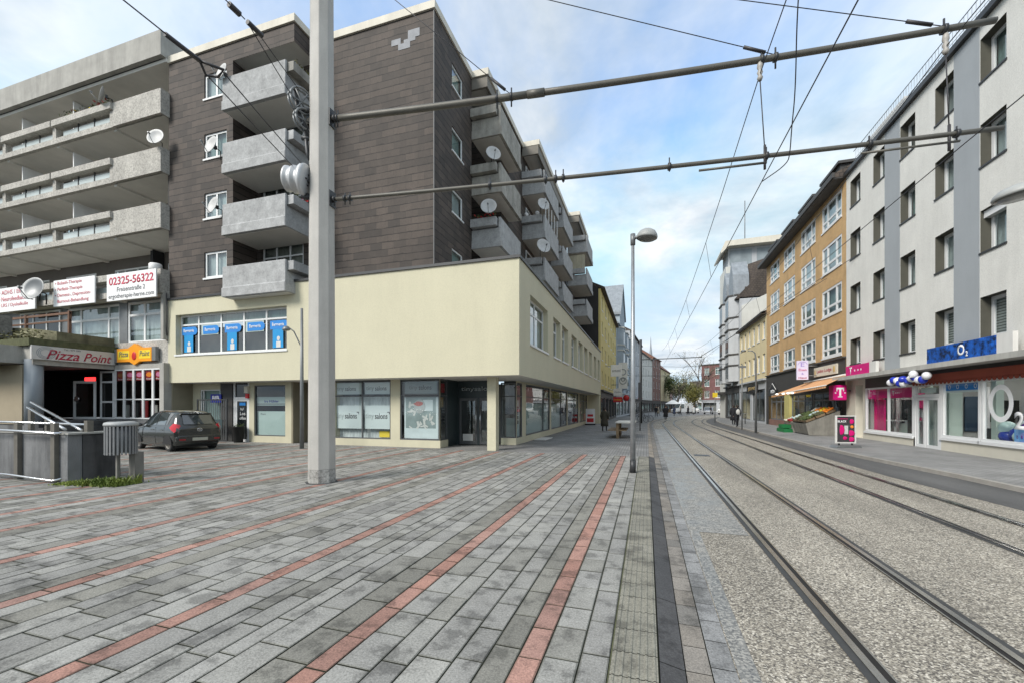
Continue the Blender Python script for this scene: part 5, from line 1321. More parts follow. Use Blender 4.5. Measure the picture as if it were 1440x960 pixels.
for s in (.05, .12, 3.75, 4.05, 8.69, 8.92, 11.5): mb.tube([beam_pt(s, 8.06 + sag(s, 12.1)), beam_pt(s + .05, 8.06 + sag(s, 12.1))], .082, 10); mb.tube([beam_pt(s + .025, 7.86 + sag(s, 12.1)), beam_pt(s + .025, 8.24 + sag(s, 12.1))], .016, 6)
mb.box(*(lambda p: (p.x - .06, p.x + .0, p.y - .1, p.y + .1, 7.88, 8.26))(beam_pt(.02, 0))); mb.build('clamp', 'dark_metal', tb_)
lb_ = thing('cross_beam', 'lower thin steel tube below the thick one, reaching from the pole across the tracks', 'beam', tuple(beam_pt(0, 6.27)))
mb = MB(); mb.tube([beam_pt(s, 6.27 + .6 * sag(s, 12.2)) for s in [k * 12.35 / 16 for k in range(17)]], .040, 10); mb.tube([beam_pt(7.65, 6.08), beam_pt(8.8, 6.10)], .022, 8); mb.tube([beam_pt(10.3, 6.09), beam_pt(11.75, 6.13)], .02, 8); mb.build('tube', 'olive_tube', lb_)
mb = MB()
for s in (.04, .3, .42, 3.6, 4.75, 4.95, 5.1, 7.1, 8.77, 10.4, 11.68): mb.tube([beam_pt(s, 6.27 + .6 * sag(s, 12.2)), beam_pt(s + .05, 6.27 + .6 * sag(s, 12.2))], .07, 10); mb.tube([beam_pt(s + .025, 6.12), beam_pt(s + .025, 6.38)], .013, 6)
mb.box(*(lambda p: (p.x - .06, p.x + .0, p.y - .1, p.y + .1, 6.1, 6.45))(beam_pt(.02, 0))); mb.build('clamp', 'dark_metal', lb_)
def wire(label, pts, r=.012, name='overhead_wire', group=None, extra=None, cat='wire'):
    mb = MB(); mb.tube(pts, r, 5)
    if extra:
        for p, q, rr_ in extra: mb.tube([p, q], rr_, 7)
    return tag(mb.build(name, 'cable'), label, cat, group)
top = pc + Vector((.2, .02, 11.9))
for s, lb in ((4.05, 'guy cable from the pole top to the left part of the upper cross beam'), (8.92, 'guy cable from the pole top to the middle of the upper cross beam'), (11.5, 'guy cable from the pole top to the far right part of the upper cross beam')):
    e = beam_pt(s, 8.12 + sag(s, 12.1)); d_ = (top - e).normalized()
    wire(lb, [top, e], .008, 'guy_cable', extra=[(e + d_ * .15, e + d_ * .55, .03)], cat='cable')
# running wires of both tracks: carrier above, contact wire below
m1 = beam_pt(8.69, 7.72); c1 = beam_pt(8.85, 6.02); m2 = beam_pt(11.55, 7.74); c2 = beam_pt(11.75, 6.02)
def run(p, dx, dz_mid, far=46.0, back=-14.0, fz=6.3):
    pts = [Vector((p.x + dx * back, back, p.z))]
    N_ = 10
    for k in range(N_ + 1):
        t = k / N_; y = p.y + (far - p.y) * t; x_ = p.x + dx * (y - p.y); z = p.z + (fz - p.z) * t - dz_mid * 4 * t * (1 - t); pts.append(Vector((x_, y, z)))
    return pts
rm1 = run(m1, -.012, .9, fz=7.3); rc1 = run(c1, -.012, .08, fz=5.9); rm2 = run(m2, -.004, .9, fz=7.3); rc2 = run(c2, -.004, .08, fz=5.9)
wire('carrier wire over the nearer track, running away down the street', rm1, .009)
wire('contact wire over the nearer track, below its carrier wire', rc1, .009)
wire('carrier wire over the farther track, crossing in front of the white building', rm2, .009)
wire('contact wire over the farther track, lowest wire on the right', rc2, .009)
def smooth(pts, n=3):
    pts = [Vector(p) for p in pts]
    for _ in range(n):
        q = [pts[0]]
        for a, b in zip(pts, pts[1:]): q += [a * .75 + b * .25, a * .25 + b * .75]
        pts = q + [pts[-1]]
    return pts
def at_y(pts, y):
    for a, b in zip(pts, pts[1:]):
        if a.y <= y <= b.y: return a + (b - a) * ((y - a.y) / (b.y - a.y))
dd = []
for k, y in enumerate((15.5, 22, 29, 36)):
    for a, b, nm in ((rm1, rc1, 'nearer'), (rm2, rc2, 'farther')):
        wire(f'{["first", "second", "third", "fourth"][k]} thin dropper from the beams linking the two wires of the {nm} track', [at_y(a, y), at_y(b, y)], .006, 'dropper_wire', 'droppers of the tram wires', cat='dropper')
wire('looped jumper cable hanging from the carrier to the contact wire by the upper beam', smooth([at_y(rm1, 6.6), at_y(rm1, 6.9) + Vector((.03, 0, -.5)), m1 + Vector((.30, -.9, -1.0)), m1 + Vector((.36, -.5, -1.35)), m1 + Vector((.42, -.2, -1.62)), m1 + Vector((.46, .1, -1.66)), at_y(rc1, 9.3)]), .009, 'jumper_cable', cat='cable')
hl = [(m1, beam_pt(8.77, 6.3), 'insulated hanger between the two beams over the nearer track'), (m2, beam_pt(11.6, 6.3), 'insulated hanger between the two beams over the farther track')]
for a, b, lb in hl:
    h = thing('hanger', lb, 'hanger', tuple(b), 'hangers between the beams')
    mb = MB(); mb.lathe([(.03, .36), (.045, .30), (.05, .24), (.03, .2), (.05, .15), (.03, .1), (.05, .05), (.03, 0)], a + Vector((0, 0, -.12)), 10); mb.build('insulator', mat('pale_insulator', (.38, .36, .33), .5, .1, 8), h)
    mb = MB(); mb.tube([a + Vector((0, 0, -.1)), b], .010, 5); mb.tube([b + Vector((0, 0, .12)), b + Vector((0, 0, -.32))], .022, 6); mb.build('rod', 'cable', h)
# tension wires arriving from the left
a1 = cW + Vector((-.12, .1, .2)); j1 = Vector((-6.62, 4.85, 7.05)) ; e1 = Vector((-6.3, -8, 7.1))
a1b = cW + Vector((.12, -.12, .28))
wire('tension wire from the pale wheel, rising to the left with a dark yoke', [j1, e1], .010, 'tension_wire', extra=[(j1 + Vector((0, -.5, .0)), j1, .035)])
mb = MB(); mb.tube([j1, j1 + Vector((-.16, .22, -.03)), j1 + Vector((0, .30, -.03)), j1 + Vector((.22, .22, -.03)), j1], .022, 6); tag(mb.build('wire_yoke', 'cable'), 'dark triangular yoke joining two tension wires left of the pole', 'yoke')
wire('left one of the paired wires running from the yoke to the pale wheel', [j1 + Vector((-.14, .22, -.03)), a1], .010, 'tension_wire'); wire('right one of the paired wires running from the yoke to the pale wheel', [j1 + Vector((.18, .22, -.03)), a1b], .010, 'tension_wire')
a2 = pc + lf * .5 + Vector((0, 0, 8.5)); j2 = Vector((-6.7, 5.7, 8.45)); e2 = Vector((-6.2, -8, 8.4))
wire('tension wire rising to the left from the spoked wheels, with dark insulators', [j2, e2], .010, 'tension_wire', extra=[(j2 + Vector((0, -.1, 0)), j2 + Vector((0, -.3, 0)), .05), (j2 + Vector((0, .35, 0)), j2 + Vector((0, .05, 0)), .045)])
wire('left one of the paired wires ending at the spoked wheels', [j2 + Vector((-.03, .1, 0)), a2 + Vector((-.1, .05, -.05))], .009, 'tension_wire'); wire('right one of the paired wires ending at the spoked wheels', [j2 + Vector((.03, .1, 0)), a2 + Vector((.1, -.05, .1))], .009, 'tension_wire')
# next cross arm down the street
fp = thing('catenary_pole', 'distant slim dark tramway pole with a cross arm on the left pavement', 'pole', (-.5, 44, 0))
mb = MB(); mb.tube([(-.5, 44, 0), (-.5, 44, 8.2)], [.11, .08], 10); mb.build('shaft', 'dark_metal', fp); mb = MB(); mb.tube([(-.5, 44, 6.25), (5.1, 44.4, 6.35)], .045, 8); mb.build('cross_arm', 'grey_metal', fp)
for k, (y, z, x1, lb) in enumerate(((58, 6.6, 12, 'span wire across the street, nearest beyond the distant cross arm'), (72, 6.2, 14, 'middle span wire across the far street'), (84, 7.2, 14, 'farthest span wire across the street'))):
    wire(lb, [(-3, y, z + .4), ((x1 - 3) / 2, y, z), (x1, y, z + .4)], .018, 'span_wire')
wire('span wire from the right hand house front to the distant cross arm', [(4.9, 44.4, 6.4), (10.3, 30, 9.3)], .014, 'span_wire'); wire('second span wire from the right hand house front to the track wires', [(3.9, 52, 5.9), (10.3, 26, 9.4)], .014, 'span_wire')

# ================================================================== street lamps
def lamp(x, y, h, ang, label, arm=.22, mt='galv', curved=False, r0=.068, head_r=.33):
    t = thing('street_lamp', label, 'street lamp', (x, y, 0), None)
    d = Vector((math.cos(ang), math.sin(ang), 0)); P0 = Vector((x, y, 0)); Z = Vector((0, 0, 1))
    mb = MB()
    if curved: mb.tube([P0 + Z * .0, P0 + Z * (h - .5), P0 + Z * (h - .15) + d * .05, P0 + Z * h + d * .2, P0 + Z * (h + .02) + d * .45], [r0, r0 * .6, r0 * .5, r0 * .45, r0 * .45], 12)
    else: mb.tube([P0 + Z * .32, P0 + Z * 2.6, P0 + Z * h], [r0, r0 * .82, r0 * .58], 14)
    mb.build('post', mt, t)
    if not curved:
        mb = MB(); mb.tube([P0, P0 + Z * .32], r0 * 1.12, 14); mb.build('base_sleeve', 'dark_metal', t)
        mb = MB(); mb.tube([P0 + Z * (h - .04), P0 + Z * (h + .24)], r0 * .9, 12); mb.tube([P0 + Z * (h + .12), P0 + Z * (h + .16) + d * (arm + .1)], .045, 8); mb.build('arm', 'grey_metal', t)
        c = P0 + Z * (h + .10) + d * (arm + head_r)
        mb = MB(); mb.lathe([(head_r, -.04), (head_r * 1.02, 0), (head_r * .96, .06), (head_r * .75, .14), (head_r * .4, .19), (.02, .205)], c, 24, 0, Z + d * .10); mb.build('lamp_hood', mat('hood_grey', (.34, .35, .34), .5, .12, 3), t)
        mb = MB(); mb.lathe([(head_r * .98, -.035), (head_r * .8, -.07), (.02, -.085)], c, 24, 0, Z + d * .10); mb.build('diffuser', mat('lamp_diffuser', (.15, .15, .14), .25, .1, 3), t)
    else:
        mb = MB(); c = P0 + Z * (h + .02) + d * .7; mb.lathe([(.01, -.07), (.13, -.06), (.15, 0), (.11, .06), (.01, .08)], c, 14, 0, Z); mb.build('lamp_head', 'grey_metal', t)
    return t
lamp(-.33, 11.28, 5.82, R(-12), 'tall galvanised lamp post with a dome lamp beside the ribbed kerb strip', .10, head_r=.25)
lamp(8.15, 11.9, 6.05, R(190), 'street lamp whose dome head cuts into the right picture edge', .22, head_r=.42)
lamp(6.57, 30.2, 5.15, R(178), 'grey lamp post with curved arm near the cream house', curved=True, mt='grey_metal', r0=.075)
def pole_sign(x, y, h, label, panel=None, pm='yellow_paint', z=0):
    t = thing('sign_post', label, 'sign post', (x, y, z)); mb = MB(); mb.tube([(x, y, z), (x, y, h)], .04, 8); mb.build('post', 'grey_metal', t)
    if panel:
        w_, a, b = panel; mb = MB(); mb.box(x - w_, x + w_, y - .06, y - .045, a, b); mb.build('panel', pm, t)
    return t
pole_sign(-.42, 30.4, 6.2, 'plain dark slender post at the kerb behind the tall lamp post', (.12, 2.0, 3.3), 'dark_metal')
pole_sign(6.4, 33.4, 4.6, 'thin sign post with a small grey cap on the right pavement', (.25, 4.35, 4.5), 'grey_metal', .04)
pole_sign(6.5, 46.5, 3.3, 'tram stop post with a small yellow panel down the street', (.22, 2.55, 3.0), 'yellow_paint', .04)

# ================================================================== white building with phone shops (right)
RX = 10.3; FR = west(RX)
wb = thing('white_building', 'tall white rendered building with grey vertical bands and deep dark window niches', 'building', (11, 20, 0))
rows_ = [(12.11, 13.5), (9.37, 10.74), (6.6, 7.96), (3.86, 5.17)]
cols_ = [(25.8, 26.9), (23.5, 24.52), (21.2, 22.25), (18.95, 19.96), (16.65, 17.7), (14.3, 15.35), (12.0, 13.05)]
holes = [(a, b, c, d) for a, b in cols_ for c, d in rows_]
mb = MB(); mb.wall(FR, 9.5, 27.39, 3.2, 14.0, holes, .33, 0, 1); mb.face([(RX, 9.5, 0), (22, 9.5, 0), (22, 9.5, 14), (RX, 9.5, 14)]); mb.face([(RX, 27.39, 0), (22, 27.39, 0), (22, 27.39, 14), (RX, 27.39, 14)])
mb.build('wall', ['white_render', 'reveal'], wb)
mb = MB()
for a, b in ((22.27, 23.48), (17.72, 18.93), (13.07, 14.28)): mb.fbox(FR, a, b, .002, .014, 3.25, 13.98)
mb.build('grey_band', 'grey_band', wb)
for i, (a, b) in enumerate(cols_):
    for j, (c, d) in enumerate(rows_):
        bk = random.choice(['curtain', 'curtain', 'curtain_green', 'curtain_dark'])
        if j == 3: bk = 'blind'
        if i == 4 and j == 2: bk = ('curtain', 1)
        w = window(FR, wb, a + .01, b - .01, c + .01, d, -.33, (), (), .11, back=bk, bd=.06 if bk == 'blind' else .10)
        s = MB(); s.fbox(FR, a - .03, b + .03, -.25, .035, c - .05, c + .008); s.build('sill', 'dark_metal', w)
        if i == 4 and j == 2: s = MB(); s.fbox(FR, a + .01, b - .01, -.26, -.08, d - .24, d - .02); s.build('shutter_box', 'white_frame', w)
mb = MB(); mb.fbox(FR, 9.5, 27.5, -.3, .16, 14.003, 14.2); mb.build('eaves_gutter', 'dark_metal', wb)
mb = MB(); mb.box(RX + .3, 22, 9.5, 27.39, 14.0, 14.1); mb.build('roof', 'roof_grey', wb)
mb = MB()
for k in range(90): y = 9.7 + k * .19; mb.tube([(RX + .1, y, 14.2), (RX + .1, y, 15.05)], .008, 4)
mb.tube([(RX + .1, 9.6, 15.05), (RX + .1, 26.8, 15.05)], .018, 6); mb.tube([(RX + .1, 9.6, 14.6), (RX + .1, 26.8, 14.6)], .01, 5); mb.build('roof_railing', 'galv', wb)
mb = MB(); mb.box(RX + .25, RX + .9, 22.5, 26.0, 14.2, 14.95); mb.build('roof_box', 'stucco_white', wb)
# ground floor
mb = MB(); mb.box(9.62, RX, 9.5, 27.3, 3.03, 3.2); mb.build('canopy', mat('canopy_concrete', (.50, .49, .45), .85, .15, 1.2, streak=.2), wb)
mb = MB(); mb.wall(FR, 25.32, 27.39, 0, 3.03, [(25.55, 26.35, .09, 2.75)], .55); mb.wall(FR, 21.22, 25.32, .05, .44); mb.wall(FR, 9.5, 19.62, .05, .48)
mb.build('plinth', 'cream_stone', wb)
mb = MB(); mb.fbox(FR, 25.56, 26.34, -.56, -.5, .09, 2.75); mb.build('house_door', 'white_paint', wb)
mb = MB(); mb.fbox(FR, 9.5, 25.32, -.2, -.004, 2.56, 3.03); mb.build('lintel', 'anthracite', wb)
def shopwin(u0, u1, z0, z1, cols=(), rows=(), fw=.085):
    w = window(FR, wb, u0, u1, z0, z1, -.09, cols, rows, fw, 'white_frame', 'shop_glass', None, name='shop_window', fd=.09)
    s = MB(); s.fbox(FR, u0 - .04, u1 + .04, -.05, .06, z0 - .10, z0 - .003); s.build('sill', 'white_frame', w); return w
w1 = shopwin(21.34, 25.3, .48, 2.56, (23.25,)); w2 = shopwin(17.72, 19.6, .56, 2.56); w3 = shopwin(13.6, 17.68, .56, 2.56); w4 = shopwin(9.6, 13.55, .56, 2.56)
dr = MB(); dr.fbox(FR, 21.22, 21.32, -.1, .0, .08, 2.56); dr.fbox(FR, 19.62, 19.74, -.1, 0, .08, 2.56); dr.fbox(FR, 19.74, 21.22, -.09, -.01, 2.03, 2.15); dr.fbox(FR, 19.74, 21.22, -.09, -.01, 2.46, 2.56)
for a, b in ((20.62, 21.2), (19.76, 20.58)):
    dr.fbox(FR, a, a + .10, -.08, -.02, .08, 2.02); dr.fbox(FR, b - .10, b, -.08, -.02, .08, 2.02); dr.fbox(FR, a + .1, b - .1, -.08, -.02, .08, .2); dr.fbox(FR, a + .1, b - .1, -.08, -.02, 1.92, 2.02)
dr = dr.build('shop_door', 'white_frame', wb)
g_ = MB(); g_.fbox(FR, 19.76, 21.2, -.06, -.05, .2, 2.46); g_.build('pane', 'shop_glass', dr)
g_ = MB(); g_.tube([FR.p(20.68, .03, .9), FR.p(20.68, .03, 1.5)], .016); g_.build('handle', 'grey_metal', dr)
g_ = MB(); g_.fbox(FR, 20.0, 20.9, -.045, -.04, 2.2, 2.4); g_.build('house_number_strip', 'film', dr)
# shop interiors
mb = MB(); mb.box(RX + .1, 15.5, 9.5, 25.3, .02, .06); mb.build('shop_floor', 'room_floor', wb)
mb = MB(); mb.box(15.5, 15.6, 9.5, 25.3, 0, 3.0); mb.box(RX + .2, 15.5, 20.35, 20.45, 0, 3.0); mb.box(RX + .2, 15.5, 25.2, 25.3, 0, 3.0); mb.box(RX + .2, 15.5, 9.5, 9.6, 0, 3); mb.build('shop_wall', mat('shop_wall', (.42, .42, .40), .8, .15, .8), wb)
mb = MB(); mb.box(RX + .2, 15.5, 9.5, 25.3, 2.9, 2.95); mb.build('shop_ceiling', 'soffit', wb)
mb = MB()
for y in (10.5, 12.5, 14.5, 16.5, 18.5, 21.5, 23.5): mb.box(11.2, 13.8, y, y + .16, 2.86, 2.897)
mb.build('ceiling_light', emit('shop_tube', (1, .98, .95), 9), wb)
mb = MB(); mb.box(RX + .35, RX + .42, 24.35, 25.0, .5, 2.0); mb.box(12.5, 12.6, 21.6, 22.3, .3, 2.4); mb.box(14.5, 15.4, 20.6, 24.6, 1.0, 2.5); mb.box(11.6, 12.0, 22.6, 23.0, .1, 1.1); mb.box(15.35, 15.48, 20.5, 25.1, .1, 2.5); mb.build('magenta_display', 'magenta', wb)
mb = MB(); mb.lathe([(.28, .06), (.28, 2.9)], (11.5, 22.35, 0), 18); mb.box(11.2, 12.6, 23.5, 24.3, .06, .9); mb.box(11.0, 12.0, 21.4, 21.9, .06, .75); mb.box(10.75, 10.95, 17.8, 18.0, .06, 2.9); mb.build('shop_column', mat('mint_paint', (.52, .62, .56), .7, .08, 1), wb)
mb = MB(); mb.box(13.2, 13.4, 18.6, 19.2, .5, 2.0); mb.box(14.0, 15.4, 14, 17, .1, 1.0); mb.box(15.3, 15.45, 10, 16, .9, 2.2); mb.build('dark_display', mat('display_blue', (.02, .05, .09), .5, .2, 1), wb)
mb = MB(); mb.box(11.6, 13.6, 18.4, 19.4, .06, .85); mb.box(12.4, 13.2, 13.6, 15.4, .06, .9); mb.build('counter', 'wood', wb)
rr = random.Random(12)
for a_, b_, pal in ((20.55, 25.1, ['magenta', 'room_dark', 'cloth_white', 'film', 'grey_metal']), (9.8, 20.2, ['dark_glass', 'cloth_white', 'display_blue', 'wood', 'film', 'room_dark'])):
    M['display_blue'] = MATS['display_blue']
    for k in range(26):
        y = rr.uniform(a_, b_ - .9); x_ = rr.choice((11.4, 12.2, 13.0, 14.2, 15.2)) + rr.uniform(-.2, .2); z = rr.choice((.06, .06, 1.2, 1.7)); h_ = rr.uniform(.5, 1.1) if z < 1 else rr.uniform(.3, .8)
        d = MB(); d.box(x_, x_ + rr.uniform(.05, .4), y, y + rr.uniform(.25, .9), z, z + h_); d.build('shop_display', rr.choice(pal), wb)
def wallprop(x0, x1, y, z0, z1, mt, th=.06):
    d = MB(); d.box(x0, x1, y - th, y, z0, z1); d.build('shop_display', mt, wb, bevel=.008)
for x0, x1, z0, z1, mt in ((10.75, 11.15, .1, 2.5, 'mint_paint'), (11.35, 11.75, .75, 2.05, 'dark_display'), (11.85, 11.93, .1, 2.4, 'white'), (12.1, 12.9, 1.1, 1.9, 'dark_glass'), (12.0, 13.2, .12, .72, 'wood'), (13.1, 13.6, 1.0, 2.2, 'sky_blue'), (13.8, 15.2, 1.9, 2.3, 'cloth_white')): 
    M.setdefault('mint_paint', MATS['mint_paint']); M['dark_display'] = MATS['display_blue']
    wallprop(x0, x1, 20.33, z0, z1, mt, .06 if z0 > .3 else .3)
for x0, x1, z0, z1, mt in ((10.6, 10.95, .5, 2.2, 'magenta'), (11.05, 11.3, .3, 2.3, 'room_dark'), (11.45, 11.6, .3, 2.35, 'cloth_white'), (11.7, 12.2, .9, 2.0, 'dark_glass'), (12.3, 12.7, .3, 2.3, 'magenta'), (12.8, 13.6, .15, .95, 'cloth_white'), (12.9, 13.5, 1.2, 1.8, 'grey_metal'), (13.8, 15.2, .6, 2.3, 'magenta')): wallprop(x0, x1, 25.17, z0, z1, mt, .06 if z0 > .25 else .5)
d = MB(); d.tube([(11.0, 24.2, .06), (11.0, 24.2, 1.0)], .03); d.box(10.75, 11.3, 23.9, 24.6, 1.0, 1.05); d.build('shop_table', 'cloth_white', wb)
d = MB(); d.box(10.9, 11.05, 22.9, 23.0, .06, 1.9); d.build('shop_display', 'room_dark', wb)
f = MB(); f.fbox(FR, 23.3, 25.22, -.075, -.07, 2.05, 2.5); f.fbox(FR, 21.42, 23.2, -.075, -.07, 2.05, 2.5); f.build('magenta_banner', 'magenta', w1)
for u in (24.9, 22.95):
    lettering('T', 'white', w1, FR, u, 2.26, -.069, .16, .2, bold=.03); f = MB()
    for k in range(3): f.fbox(FR, u - .22 - .13 * k, u - .17 - .13 * k, -.069, -.064, 2.24, 2.29)
    f.build('dots', 'white', w1)
f = MB(); f.fbox(FR, 17.82, 19.5, -.075, -.07, 2.24, 2.5); f.build('blue_banner', 'sky_blue', w2)
f = MB(); f.fbox(FR, 17.82, 19.5, -.074, -.069, 2.17, 2.235); f.build('pale_stripe', 'film_white', w2)
for k in range(4): lettering('O', 'white', w2, FR, 19.3 - k * .42, 2.37, -.069, .13, .16, bold=.005)
# the big O2 on the window pane: ring and figure
f = MB(); N_ = 36; cu_, cz_ = 16.95, 1.78
ro, ri = (.48, .58), (.315, .42)
for k in range(N_):
    a, b = 2 * math.pi * k / N_, 2 * math.pi * (k + 1) / N_
    f.face([FR.p(cu_ + r_[0] * math.cos(t), -.046, cz_ + r_[1] * math.sin(t)) for r_, t in ((ri, a), (ro, a), (ro, b), (ri, b))])
f.build('round_letter', 'white', w3)
lettering('2', 'white', w3, FR, 16.27, 1.27, -.048, .34, .52, bold=.03)
# red-brown valance over the shop windows
vl = thing('awning', 'rolled rust red shop awning with scalloped fringe under the concrete canopy', 'awning', (10.1, 18, 2.6))
mb = MB(); mb.fbox(FR, 9.6, 21.25, .02, .14, 2.62, 2.88); mb.build('roll', 'rust_cloth', vl)
mb = MB()
for k in range(56): u = 9.6 + k * .208; mb.plate(FR, [(u, 2.62), (u + .2, 2.62), (u + .17, 2.52), (u + .1, 2.49), (u + .03, 2.52)], .08, .085)
mb.build('fringe', 'rust_cloth', vl)
# signs above the canopy
FRs = west(10.06)
t = board('phone_shop_sign', 'long deep blue speckled sign with white O2 standing on the canopy', 16.45, 19.75, 3.24, 3.80, FRs, .0, 'blue_sign', th=.12); lettering('O', 'white', t, FRs, 17.95, 3.54, .122, .34, .36, bold=.03); lettering('2', 'white', t, FRs, 17.68, 3.40, .122, .11, .17, bold=.03)
m_ = MB(); m_.fbox(FRs, 15.85, 16.44, 0, .12, 3.24, 3.82); m_.build('end_panel', 'stucco_white', t)
t = board('phone_shop_sign', 'magenta sign with white T and dots standing on the canopy', 24.05, 26.5, 3.24, 3.74, FRs, .0, 'magenta_lit', th=.12); lettering('T', 'white', t, FRs, 25.95, 3.48, .122, .30, .34, bold=.03)
m_ = MB()
for u in (25.5, 25.15, 24.85): m_.fbox(FRs, u - .05, u + .05, .12, .124, 3.43, 3.52)
m_.build('dots', 'white', t); m_ = MB(); m_.fbox(FRs, 23.45, 24.04, 0, .12, 3.24, 3.74); m_.build('end_panel', 'stucco_white', t)
# cube sign facing along the street
t = thing('phone_cube_sign', 'magenta cube sign with a big white T projecting under the canopy end', 'sign', (9.4, 26.9, 2.1)); Fc = south(26.6)
m_ = MB(); m_.box(9.42, 10.04, 26.6, 27.2, 2.0, 2.80); m_.build('box', 'magenta_lit', t, bevel=.05)
m_ = MB()
for a in ((9.0, 9.4, 2.60, 2.69), (9.15, 9.25, 2.22, 2.60), (9.08, 9.32, 2.18, 2.235), (9.0, 9.05, 2.5, 2.598), (9.35, 9.4, 2.5, 2.598), (8.92, 8.99, 2.38, 2.45), (9.41, 9.48, 2.38, 2.45)): m_.box(9.73 + (a[0] - 9.2) * .85, 9.73 + (a[1] - 9.2) * .85, 26.588, 26.598, a[2] - .03, a[3] - .03)
m_.build('letter', 'white', t)
m_ = MB(); m_.tube([(10.04, 26.9, 2.5), (10.3, 26.9, 2.5)], .04); m_.build('bracket', 'grey_metal', t)
# balloons
rr = random.Random(4)
spots = [(9.68, 21.6 - k * .235, 2.66 + .09 * math.sin(k * 1.3) + (.08 if k > 6 else 0)) for k in range(11)] + [(9.6, 20.6, 2.74), (9.6, 19.9, 2.88)]
names = ['first', 'second', 'third', 'fourth', 'fifth', 'sixth', 'seventh', 'eighth', 'ninth', 'tenth', 'eleventh']
def balloon(c, r, mt, label, group, ax=(0, 0, 1)):
    mb = MB(); mb.lathe([(.01, -1.12 * r), (.05 * r, -1.08 * r), (.04 * r, -1.02 * r), (.35 * r, -.85 * r), (.72 * r, -.55 * r), (.94 * r, -.15 * r), (r, .2 * r), (.9 * r, .6 * r), (.62 * r, .9 * r), (.3 * r, 1.06 * r), (.01, 1.1 * r)], c, 16, 0, ax)
    o = mb.build('balloon', mt); tag(o, label, 'balloon', group)
for k, s_ in enumerate(spots):
    wht = k % 2 == 0
    lb = f'{"white" if wht else "blue"} balloon, {names[k]} from the left in the garland above the shop door' if k < 11 else ('white balloon tucked in front of the garland middle' if k == 11 else 'blue balloon on top of the garland')
    balloon(s_, .145, plain('balloon_white', (.75, .75, .77), .25) if wht else plain('balloon_blue', (.02, .04, .42), .22), lb, 'balloon garland over the shop door', (rr.uniform(-1, 1), rr.uniform(-1, 1), rr.uniform(-.6, 1)))
bw = [(10.75, 17.35, .98, 'pale green balloon at the upper left of the window heap', 'balloon_mint'), (10.75, 17.3, .72, 'dark blue balloon at the lower left of the window heap', 'balloon_navy'), (10.8, 17.0, .80, 'dark blue balloon in the centre of the window heap', 'balloon_navy'), (10.75, 16.75, .74, 'pale balloon low in the centre of the window heap', 'balloon_mint'), (10.8, 16.55, 1.0, 'dark blue balloon near the big figure two', 'balloon_navy'), (10.95, 16.85, 1.06, 'pale balloon behind the big round letter', 'balloon_mint'), (10.75, 16.1, .72, 'lilac balloon to the right of the light blue box', 'balloon_lilac'), (10.9, 16.2, 1.0, 'lilac balloon above the light blue box', 'balloon_lilac')]
plain('balloon_mint', (.50, .66, .64), .25); plain('balloon_navy', (.015, .04, .30), .22); plain('balloon_lilac', (.42, .40, .56), .3)
for x_, y_, z_, lb, m2_ in bw: balloon((x_, y_, z_), .22, MATS[m2_], lb, 'balloons in the shop window', (rr.uniform(-.6, .6), rr.uniform(-.6, .6), 1))
m_ = MB(); m_.box(10.48, 10.70, 16.28, 16.66, .58, 1.0); t = m_.build('display_box', plain('light_blue_box', (.16, .42, .80), .5), bevel=.005); tag(t, 'light blue cardboard box standing in the phone shop window', 'box')
lettering('B', 'blue', t, west(10.48), 16.54, .78, .002, .06, .10, bold=.02); lettering('B', 'blue', t, west(10.48), 16.38, .78, .002, .06, .10, bold=.02)
# ================================================================== ochre brick building with the fruit shop
ob = thing('brick_building', 'ochre brick building with white gridded windows and dark shop fascia', 'building', (11, 35, 0))
FO_ = west(10.3)
oc = [(27.95, 30.75), (31.8, 34.5), (35.75, 38.4), (39.55, 42.2)]; orow = [(12.2, 13.72), (9.57, 11.22), (7.0, 8.6), (4.56, 5.98)]
mb = MB(); mb.wall(FO_, 27.4, 43.4, 4.38, 14.05, [(a, b, c, d) for a, b in oc for c, d in orow], .12); mb.face([(10.3, 43.4, 0), (22, 43.4, 0), (22, 43.4, 14), (10.3, 43.4, 14)]); mb.build('wall', 'ochre', ob)
for i, (a, b) in enumerate(oc):
    for j, (c, d) in enumerate(orow):
        window(FO_, ob, a, b, c, d, -.10, (a + .28 * (b - a), a + .72 * (b - a)), (c + .33 * (d - c),), .13, back=random.choice(['curtain', 'curtain', 'curtain_green', ('curtain', .6)]), sill=c - .09, fd=.08)
mb = MB(); mb.plate(south(0), [(9.75, 14.05), (10.6, 14.05), (16, 17.2), (16, 17.4), (9.7, 14.28)], -27.35, -43.6); mb.build('roof', 'roof_tile', ob)
mb = MB(); mb.box(9.68, 10.3, 27.35, 43.6, 14.0, 14.045); mb.box(9.62, 9.74, 27.3, 43.65, 14.05, 14.32); mb.build('eaves_gutter', 'anthracite', ob)
for y in (29.2, 33.1, 37.0, 40.9):
    mb = MB(); mb.box(10.25, 12.5, y - 1.2, y + 1.2, 14.35, 15.05); mb.box(10.1, 12.5, y - 1.35, y + 1.35, 15.05, 15.2); mb.build('dormer', 'anthracite', ob)
mb = MB(); mb.wall(FO_, 27.4, 43.4, 2.55, 4.30, d=.03); mb.fbox(FO_, 27.4, 43.4, -.1, .14, 4.30, 4.378); mb.wall(FO_, 42.6, 43.4, 0, 2.55, d=.03); mb.wall(FO_, 27.4, 27.9, 0, 2.55, d=.03); mb.build('shop_fascia', 'anthracite', ob)
mb = MB(); mb.fbox(FO_, 37.0, 38.2, -.3, .02, .55, 2.55); mb.build('yellow_pier', mat('olive_yellow', (.50, .45, .17), .85, .1, 1), ob)
mb = MB(); mb.fbox(FO_, 27.9, 42.6, -.25, .0, .05, .55); mb.fbox(FO_, 36.95, 38.25, -.2, .05, .05, .549); mb.build('brick_plinth', 'brick_red', ob)
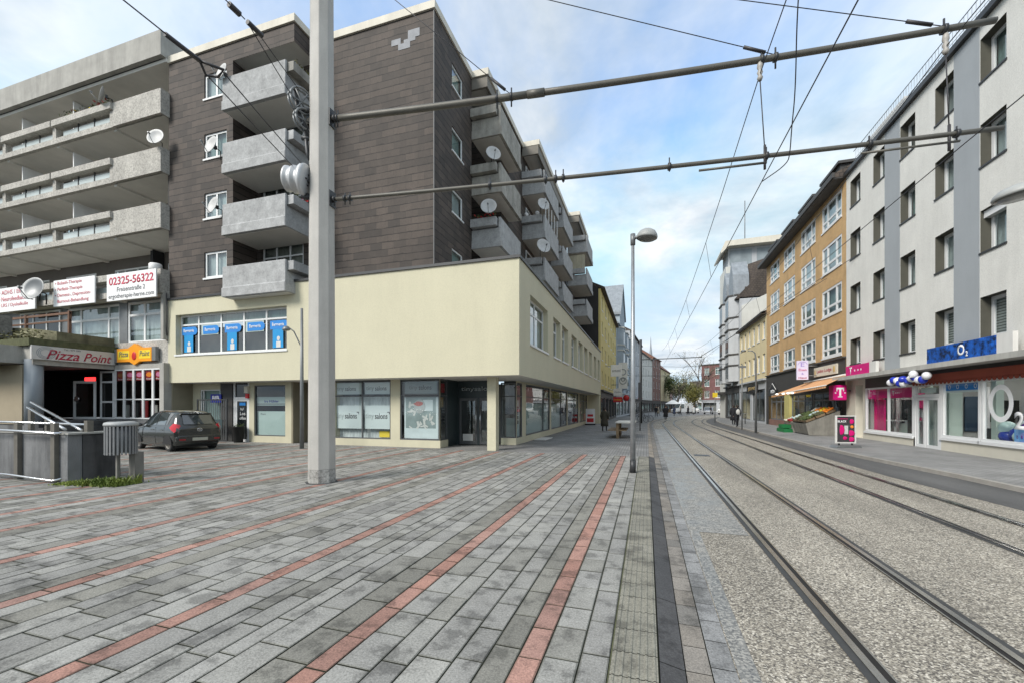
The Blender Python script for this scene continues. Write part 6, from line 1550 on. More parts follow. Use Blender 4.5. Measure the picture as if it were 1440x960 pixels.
for a, b, cs in ((27.95, 32.6, (29.5, 31.1)), (32.8, 36.9, (34.2, 35.6)), (38.3, 42.5, (39.7, 41.0))):
    w = window(FO_, ob, a, b, .55, 2.55, -.2, cs, (2.05,), .09, 'grey_metal', 'shop_glass', None, name='shop_window')
    rr = random.Random(int(a)); f = MB()
    for k in range(14): u = rr.uniform(a, b - .7); z = rr.uniform(.6, 1.7); f.fbox(FO_, u, u + rr.uniform(.3, .7), -.9 - .03 * k, -.8 - .03 * k, z, z + rr.uniform(.2, .6), k % 4)
    f.build('window_display', ['room_dark', 'film', 'cloth_beige', 'room'], w)
mb = MB(); mb.box(13, 13.1, 27.9, 42.6, 0, 3); mb.build('shop_back_wall', 'room_dark', ob)
# awning of the fruit shop
aw = thing('awning', 'sloping orange striped awning over the fruit stand', 'awning', (9.5, 30, 2.7))
mb = MB(); mb.face([(10.27, 27.3, 3.34), (10.27, 33.6, 3.22), (8.6, 35.0, 2.46), (8.75, 25.6, 2.76)]); mb.face([(8.6, 35.0, 2.46), (8.75, 25.6, 2.76), (8.75, 25.6, 2.62), (8.6, 35.0, 2.30)]); mb.build('cloth', 'awning', aw)
mb = MB(); mb.tube([(10.25, 27.3, 3.38), (10.25, 33.6, 3.26)], .06, 8); mb.tube([(8.75, 25.6, 2.76), (8.6, 35.0, 2.46)], .03, 8); mb.build('roller', 'stucco_white', aw)
mb = MB()
for y in (30.2, 31.0, 32.0, 33.4): mb.ball((8.56, y, 2.50), .1, .12, .06, n=8, k=5)
mb.build('lamp_bulb', emit('warm_bulb', (1, .95, .85), .8), aw)
# signs
t = board('shop_sign', 'wide cream shop sign with rose motif and brown letters above the awning', 28.3, 31.7, 3.52, 4.08, west(10.26), 0, 'cream_stone', th=.08); lettering('Ladies Lodge', 'maroon', t, west(10.26), 30.1, 3.8, .082, 2.2, .26, bold=.01)
mb = MB(); mb.ball(west(10.26).p(28.65, .08, 3.8), .012, .16, .2, n=10, k=6); mb.ball(west(10.26).p(31.5, .08, 3.78), .012, .11, .2, n=10, k=6); mb.build('motif', 'gold', t)
vt = thing('hanging_sign', 'upright lilac and white sign sticking out above the orange awning', 'sign', (9.6, 31.2, 3.3)); Fv = south(31.2)
mb = MB(); mb.box(9.1, 9.72, 31.2, 31.34, 3.35, 4.55); mb.build('panel', 'lilac', vt)
lettering('E', 'violet', vt, Fv, 9.41, 4.30, .003, .2, .24); lettering('Eisen', 'pink_text', vt, Fv, 9.41, 3.98, .003, .44, .16, bold=.02); lettering('&', 'violet', vt, Fv, 9.41, 3.73, .003, .12, .13); lettering('Haus', 'maroon', vt, Fv, 9.41, 3.48, .003, .44, .13, bold=.01)
mb = MB(); mb.tube([Fv.p(9.41 + .25 * math.cos(a * .2618), .004, 4.28 + .2 * math.sin(a * .2618)) for a in range(0, 13)], .012, 5); mb.build('arc', 'violet', vt)
mb = MB(); mb.tube([(9.72, 31.27, 4.2), (10.3, 31.27, 4.2)], .025); mb.tube([(9.72, 31.27, 3.6), (10.3, 31.27, 3.6)], .025); mb.build('bracket', 'grey_metal', vt)
hs = thing('house_shaped_sign', 'dark house shaped sign with white letters on the dark fascia', 'sign', (10.1, 41, 2.6)); Fh = west(10.27)
mb = MB(); mb.plate(Fh, [(40.0, 2.62), (41.9, 2.62), (42.1, 3.05), (40.95, 3.65), (39.8, 3.05)], 0, .12); mb.build('panel', 'dark_metal', hs); lettering('ete', 'white', hs, Fh, 40.95, 2.93, .122, 1.2, .36, bold=.03)
mb = MB(); mb.tube([Fh.p(42.0, .13, 3.05), Fh.p(40.95, .13, 3.6), Fh.p(39.9, .13, 3.05)], .03); mb.build('roof_outline', 'cloth_white', hs)
# fruit stand: tiers of crates on sloping racks
fs = thing('fruit_stand', 'sloping wooden fruit rack full of oranges and greens in front of the dark shop', 'market stall', (9.2, 27.6, 0))
mb = MB(); mb.plate(Fr((0, 0), (1, 0), (0, -1)), [(8.55, .08), (10.0, .08), (10.0, 1.45), (8.4, .72)], -27.35, -27.42); mb.plate(Fr((0, 0), (1, 0), (0, -1)), [(8.55, .08), (10.0, .08), (10.0, 1.45), (8.4, .72)], -29.9, -29.97); mb.plate(Fr((0, 0), (1, 0), (0, -1)), [(8.6, .12), (8.64, .12), (8.46, .70), (8.40, .70)], -27.425, -29.895); mb.build('rack', mat('grey_timber', (.26, .25, .22), .85, .25, 3, streak=.3), fs)
rr = random.Random(2)
kinds = ['orange', 'red', 'yellow_paint', 'leaf_green', 'film', 'cream_stone', 'dark_red', 'moss']
k_ = 0
crates = []
def fruit_crate(x, y, z, w_, d_, mt, label, tilt=.42, dome=.12):
    t = thing('fruit_crate', label, 'crate', (x, y, z), 'crates at the fruit shop')
    c, s = math.cos(tilt), math.sin(tilt)
    def T(u, v, h): return Vector((x + u * c - h * s, y + v, z + u * s + h * c))
    mb = MB()
    for (u0, u1, v0, v1, h0, h1) in ((-w_, w_, -d_, d_, 0, .015), (-w_, -w_ + .02, -d_, d_, .015, .12), (w_ - .02, w_, -d_, d_, .015, .12), (-w_ + .02, w_ - .02, -d_, -d_ + .02, .015, .12), (-w_ + .02, w_ - .02, d_ - .02, d_, .015, .12)):
        i = mb.add([T(u, v, h) for h in (h0, h1) for u, v in ((u0, v0), (u1, v0), (u1, v1), (u0, v1))])
        for q in ((0, 3, 2, 1), (4, 5, 6, 7), (0, 1, 5, 4), (1, 2, 6, 5), (2, 3, 7, 6), (3, 0, 4, 7)): mb.f.append(tuple(i + k for k in q)); mb.m.append(0); mb.sm.append(False)
    mb.build('tray', 'green_plastic' if rr.random() < .5 else 'wood', t)
    mb = MB()
    for a in range(4):
        for b in range(4):
            p = T(-w_ + .06 + a * (2 * w_ - .12) / 3, -d_ + .06 + b * (2 * d_ - .12) / 3, .10 + dome * rr.random()); r_ = rr.uniform(.058, .078); mb.ball(p, r_, r_, r_ * .95, n=7, k=5)
    mb.build('fruit', mt, t)
lab = {'orange': 'oranges', 'red': 'red tomatoes', 'yellow_paint': 'lemons', 'leaf_green': 'green vegetables', 'film': 'pale cabbages', 'cream_stone': 'cream coloured produce', 'dark_red': 'dark red apples', 'moss': 'olive green pears'}
lay = [[('leaf_green', 'bottom'), ('moss', 'middle'), ('orange', 'top')], [('leaf_green', 'bottom'), ('film', 'middle'), ('yellow_paint', 'top')], [('moss', 'bottom'), ('leaf_green', 'middle'), ('orange', 'top')], [('film', 'bottom'), ('leaf_green', 'middle'), ('cream_stone', 'top')]]
colnm = ['nearest column', 'second nearest column', 'second farthest column', 'farthest column']
for j, col in enumerate(lay):
    for i, (mt, nm) in enumerate(col): fruit_crate(8.68 + i * .48, 27.72 + j * .60, .88 + i * .225, .23, .27, mt, f'crate of {lab[mt]} in the rack, {nm} row, {colnm[j]}')
f2 = thing('fruit_stand', 'lower fruit table with red and beige produce left of the wooden rack', 'market stall', (9.3, 31, 0))
mb = MB(); mb.box(8.75, 9.95, 30.3, 32.6, .56, .60)
for x_, y_ in ((8.8, 30.35), (8.8, 32.55), (9.9, 30.35), (9.9, 32.55)): mb.box(x_ - .03, x_ + .03, y_ - .03, y_ + .03, .05, .559)
mb.build('table', 'galv', f2)
lay2 = [('red', 'nearest red crate of'), ('cream_stone', ''), ('dark_red', ''), ('film', ''), ('orange', ''), ('cream_stone', '')]
for j, (mt, nm) in enumerate((('red', 'front row, near end'), ('dark_red', 'front row, middle'), ('cream_stone', 'front row, far end'))): fruit_crate(8.98, 30.65 + j * .75, .66, .24, .33, mt, f'crate of {lab[mt]} on the lower fruit table, {nm}', .25)
for j, (mt, nm) in enumerate((('film', 'back row, near end'), ('red', 'back row, middle'), ('orange', 'back row, far end'))): fruit_crate(9.48, 30.65 + j * .75, .80, .24, .33, mt, f'crate of {lab[mt]} on the lower fruit table, {nm}', .25)
for j, (y, z, lb) in enumerate(((30.7, .05, 'green plastic crate on the pavement, nearest of two'), (31.5, .05, 'green plastic crate on the pavement, farther of two'), (31.1, .30, 'green plastic crate stacked on the two below'))):
    t = MB(); t.box(8.15, 8.65, y - .38, y + .38, z, z + .03)
    for a in ((8.15, 8.18, y - .38, y + .38), (8.62, 8.65, y - .38, y + .38), (8.18, 8.62, y - .38, y - .35), (8.18, 8.62, y + .35, y + .38)): t.box(a[0], a[1], a[2], a[3], z + .03, z + .23)
    for k in range(6): t.box(8.142, 8.149, y - .34 + k * .12, y - .28 + k * .12, z + .06, z + .2)
    tag(t.build('plastic_crate', 'green_plastic'), lb, 'crate', 'green crates on the pavement')
# advertising stand
ab = thing('pavement_sign', 'magenta advertising board in a silver frame standing on the pavement', 'sign', (7.6, 20.2, 0)); Fa = Fr((7.55, 20.15), (.975, .22), (.22, -.975))
mb = MB(); mb.fbox(Fa, -.38, .38, -.03, .03, .22, .26); mb.fbox(Fa, -.38, .38, -.03, .03, 1.28, 1.32); mb.fbox(Fa, -.38, -.33, -.03, .03, .26, 1.28); mb.fbox(Fa, .33, .38, -.03, .03, .26, 1.28); mb.build('frame', 'stucco_white', ab)
mb = MB(); mb.fbox(Fa, -.33, .33, -.02, .01, .26, 1.28); mb.build('poster', mat('poster_dark', (.05, .045, .05), .4, .2, 3), ab)
mb = MB()
for u, z, a, b in ((-.18, .75, .13, .2), (.17, .62, .16, .12), (.18, .38, .14, .10), (-.05, .42, .10, .07), (.2, 1.08, .11, .1)): mb.ball(Fa.p(u, .01, z), a, .012, b, n=12, k=6)
mb.build('pink_print', 'magenta', ab)
mb = MB(); mb.fbox(Fa, -.06, .08, .02, .028, .58, .92); mb.build('phone_print', 'cloth_white', ab)
mb = MB(); mb.ball(Fa.p(.23, .02, .87), .06, .012, .06, n=10, k=5); mb.build('price_dot', 'orange', ab)
lettering('BLACK', 'white', ab, Fa, -.13, 1.08, .012, .34, .09, bold=.03); lettering('WEEKS', 'magenta', ab, Fa, -.12, 1.19, .012, .4, .05, bold=.02)
mb = MB(); mb.plate(Fa, [(-.48, .055), (.48, .055), (.40, .14), (-.40, .14)], -.22, .22); mb.build('foot', 'grey_metal', ab)
mb = MB(); mb.fbox(Fa, -.27, -.22, -.02, .02, .14, .22); mb.fbox(Fa, .22, .27, -.02, .02, .14, .22); mb.build('spring', 'black', ab)

# ================================================================== generic town house
def house(name, label, p0, p1, depth, z0, z1, floors, ncol, wall, ww=1.0, frame='white_frame', roof=None, roof_h=2.5, roof_mat='roof_tile', shop=3.2, shop_mat='anthracite', right=True, reveal=.18, first=None, back='curtain', detail=True, wh=.62, eave=.4, gable=None):
    """street house between p0 and p1 (facade line); right=True when the street lies at its -x side"""
    p0, p1 = Vector((*p0, 0)), Vector((*p1, 0)); U = (p1 - p0).normalized(); L = (p1 - p0).length
    N = Vector((-U.y, U.x, 0)) if right else Vector((U.y, -U.x, 0))
    F = Fr((p0.x, p0.y), (U.x, U.y), (N.x, N.y))
    t = thing(name, label, 'building', ((p0.x + p1.x) / 2, (p0.y + p1.y) / 2, 0))
    fh = (z1 - shop) / floors; pitch = L / ncol
    hs_ = []
    for f in range(floors):
        for c in range(ncol):
            u = pitch * (c + .5); zc = shop + fh * (f + .5); hs_.append((u - ww / 2, u + ww / 2, zc - fh * wh / 2, zc + fh * wh / 2))
    mb = MB(); mb.wall(F, 0, L, shop, z1, hs_, reveal)
    for u in (0, L): mb.face([F.p(u, 0, 0), F.p(u, -depth, 0), F.p(u, -depth, z1), F.p(u, 0, z1)])
    mb.face([F.p(0, -depth, 0), F.p(L, -depth, 0), F.p(L, -depth, z1), F.p(0, -depth, z1)])
    mb.build('wall', wall, t)
    for h in hs_:
        if detail: window(F, t, h[0], h[1], h[2], h[3], -reveal + .03, ((h[0] + h[1]) / 2,), (h[3] - (h[3] - h[2]) * .3,), .09, frame, 'glass', random.choice([back, back, 'curtain_green', 'curtain_dark']), sill=h[2] - .1)
    if roof == 'pitch':
        mb = MB(); mb.plate(Fr((p0.x, p0.y), (N.x, N.y), (-U.x, -U.y)), [(eave, z1), (-depth / 2, z1 + roof_h), (-depth, z1), (-depth, z1 - .1), (eave, z1 - .15)], 0, -L); mb.build('roof', roof_mat, t)
    else:
        mb = MB(); mb.fbox(F, 0, L, -depth, 0, z1, z1 + .1); mb.fbox(F, -.05, L + .05, -.1, .18, z1 + .1, z1 + .38); mb.build('roof', roof_mat, t)
    if shop:
        mb = MB(); n = max(2, int(L / 4)); hh = [(L * (k + .08) / n, L * (k + .92) / n, .25, shop * .78) for k in range(n)]
        mb.wall(F, 0, L, 0, shop, hh, .2, d=.03); mb.fbox(F, -.02, L + .02, 0, .3, shop - .16, shop - .002); mb.build('shop_front', shop_mat, t)
        for h in hh:
            w = window(F, t, h[0], h[1], h[2], h[3], -.12, ((h[0] + h[1]) / 2,), (), .08, 'grey_frame', 'shop_glass', None, name='shop_window')
            b_ = MB(); b_.fbox(F, h[0], h[1], -1.2, -1.1, .2, shop * .8); b_.build('room', random.choice(['room', 'room_dark', 'film']), w)
    return t, F, L
# right side beyond the ochre building
t, F, L = house('cream_house', 'cream rendered three storey house with grey shop front and dark gutter', (10.3, 43.42), (10.3, 55), 9, 0, 10.1, 2, 6, 'cream', .9, roof='pitch', roof_h=2.4, shop=4.2, shop_mat='stucco_grey', wh=.55)
m_ = MB(); m_.fbox(F, -.0, L, .12, .42, 10.0, 10.16); m_.build('gutter', 'anthracite', t)
t2 = board('shop_sign', 'small dark sign with gold letters on the grey shop front under the cream house', 46.2, 50.6, 3.0, 3.75, west(10.24), 0, 'black', th=.1); lettering('JEANS', 'gold', t2, west(10.24), 48.4, 3.4, .102, 3.2, .42, bold=.02)
t, F, L = house('bay_house', 'grey stucco house with rounded bay windows and steep zinc gables', (10.3, 55.02), (10.3, 64.2), 10, 0, 14.2, 3, 4, 'stucco_grey', .9, roof='pitch', roof_h=5.5, roof_mat='roof_tile', shop=4.2, shop_mat='anthracite')
for u0 in (.6, 5.0):
    mb = MB(); mb.prism(F, [(u0, 0.003), (u0 + .7, .95), (u0 + 2.9, .95), (u0 + 3.6, .003)], 4.6, 14.6)
    b_ = mb.build('bay', 'stucco_grey', t)
    for z in (6.4, 7.7, 10.6, 12.0, 14.6):
        mb = MB(); mb.prism(F, [(u0 - .1, 0.004), (u0 + .65, 1.07), (u0 + 2.95, 1.07), (u0 + 3.7, .004)], z, z + .16); mb.build('ledge', 'anthracite', b_)
    for z in (8.1, 12.3, 5.0):
        fb = Fr(tuple(F.p(u0 + .7, .95, 0))[:2], F.U, F.N); g_ = MB(); g_.fbox(fb, .3, 1.0, .0, .02, z, z + 1.9); g_.fbox(fb, 1.25, 1.95, 0, .02, z, z + 1.9); g_.build('bay_window', 'dark_glass', b_)
    mb = MB(); mb.plate(F, [(u0 + .2, 14.6), (u0 + 3.4, 14.6), (u0 + 3.0, 17.2), (u0 + 1.8, 19.0), (u0 + .6, 17.2)], -1.2, .5); mb.build('zinc_gable', 'slate_grey', t)
mb = MB(); mb.plate(south(54.96), [(10.5, 9), (20, 9), (20, 17.6), (10.5, 13.2)], -.05, .05); mb.build('fire_wall', 'stucco_pale', t)
mb = MB(); mb.face([(10.6, 55.02, 13.3), (20, 55.02, 17.7), (20, 58.5, 21.4), (11.6, 57.2, 18.6)]); mb.build('hip_roof', 'roof_tile', t)
tw_ = thing('tower_block', 'slab tower with a far overhanging flat roof and glazed top floor', 'building', (14, 72, 0))
mb = MB(); mb.box(10.35, 24, 64.4, 69.2, 0, 20.6); mb.build('wall', 'stucco_pale', tw_)
mb = MB(); mb.box(10.342, 10.348, 64.5, 65.0, 4, 20.4); mb.build('dark_band', 'grey_band', tw_)
mb = MB(); mb.box(10.7, 24, 64.8, 69, 20.6, 23.2); mb.build('top_floor', 'stucco_grey', tw_)
mb = MB(); mb.box(10.9, 13.6, 64.75, 64.795, 20.9, 22.9); mb.box(14.2, 17.5, 64.75, 64.795, 20.9, 22.9); mb.box(18, 20.5, 64.75, 64.795, 20.9, 22.9); mb.build('window_band', mat('pale_glazing', (.25, .29, .31), .3, .3, 1), tw_)
mb = MB(); mb.plate(south(0), [(9.7, 22.3), (10.6, 23.2), (27, 23.2), (27, 24.2), (10.2, 23.9), (9.6, 22.5)], -63.6, -69.6); mb.build('overhanging_roof', 'cornice', tw_)
mb = MB(); mb.tube([(13.0, 66, 24), (13.0, 66, 30)], .06, 6); mb.build('roof_mast', 'grey_metal', tw_)
mb = MB(); mb.box(9.6, 10.3, 64.4, 69.2, 3.3, 3.6); mb.build('canopy', 'anthracite', tw_)
# far brick corner building
t, F, L = house('red_brick_building', 'dark red brick corner building with white framed windows at the end of the street', (15.2, 134), (23, 129), 14, 0, 13.2, 3, 3, 'brick_purple', 1.4, shop=3.4, shop_mat='stucco_grey', roof_mat='anthracite', right=False)
mb = MB(); mb.fbox(F, L, L + 14, -12, .0, 0, 13.4); mb.build('side_wing', 'brick_purple', t); mb = MB(); mb.fbox(F, 6, 9.3, .0, .1, 3.6, 10.4); mb.fbox(F, 5.8, 9.5, .1, .2, 6.7, 6.9); mb.build('pale_bay', 'stucco_white', t)
# left side beyond the podium
t, F, L = house('yellow_house', 'yellow rendered house with rows of narrow windows and dark blank gable', (-4.3, 42.5), (-4.3, 64.8), 10, 0, 13.3, 4, 6, 'yellow', 1.25, roof='pitch', roof_h=2.6, shop=3.3, right=False, wh=.55)
mb = MB(); mb.box(-14.2, -4.5, 42.36, 42.46, 0, 13.2); mb.plate(south(42.46), [(-14.2, 13.2), (-4.5, 13.2), (-9.3, 16.2)], 0, .1); mb.build('dark_gable', mat('bitumen_gable', (.035, .033, .032), .9, .2, 1), t)
t, F, L = house('bay_house', 'blue grey gabled house with stacked oriel windows behind the yellow house', (-4.3, 64.85), (-3.1, 84), 11, 0, 14.0, 3, 5, 'stucco_blue', 1.0, roof='pitch', roof_h=4.5, roof_mat='slate_grey', shop=3.8, shop_mat='stucco_grey', right=False)
for u0 in (1.2, 6.4, 13.0):
    mb = MB(); mb.prism(F, [(u0, .003), (u0 + .6, .85), (u0 + 2.8, .85), (u0 + 3.4, .003)], 4.4, 13.6); b_ = mb.build('bay', 'stucco_blue', t)
    for z in (6.8, 7.6, 10.0, 10.8, 13.4):
        mb = MB(); mb.prism(F, [(u0 - .08, .004), (u0 + .55, .98), (u0 + 2.85, .98), (u0 + 3.48, .004)], z, z + .18); mb.build('ledge', 'stucco_pale', b_)
    for z in (5.0, 8.0, 11.2):
        fb = Fr(tuple(F.p(u0 + .6, .85, 0))[:2], F.U, F.N); g_ = MB(); g_.fbox(fb, .25, .95, 0, .02, z, z + 1.7); g_.fbox(fb, 1.2, 1.95, 0, .02, z, z + 1.7); g_.build('bay_window', 'dark_glass', b_)
mb = MB(); mb.plate(F, [(2.0, 13.9), (8.5, 13.9), (8.5, 15.6), (5.2, 20.4), (2.0, 15.6)], -3, .3); mb.build('front_gable', 'stucco_blue', t)
mb = MB(); mb.plate(F, [(1.7, 15.5), (5.2, 20.4), (8.8, 15.5), (8.8, 15.9), (5.2, 20.9), (1.7, 15.9)], -3, .5); mb.build('gable_coping', 'slate_grey', t)
far = [((-3.0, 84.1), (-1.2, 108), 16.0, 4, 5, 'stucco_grey', 'roof_tile', 'grey house behind the lamp post, far down the left side', 3.2), ((-1.1, 108.2), (1.6, 128), 14.6, 4, 4, 'stucco_pale', 'roof_grey', 'pale grey ornate house farther down the left side', 3.5), ((1.7, 128.2), (4.2, 141), 15.6, 4, 3, 'brick_red', 'roof_red', 'red brick house far down the left side', 4), ((4.3, 141.2), (8.0, 163), 13.4, 3, 4, 'cream', 'roof_red', 'cream house with red tiled roof far down the left side', 5), ((8.2, 163.5), (9.8, 180), 11.6, 4, 3, 'stucco_pink', 'roof_grey', 'pink rendered house near the end of the left row', 2), ((10.0, 180.5), (12.6, 205), 10.6, 3, 4, 'stucco_grey', 'roof_tile', 'grey house closing the left row by the market square', 3)]
for p0, p1, h, fl, nc, wl, rm, lb, rh in far: house('town_house', lb, p0, p1, 11, 0, h, fl, nc, wl, 1.1, roof='pitch', roof_h=rh, roof_mat=rm, right=False)
sp = thing('church_spire', 'thin distant church spire above the left roofs', 'spire', (2.1, 230, 0))
mb = MB(); mb.box(1.1, 3.1, 229, 231, 0, 26); mb.build('tower', 'stucco_grey', sp); mb = MB(); mb.lathe([(1.0, 26), (.4, 31), (.04, 37)], (2.1, 230, 0), 8, smooth=False); mb.build('spire', 'slate_grey', sp)
for i, (x0, x1, y, h, wl, lb) in enumerate(((20, 31, 215, 9.5, 'stucco_white', 'small white house at the end of the market square'), (32, 60, 225, 12, 'stucco_pale', 'long pale building closing the street behind the trees'))):
    house('town_house', lb, (x0, y), (x1, y), 12, 0, h, 3, 4, wl, 1.2, roof='pitch', roof_h=4, roof_mat='roof_tile', right=False)
# projecting shop signs on the left
def proj(name, label, y, x0, x1, z0, z1, mt, txt=None, tm='text_grey', rnd_=False, h=.2):
    t = thing(name, label, 'sign', (x0, y, z0)); mb = MB()
    if rnd_: mb.lathe([(0, 0), ((x1 - x0) / 2, 0), ((x1 - x0) / 2, .14), (0, .14)], ((x0 + x1) / 2, y, (z0 + z1) / 2), 20, 0, (0, 1, 0))
    else: mb.box(x0, x1, y, y + .16, z0, z1)
    mb.build('panel', mt, t)
    if txt: lettering(txt, tm, t, south(y), (x0 + x1) / 2, (z0 + z1) / 2, .004, (x1 - x0) * .75, h)
    mb = MB(); mb.tube([(x0, y + .08, z1 - .15), (x0 - .9, y + .08, z1 - .15)], .03); mb.build('bracket', 'grey_metal', t); return t
proj('hanging_sign', 'white rectangular shop sign projecting from the yellow house', 47.5, -3.7, -2.55, 4.9, 6.15, 'white', 'antoni', h=.3)
t = thing('hanging_sign', 'tall white upright sign with rings projecting beside the white sign', 'sign', (-3.2, 56, 4)); mb = MB(); mb.box(-3.4, -2.3, 56, 56.15, 3.9, 7.2); mb.build('panel', 'white_paint', t)
mb = MB()
for z, r_ in ((6.0, .36), (4.9, .42), (5.05, .2)): mb.tube([(-2.85 + r_ * math.cos(a * .3927), 55.98, z + r_ * math.sin(a * .3927)) for a in range(17)], .05, 6)
mb.build('ring', 'slate_grey', t); mb = MB(); mb.tube([(-3.4, 56.08, 6.5), (-4.3, 56.08, 6.5)], .04); mb.tube([(-3.4, 56.08, 4.4), (-4.3, 56.08, 4.4)], .04); mb.build('bracket', 'grey_metal', t)
proj('hanging_sign', 'lower white shop sign projecting under the upright ring sign', 52, -3.75, -2.75, 2.9, 3.75, 'white_paint', 'Optik')
proj('hanging_sign', 'round red sign with white dot on the left pavement side', 58, -2.95, -2.15, 2.35, 3.15, 'red', rnd_=True)
proj('hanging_sign', 'red and orange rectangular sign beside the round red one', 56.5, -4.1, -2.95, 2.2, 2.85, 'red', 'Imbiss', 'yellow_paint', h=.22)
proj('hanging_sign', 'small round red sign farther down the left houses', 92, -1.7, -.8, 2.8, 3.7, 'red', rnd_=True)
# bench with a pale top and a leaning board at the shop
bh = thing('bench', 'wooden bench with slab ends and a pale top beside the lamp post', 'bench', (-1.2, 23.6, 0))
mb = MB(); mb.box(-1.52, -1.38, 22.9, 23.4, 0, .80); mb.box(-1.52, -1.38, 25.0, 25.5, 0, .80); mb.build('end_slab', 'wood', bh)
mb = MB(); mb.box(-1.95, -1.53, 22.9, 25.5, .40, .45); mb.box(-1.37, -1.0, 22.9, 25.5, .40, .45); mb.build('seat', 'wood', bh)
mb = MB(); mb.box(-1.55, -.55, 22.8, 25.6, .802, .86); mb.build('table_top', 'stucco_pale', bh)
t = thing('pavement_sign', 'white and red advertising board standing by the last beige pier', 'sign', (-4.9, 38.5, 0)); mb = MB(); mb.box(-5.2, -4.4, 38.5, 38.58, .12, 1.45); mb.build('panel', 'white', t); mb = MB(); mb.box(-5.1, -4.5, 38.49, 38.498, .25, .6); mb.box(-5.05, -4.55, 38.49, 38.498, .75, .95); mb.build('red_print', 'red', t); mb = MB(); mb.box(-5.25, -4.35, 38.3, 38.8, 0, .12); mb.build('foot', 'black', t)
m_ = MB(); m_.box(-5.35, -4.75, 20.6, 22.2, .0, .03); tag(m_.build('floor_mat', 'stucco_white'), 'flat pale board lying on the pavement at the street shop window', 'board')

# ================================================================== people
def person(label, loc, rz, h=1.7, top='cloth_dark', legs='cloth_dark', coat=None, bag=None, stride=.18, hair='hair'):
    r = thing('person', label, 'person', (0, 0, 0))
    s = h / 1.72
    verts = [(0, 0, .95), (0, 0, 1.18), (0, .01, 1.40), (0, .02, 1.50), (0, .03, 1.60), (0, .03, 1.70),
             (.09, 0, .90), (.10, stride * .55, .50), (.10, stride * .75, .09), (.10, stride + .14, .05), (-.09, 0, .90), (-.10, -stride * .25, .50), (-.10, -stride, .10), (-.10, -stride + .15, .05),
             (.19, 0, 1.40), (.24, -.05, 1.13), (.22, .06 - stride * .3, .88), (.215, .09 - stride * .3, .80), (-.19, 0, 1.40), (-.24, -.02, 1.13), (-.22, .08 + stride * .3, .88), (-.215, .11 + stride * .3, .80)]
    edges = [(0, 1), (1, 2), (2, 3), (3, 4), (4, 5), (0, 6), (6, 7), (7, 8), (8, 9), (0, 10), (10, 11), (11, 12), (12, 13), (2, 14), (14, 15), (15, 16), (16, 17), (2, 18), (18, 19), (19, 20), (20, 21)]
    rad = [.135, .13, .12, .055, .085, .075, .088, .062, .045, .04, .088, .062, .045, .04, .06, .045, .035, .032, .06, .045, .035, .032]
    me = bpy.data.meshes.new('body'); me.from_pydata([(x * s, y * s, z * s) for x, y, z in verts], edges, []); me.update()
    o = bpy.data.objects.new('body', me); COL.objects.link(o)
    sk = o.modifiers.new('skin', 'SKIN')
    for i, v in enumerate(me.skin_vertices[0].data): v.radius = (rad[i] * s * (1.25 if i in (0, 1, 2) else 1), rad[i] * s); v.use_root = (i == 0)
    sb = o.modifiers.new('sub', 'SUBSURF'); sb.levels = 1; sb.render_levels = 1
    bpy.context.view_layer.update()
    m2 = bpy.data.meshes.new_from_object(o.evaluated_get(bpy.context.evaluated_depsgraph_get())); bpy.data.objects.remove(o)
    m2.materials.clear()
    for k in (legs, top, 'skin', 'black'): m2.materials.append(M[k])
    for p in m2.polygons:
        z = p.center.z / s; ax_ = abs(p.center.x) / s; p.use_smooth = True
        p.material_index = 2 if z > 1.49 or (ax_ > .17 and z < .88 and z > .7) else (3 if z < .1 else (1 if z > .93 or ax_ > .2 else 0))
    b = bpy.data.objects.new('body', m2); COL.objects.link(b); adopt(b, r)
    mb = MB(); mb.ball((0, .01 * s, 1.665 * s), .098 * s, .11 * s, .10 * s, n=12, k=8); mb.ball((0, -.06 * s, 1.60 * s), .085 * s, .06 * s, .12 * s, n=10, k=6); mb.build('hair', hair, r)
    mb = MB()
    for sx_ in (-.032, .032): mb.ball((sx_ * s, .112 * s, 1.63 * s), .012 * s, .008 * s, .008 * s, n=6, k=4)
    mb.ball((0, .125 * s, 1.60 * s), .014 * s, .02 * s, .022 * s, n=6, k=4); mb.build('face_feature', 'skin', r)
    if coat:
        mb = MB(); rings = []
        for z, a, b_ in ((1.47, .10, .09), (1.42, .215, .125), (1.2, .21, .155), (.98, .20, .15), (.7, .25, .20), (.38, .28, .235)):
            rings.append([Vector((a * s * math.cos(k * math.pi / 8), b_ * s * math.sin(k * math.pi / 8) * (1 + .05 * math.sin(k * 2.3)), z * s)) for k in range(16)])
        mb.loft(rings); mb.tube([(.20 * s, 0, 1.40 * s), (.275 * s, -.05 * s, 1.12 * s), (.25 * s, .04 * s, .90 * s)], [.075 * s, .065 * s, .055 * s], 8); mb.tube([(-.20 * s, 0, 1.40 * s), (-.275 * s, -.02 * s, 1.12 * s), (-.25 * s, .06 * s, .90 * s)], [.075 * s, .065 * s, .055 * s], 8)
        mb.build('coat', coat, r)
    if bag:
        mb = MB(); mb.ball((0, -.20 * s, 1.18 * s), .16 * s, .10 * s, .22 * s, n=12, k=8); mb.build('backpack', bag, r)
    r.location = loc; r.rotation_euler = (0, 0, rz); r['label'] = label
    return r
person('woman in a long olive coat walking away along the shop pavement', (-2.66, 28.9, 0), R(-10), 1.60, 'coat_olive', 'cloth_dark', 'coat_olive')
person('person in dark clothes with a white backpack on the right pavement', (6.75, 37.0, .05), R(10), 1.72, bag='cloth_white', stride=.24)
person('person in a dark jacket walking ahead of the one with the white backpack', (7.3, 41.5, .05), R(0), 1.75, coat='cloth_dark')
person('dark dressed pedestrian at the far left kerb', (2.2, 54.5, 0), R(190), 1.72, coat='cloth_dark')
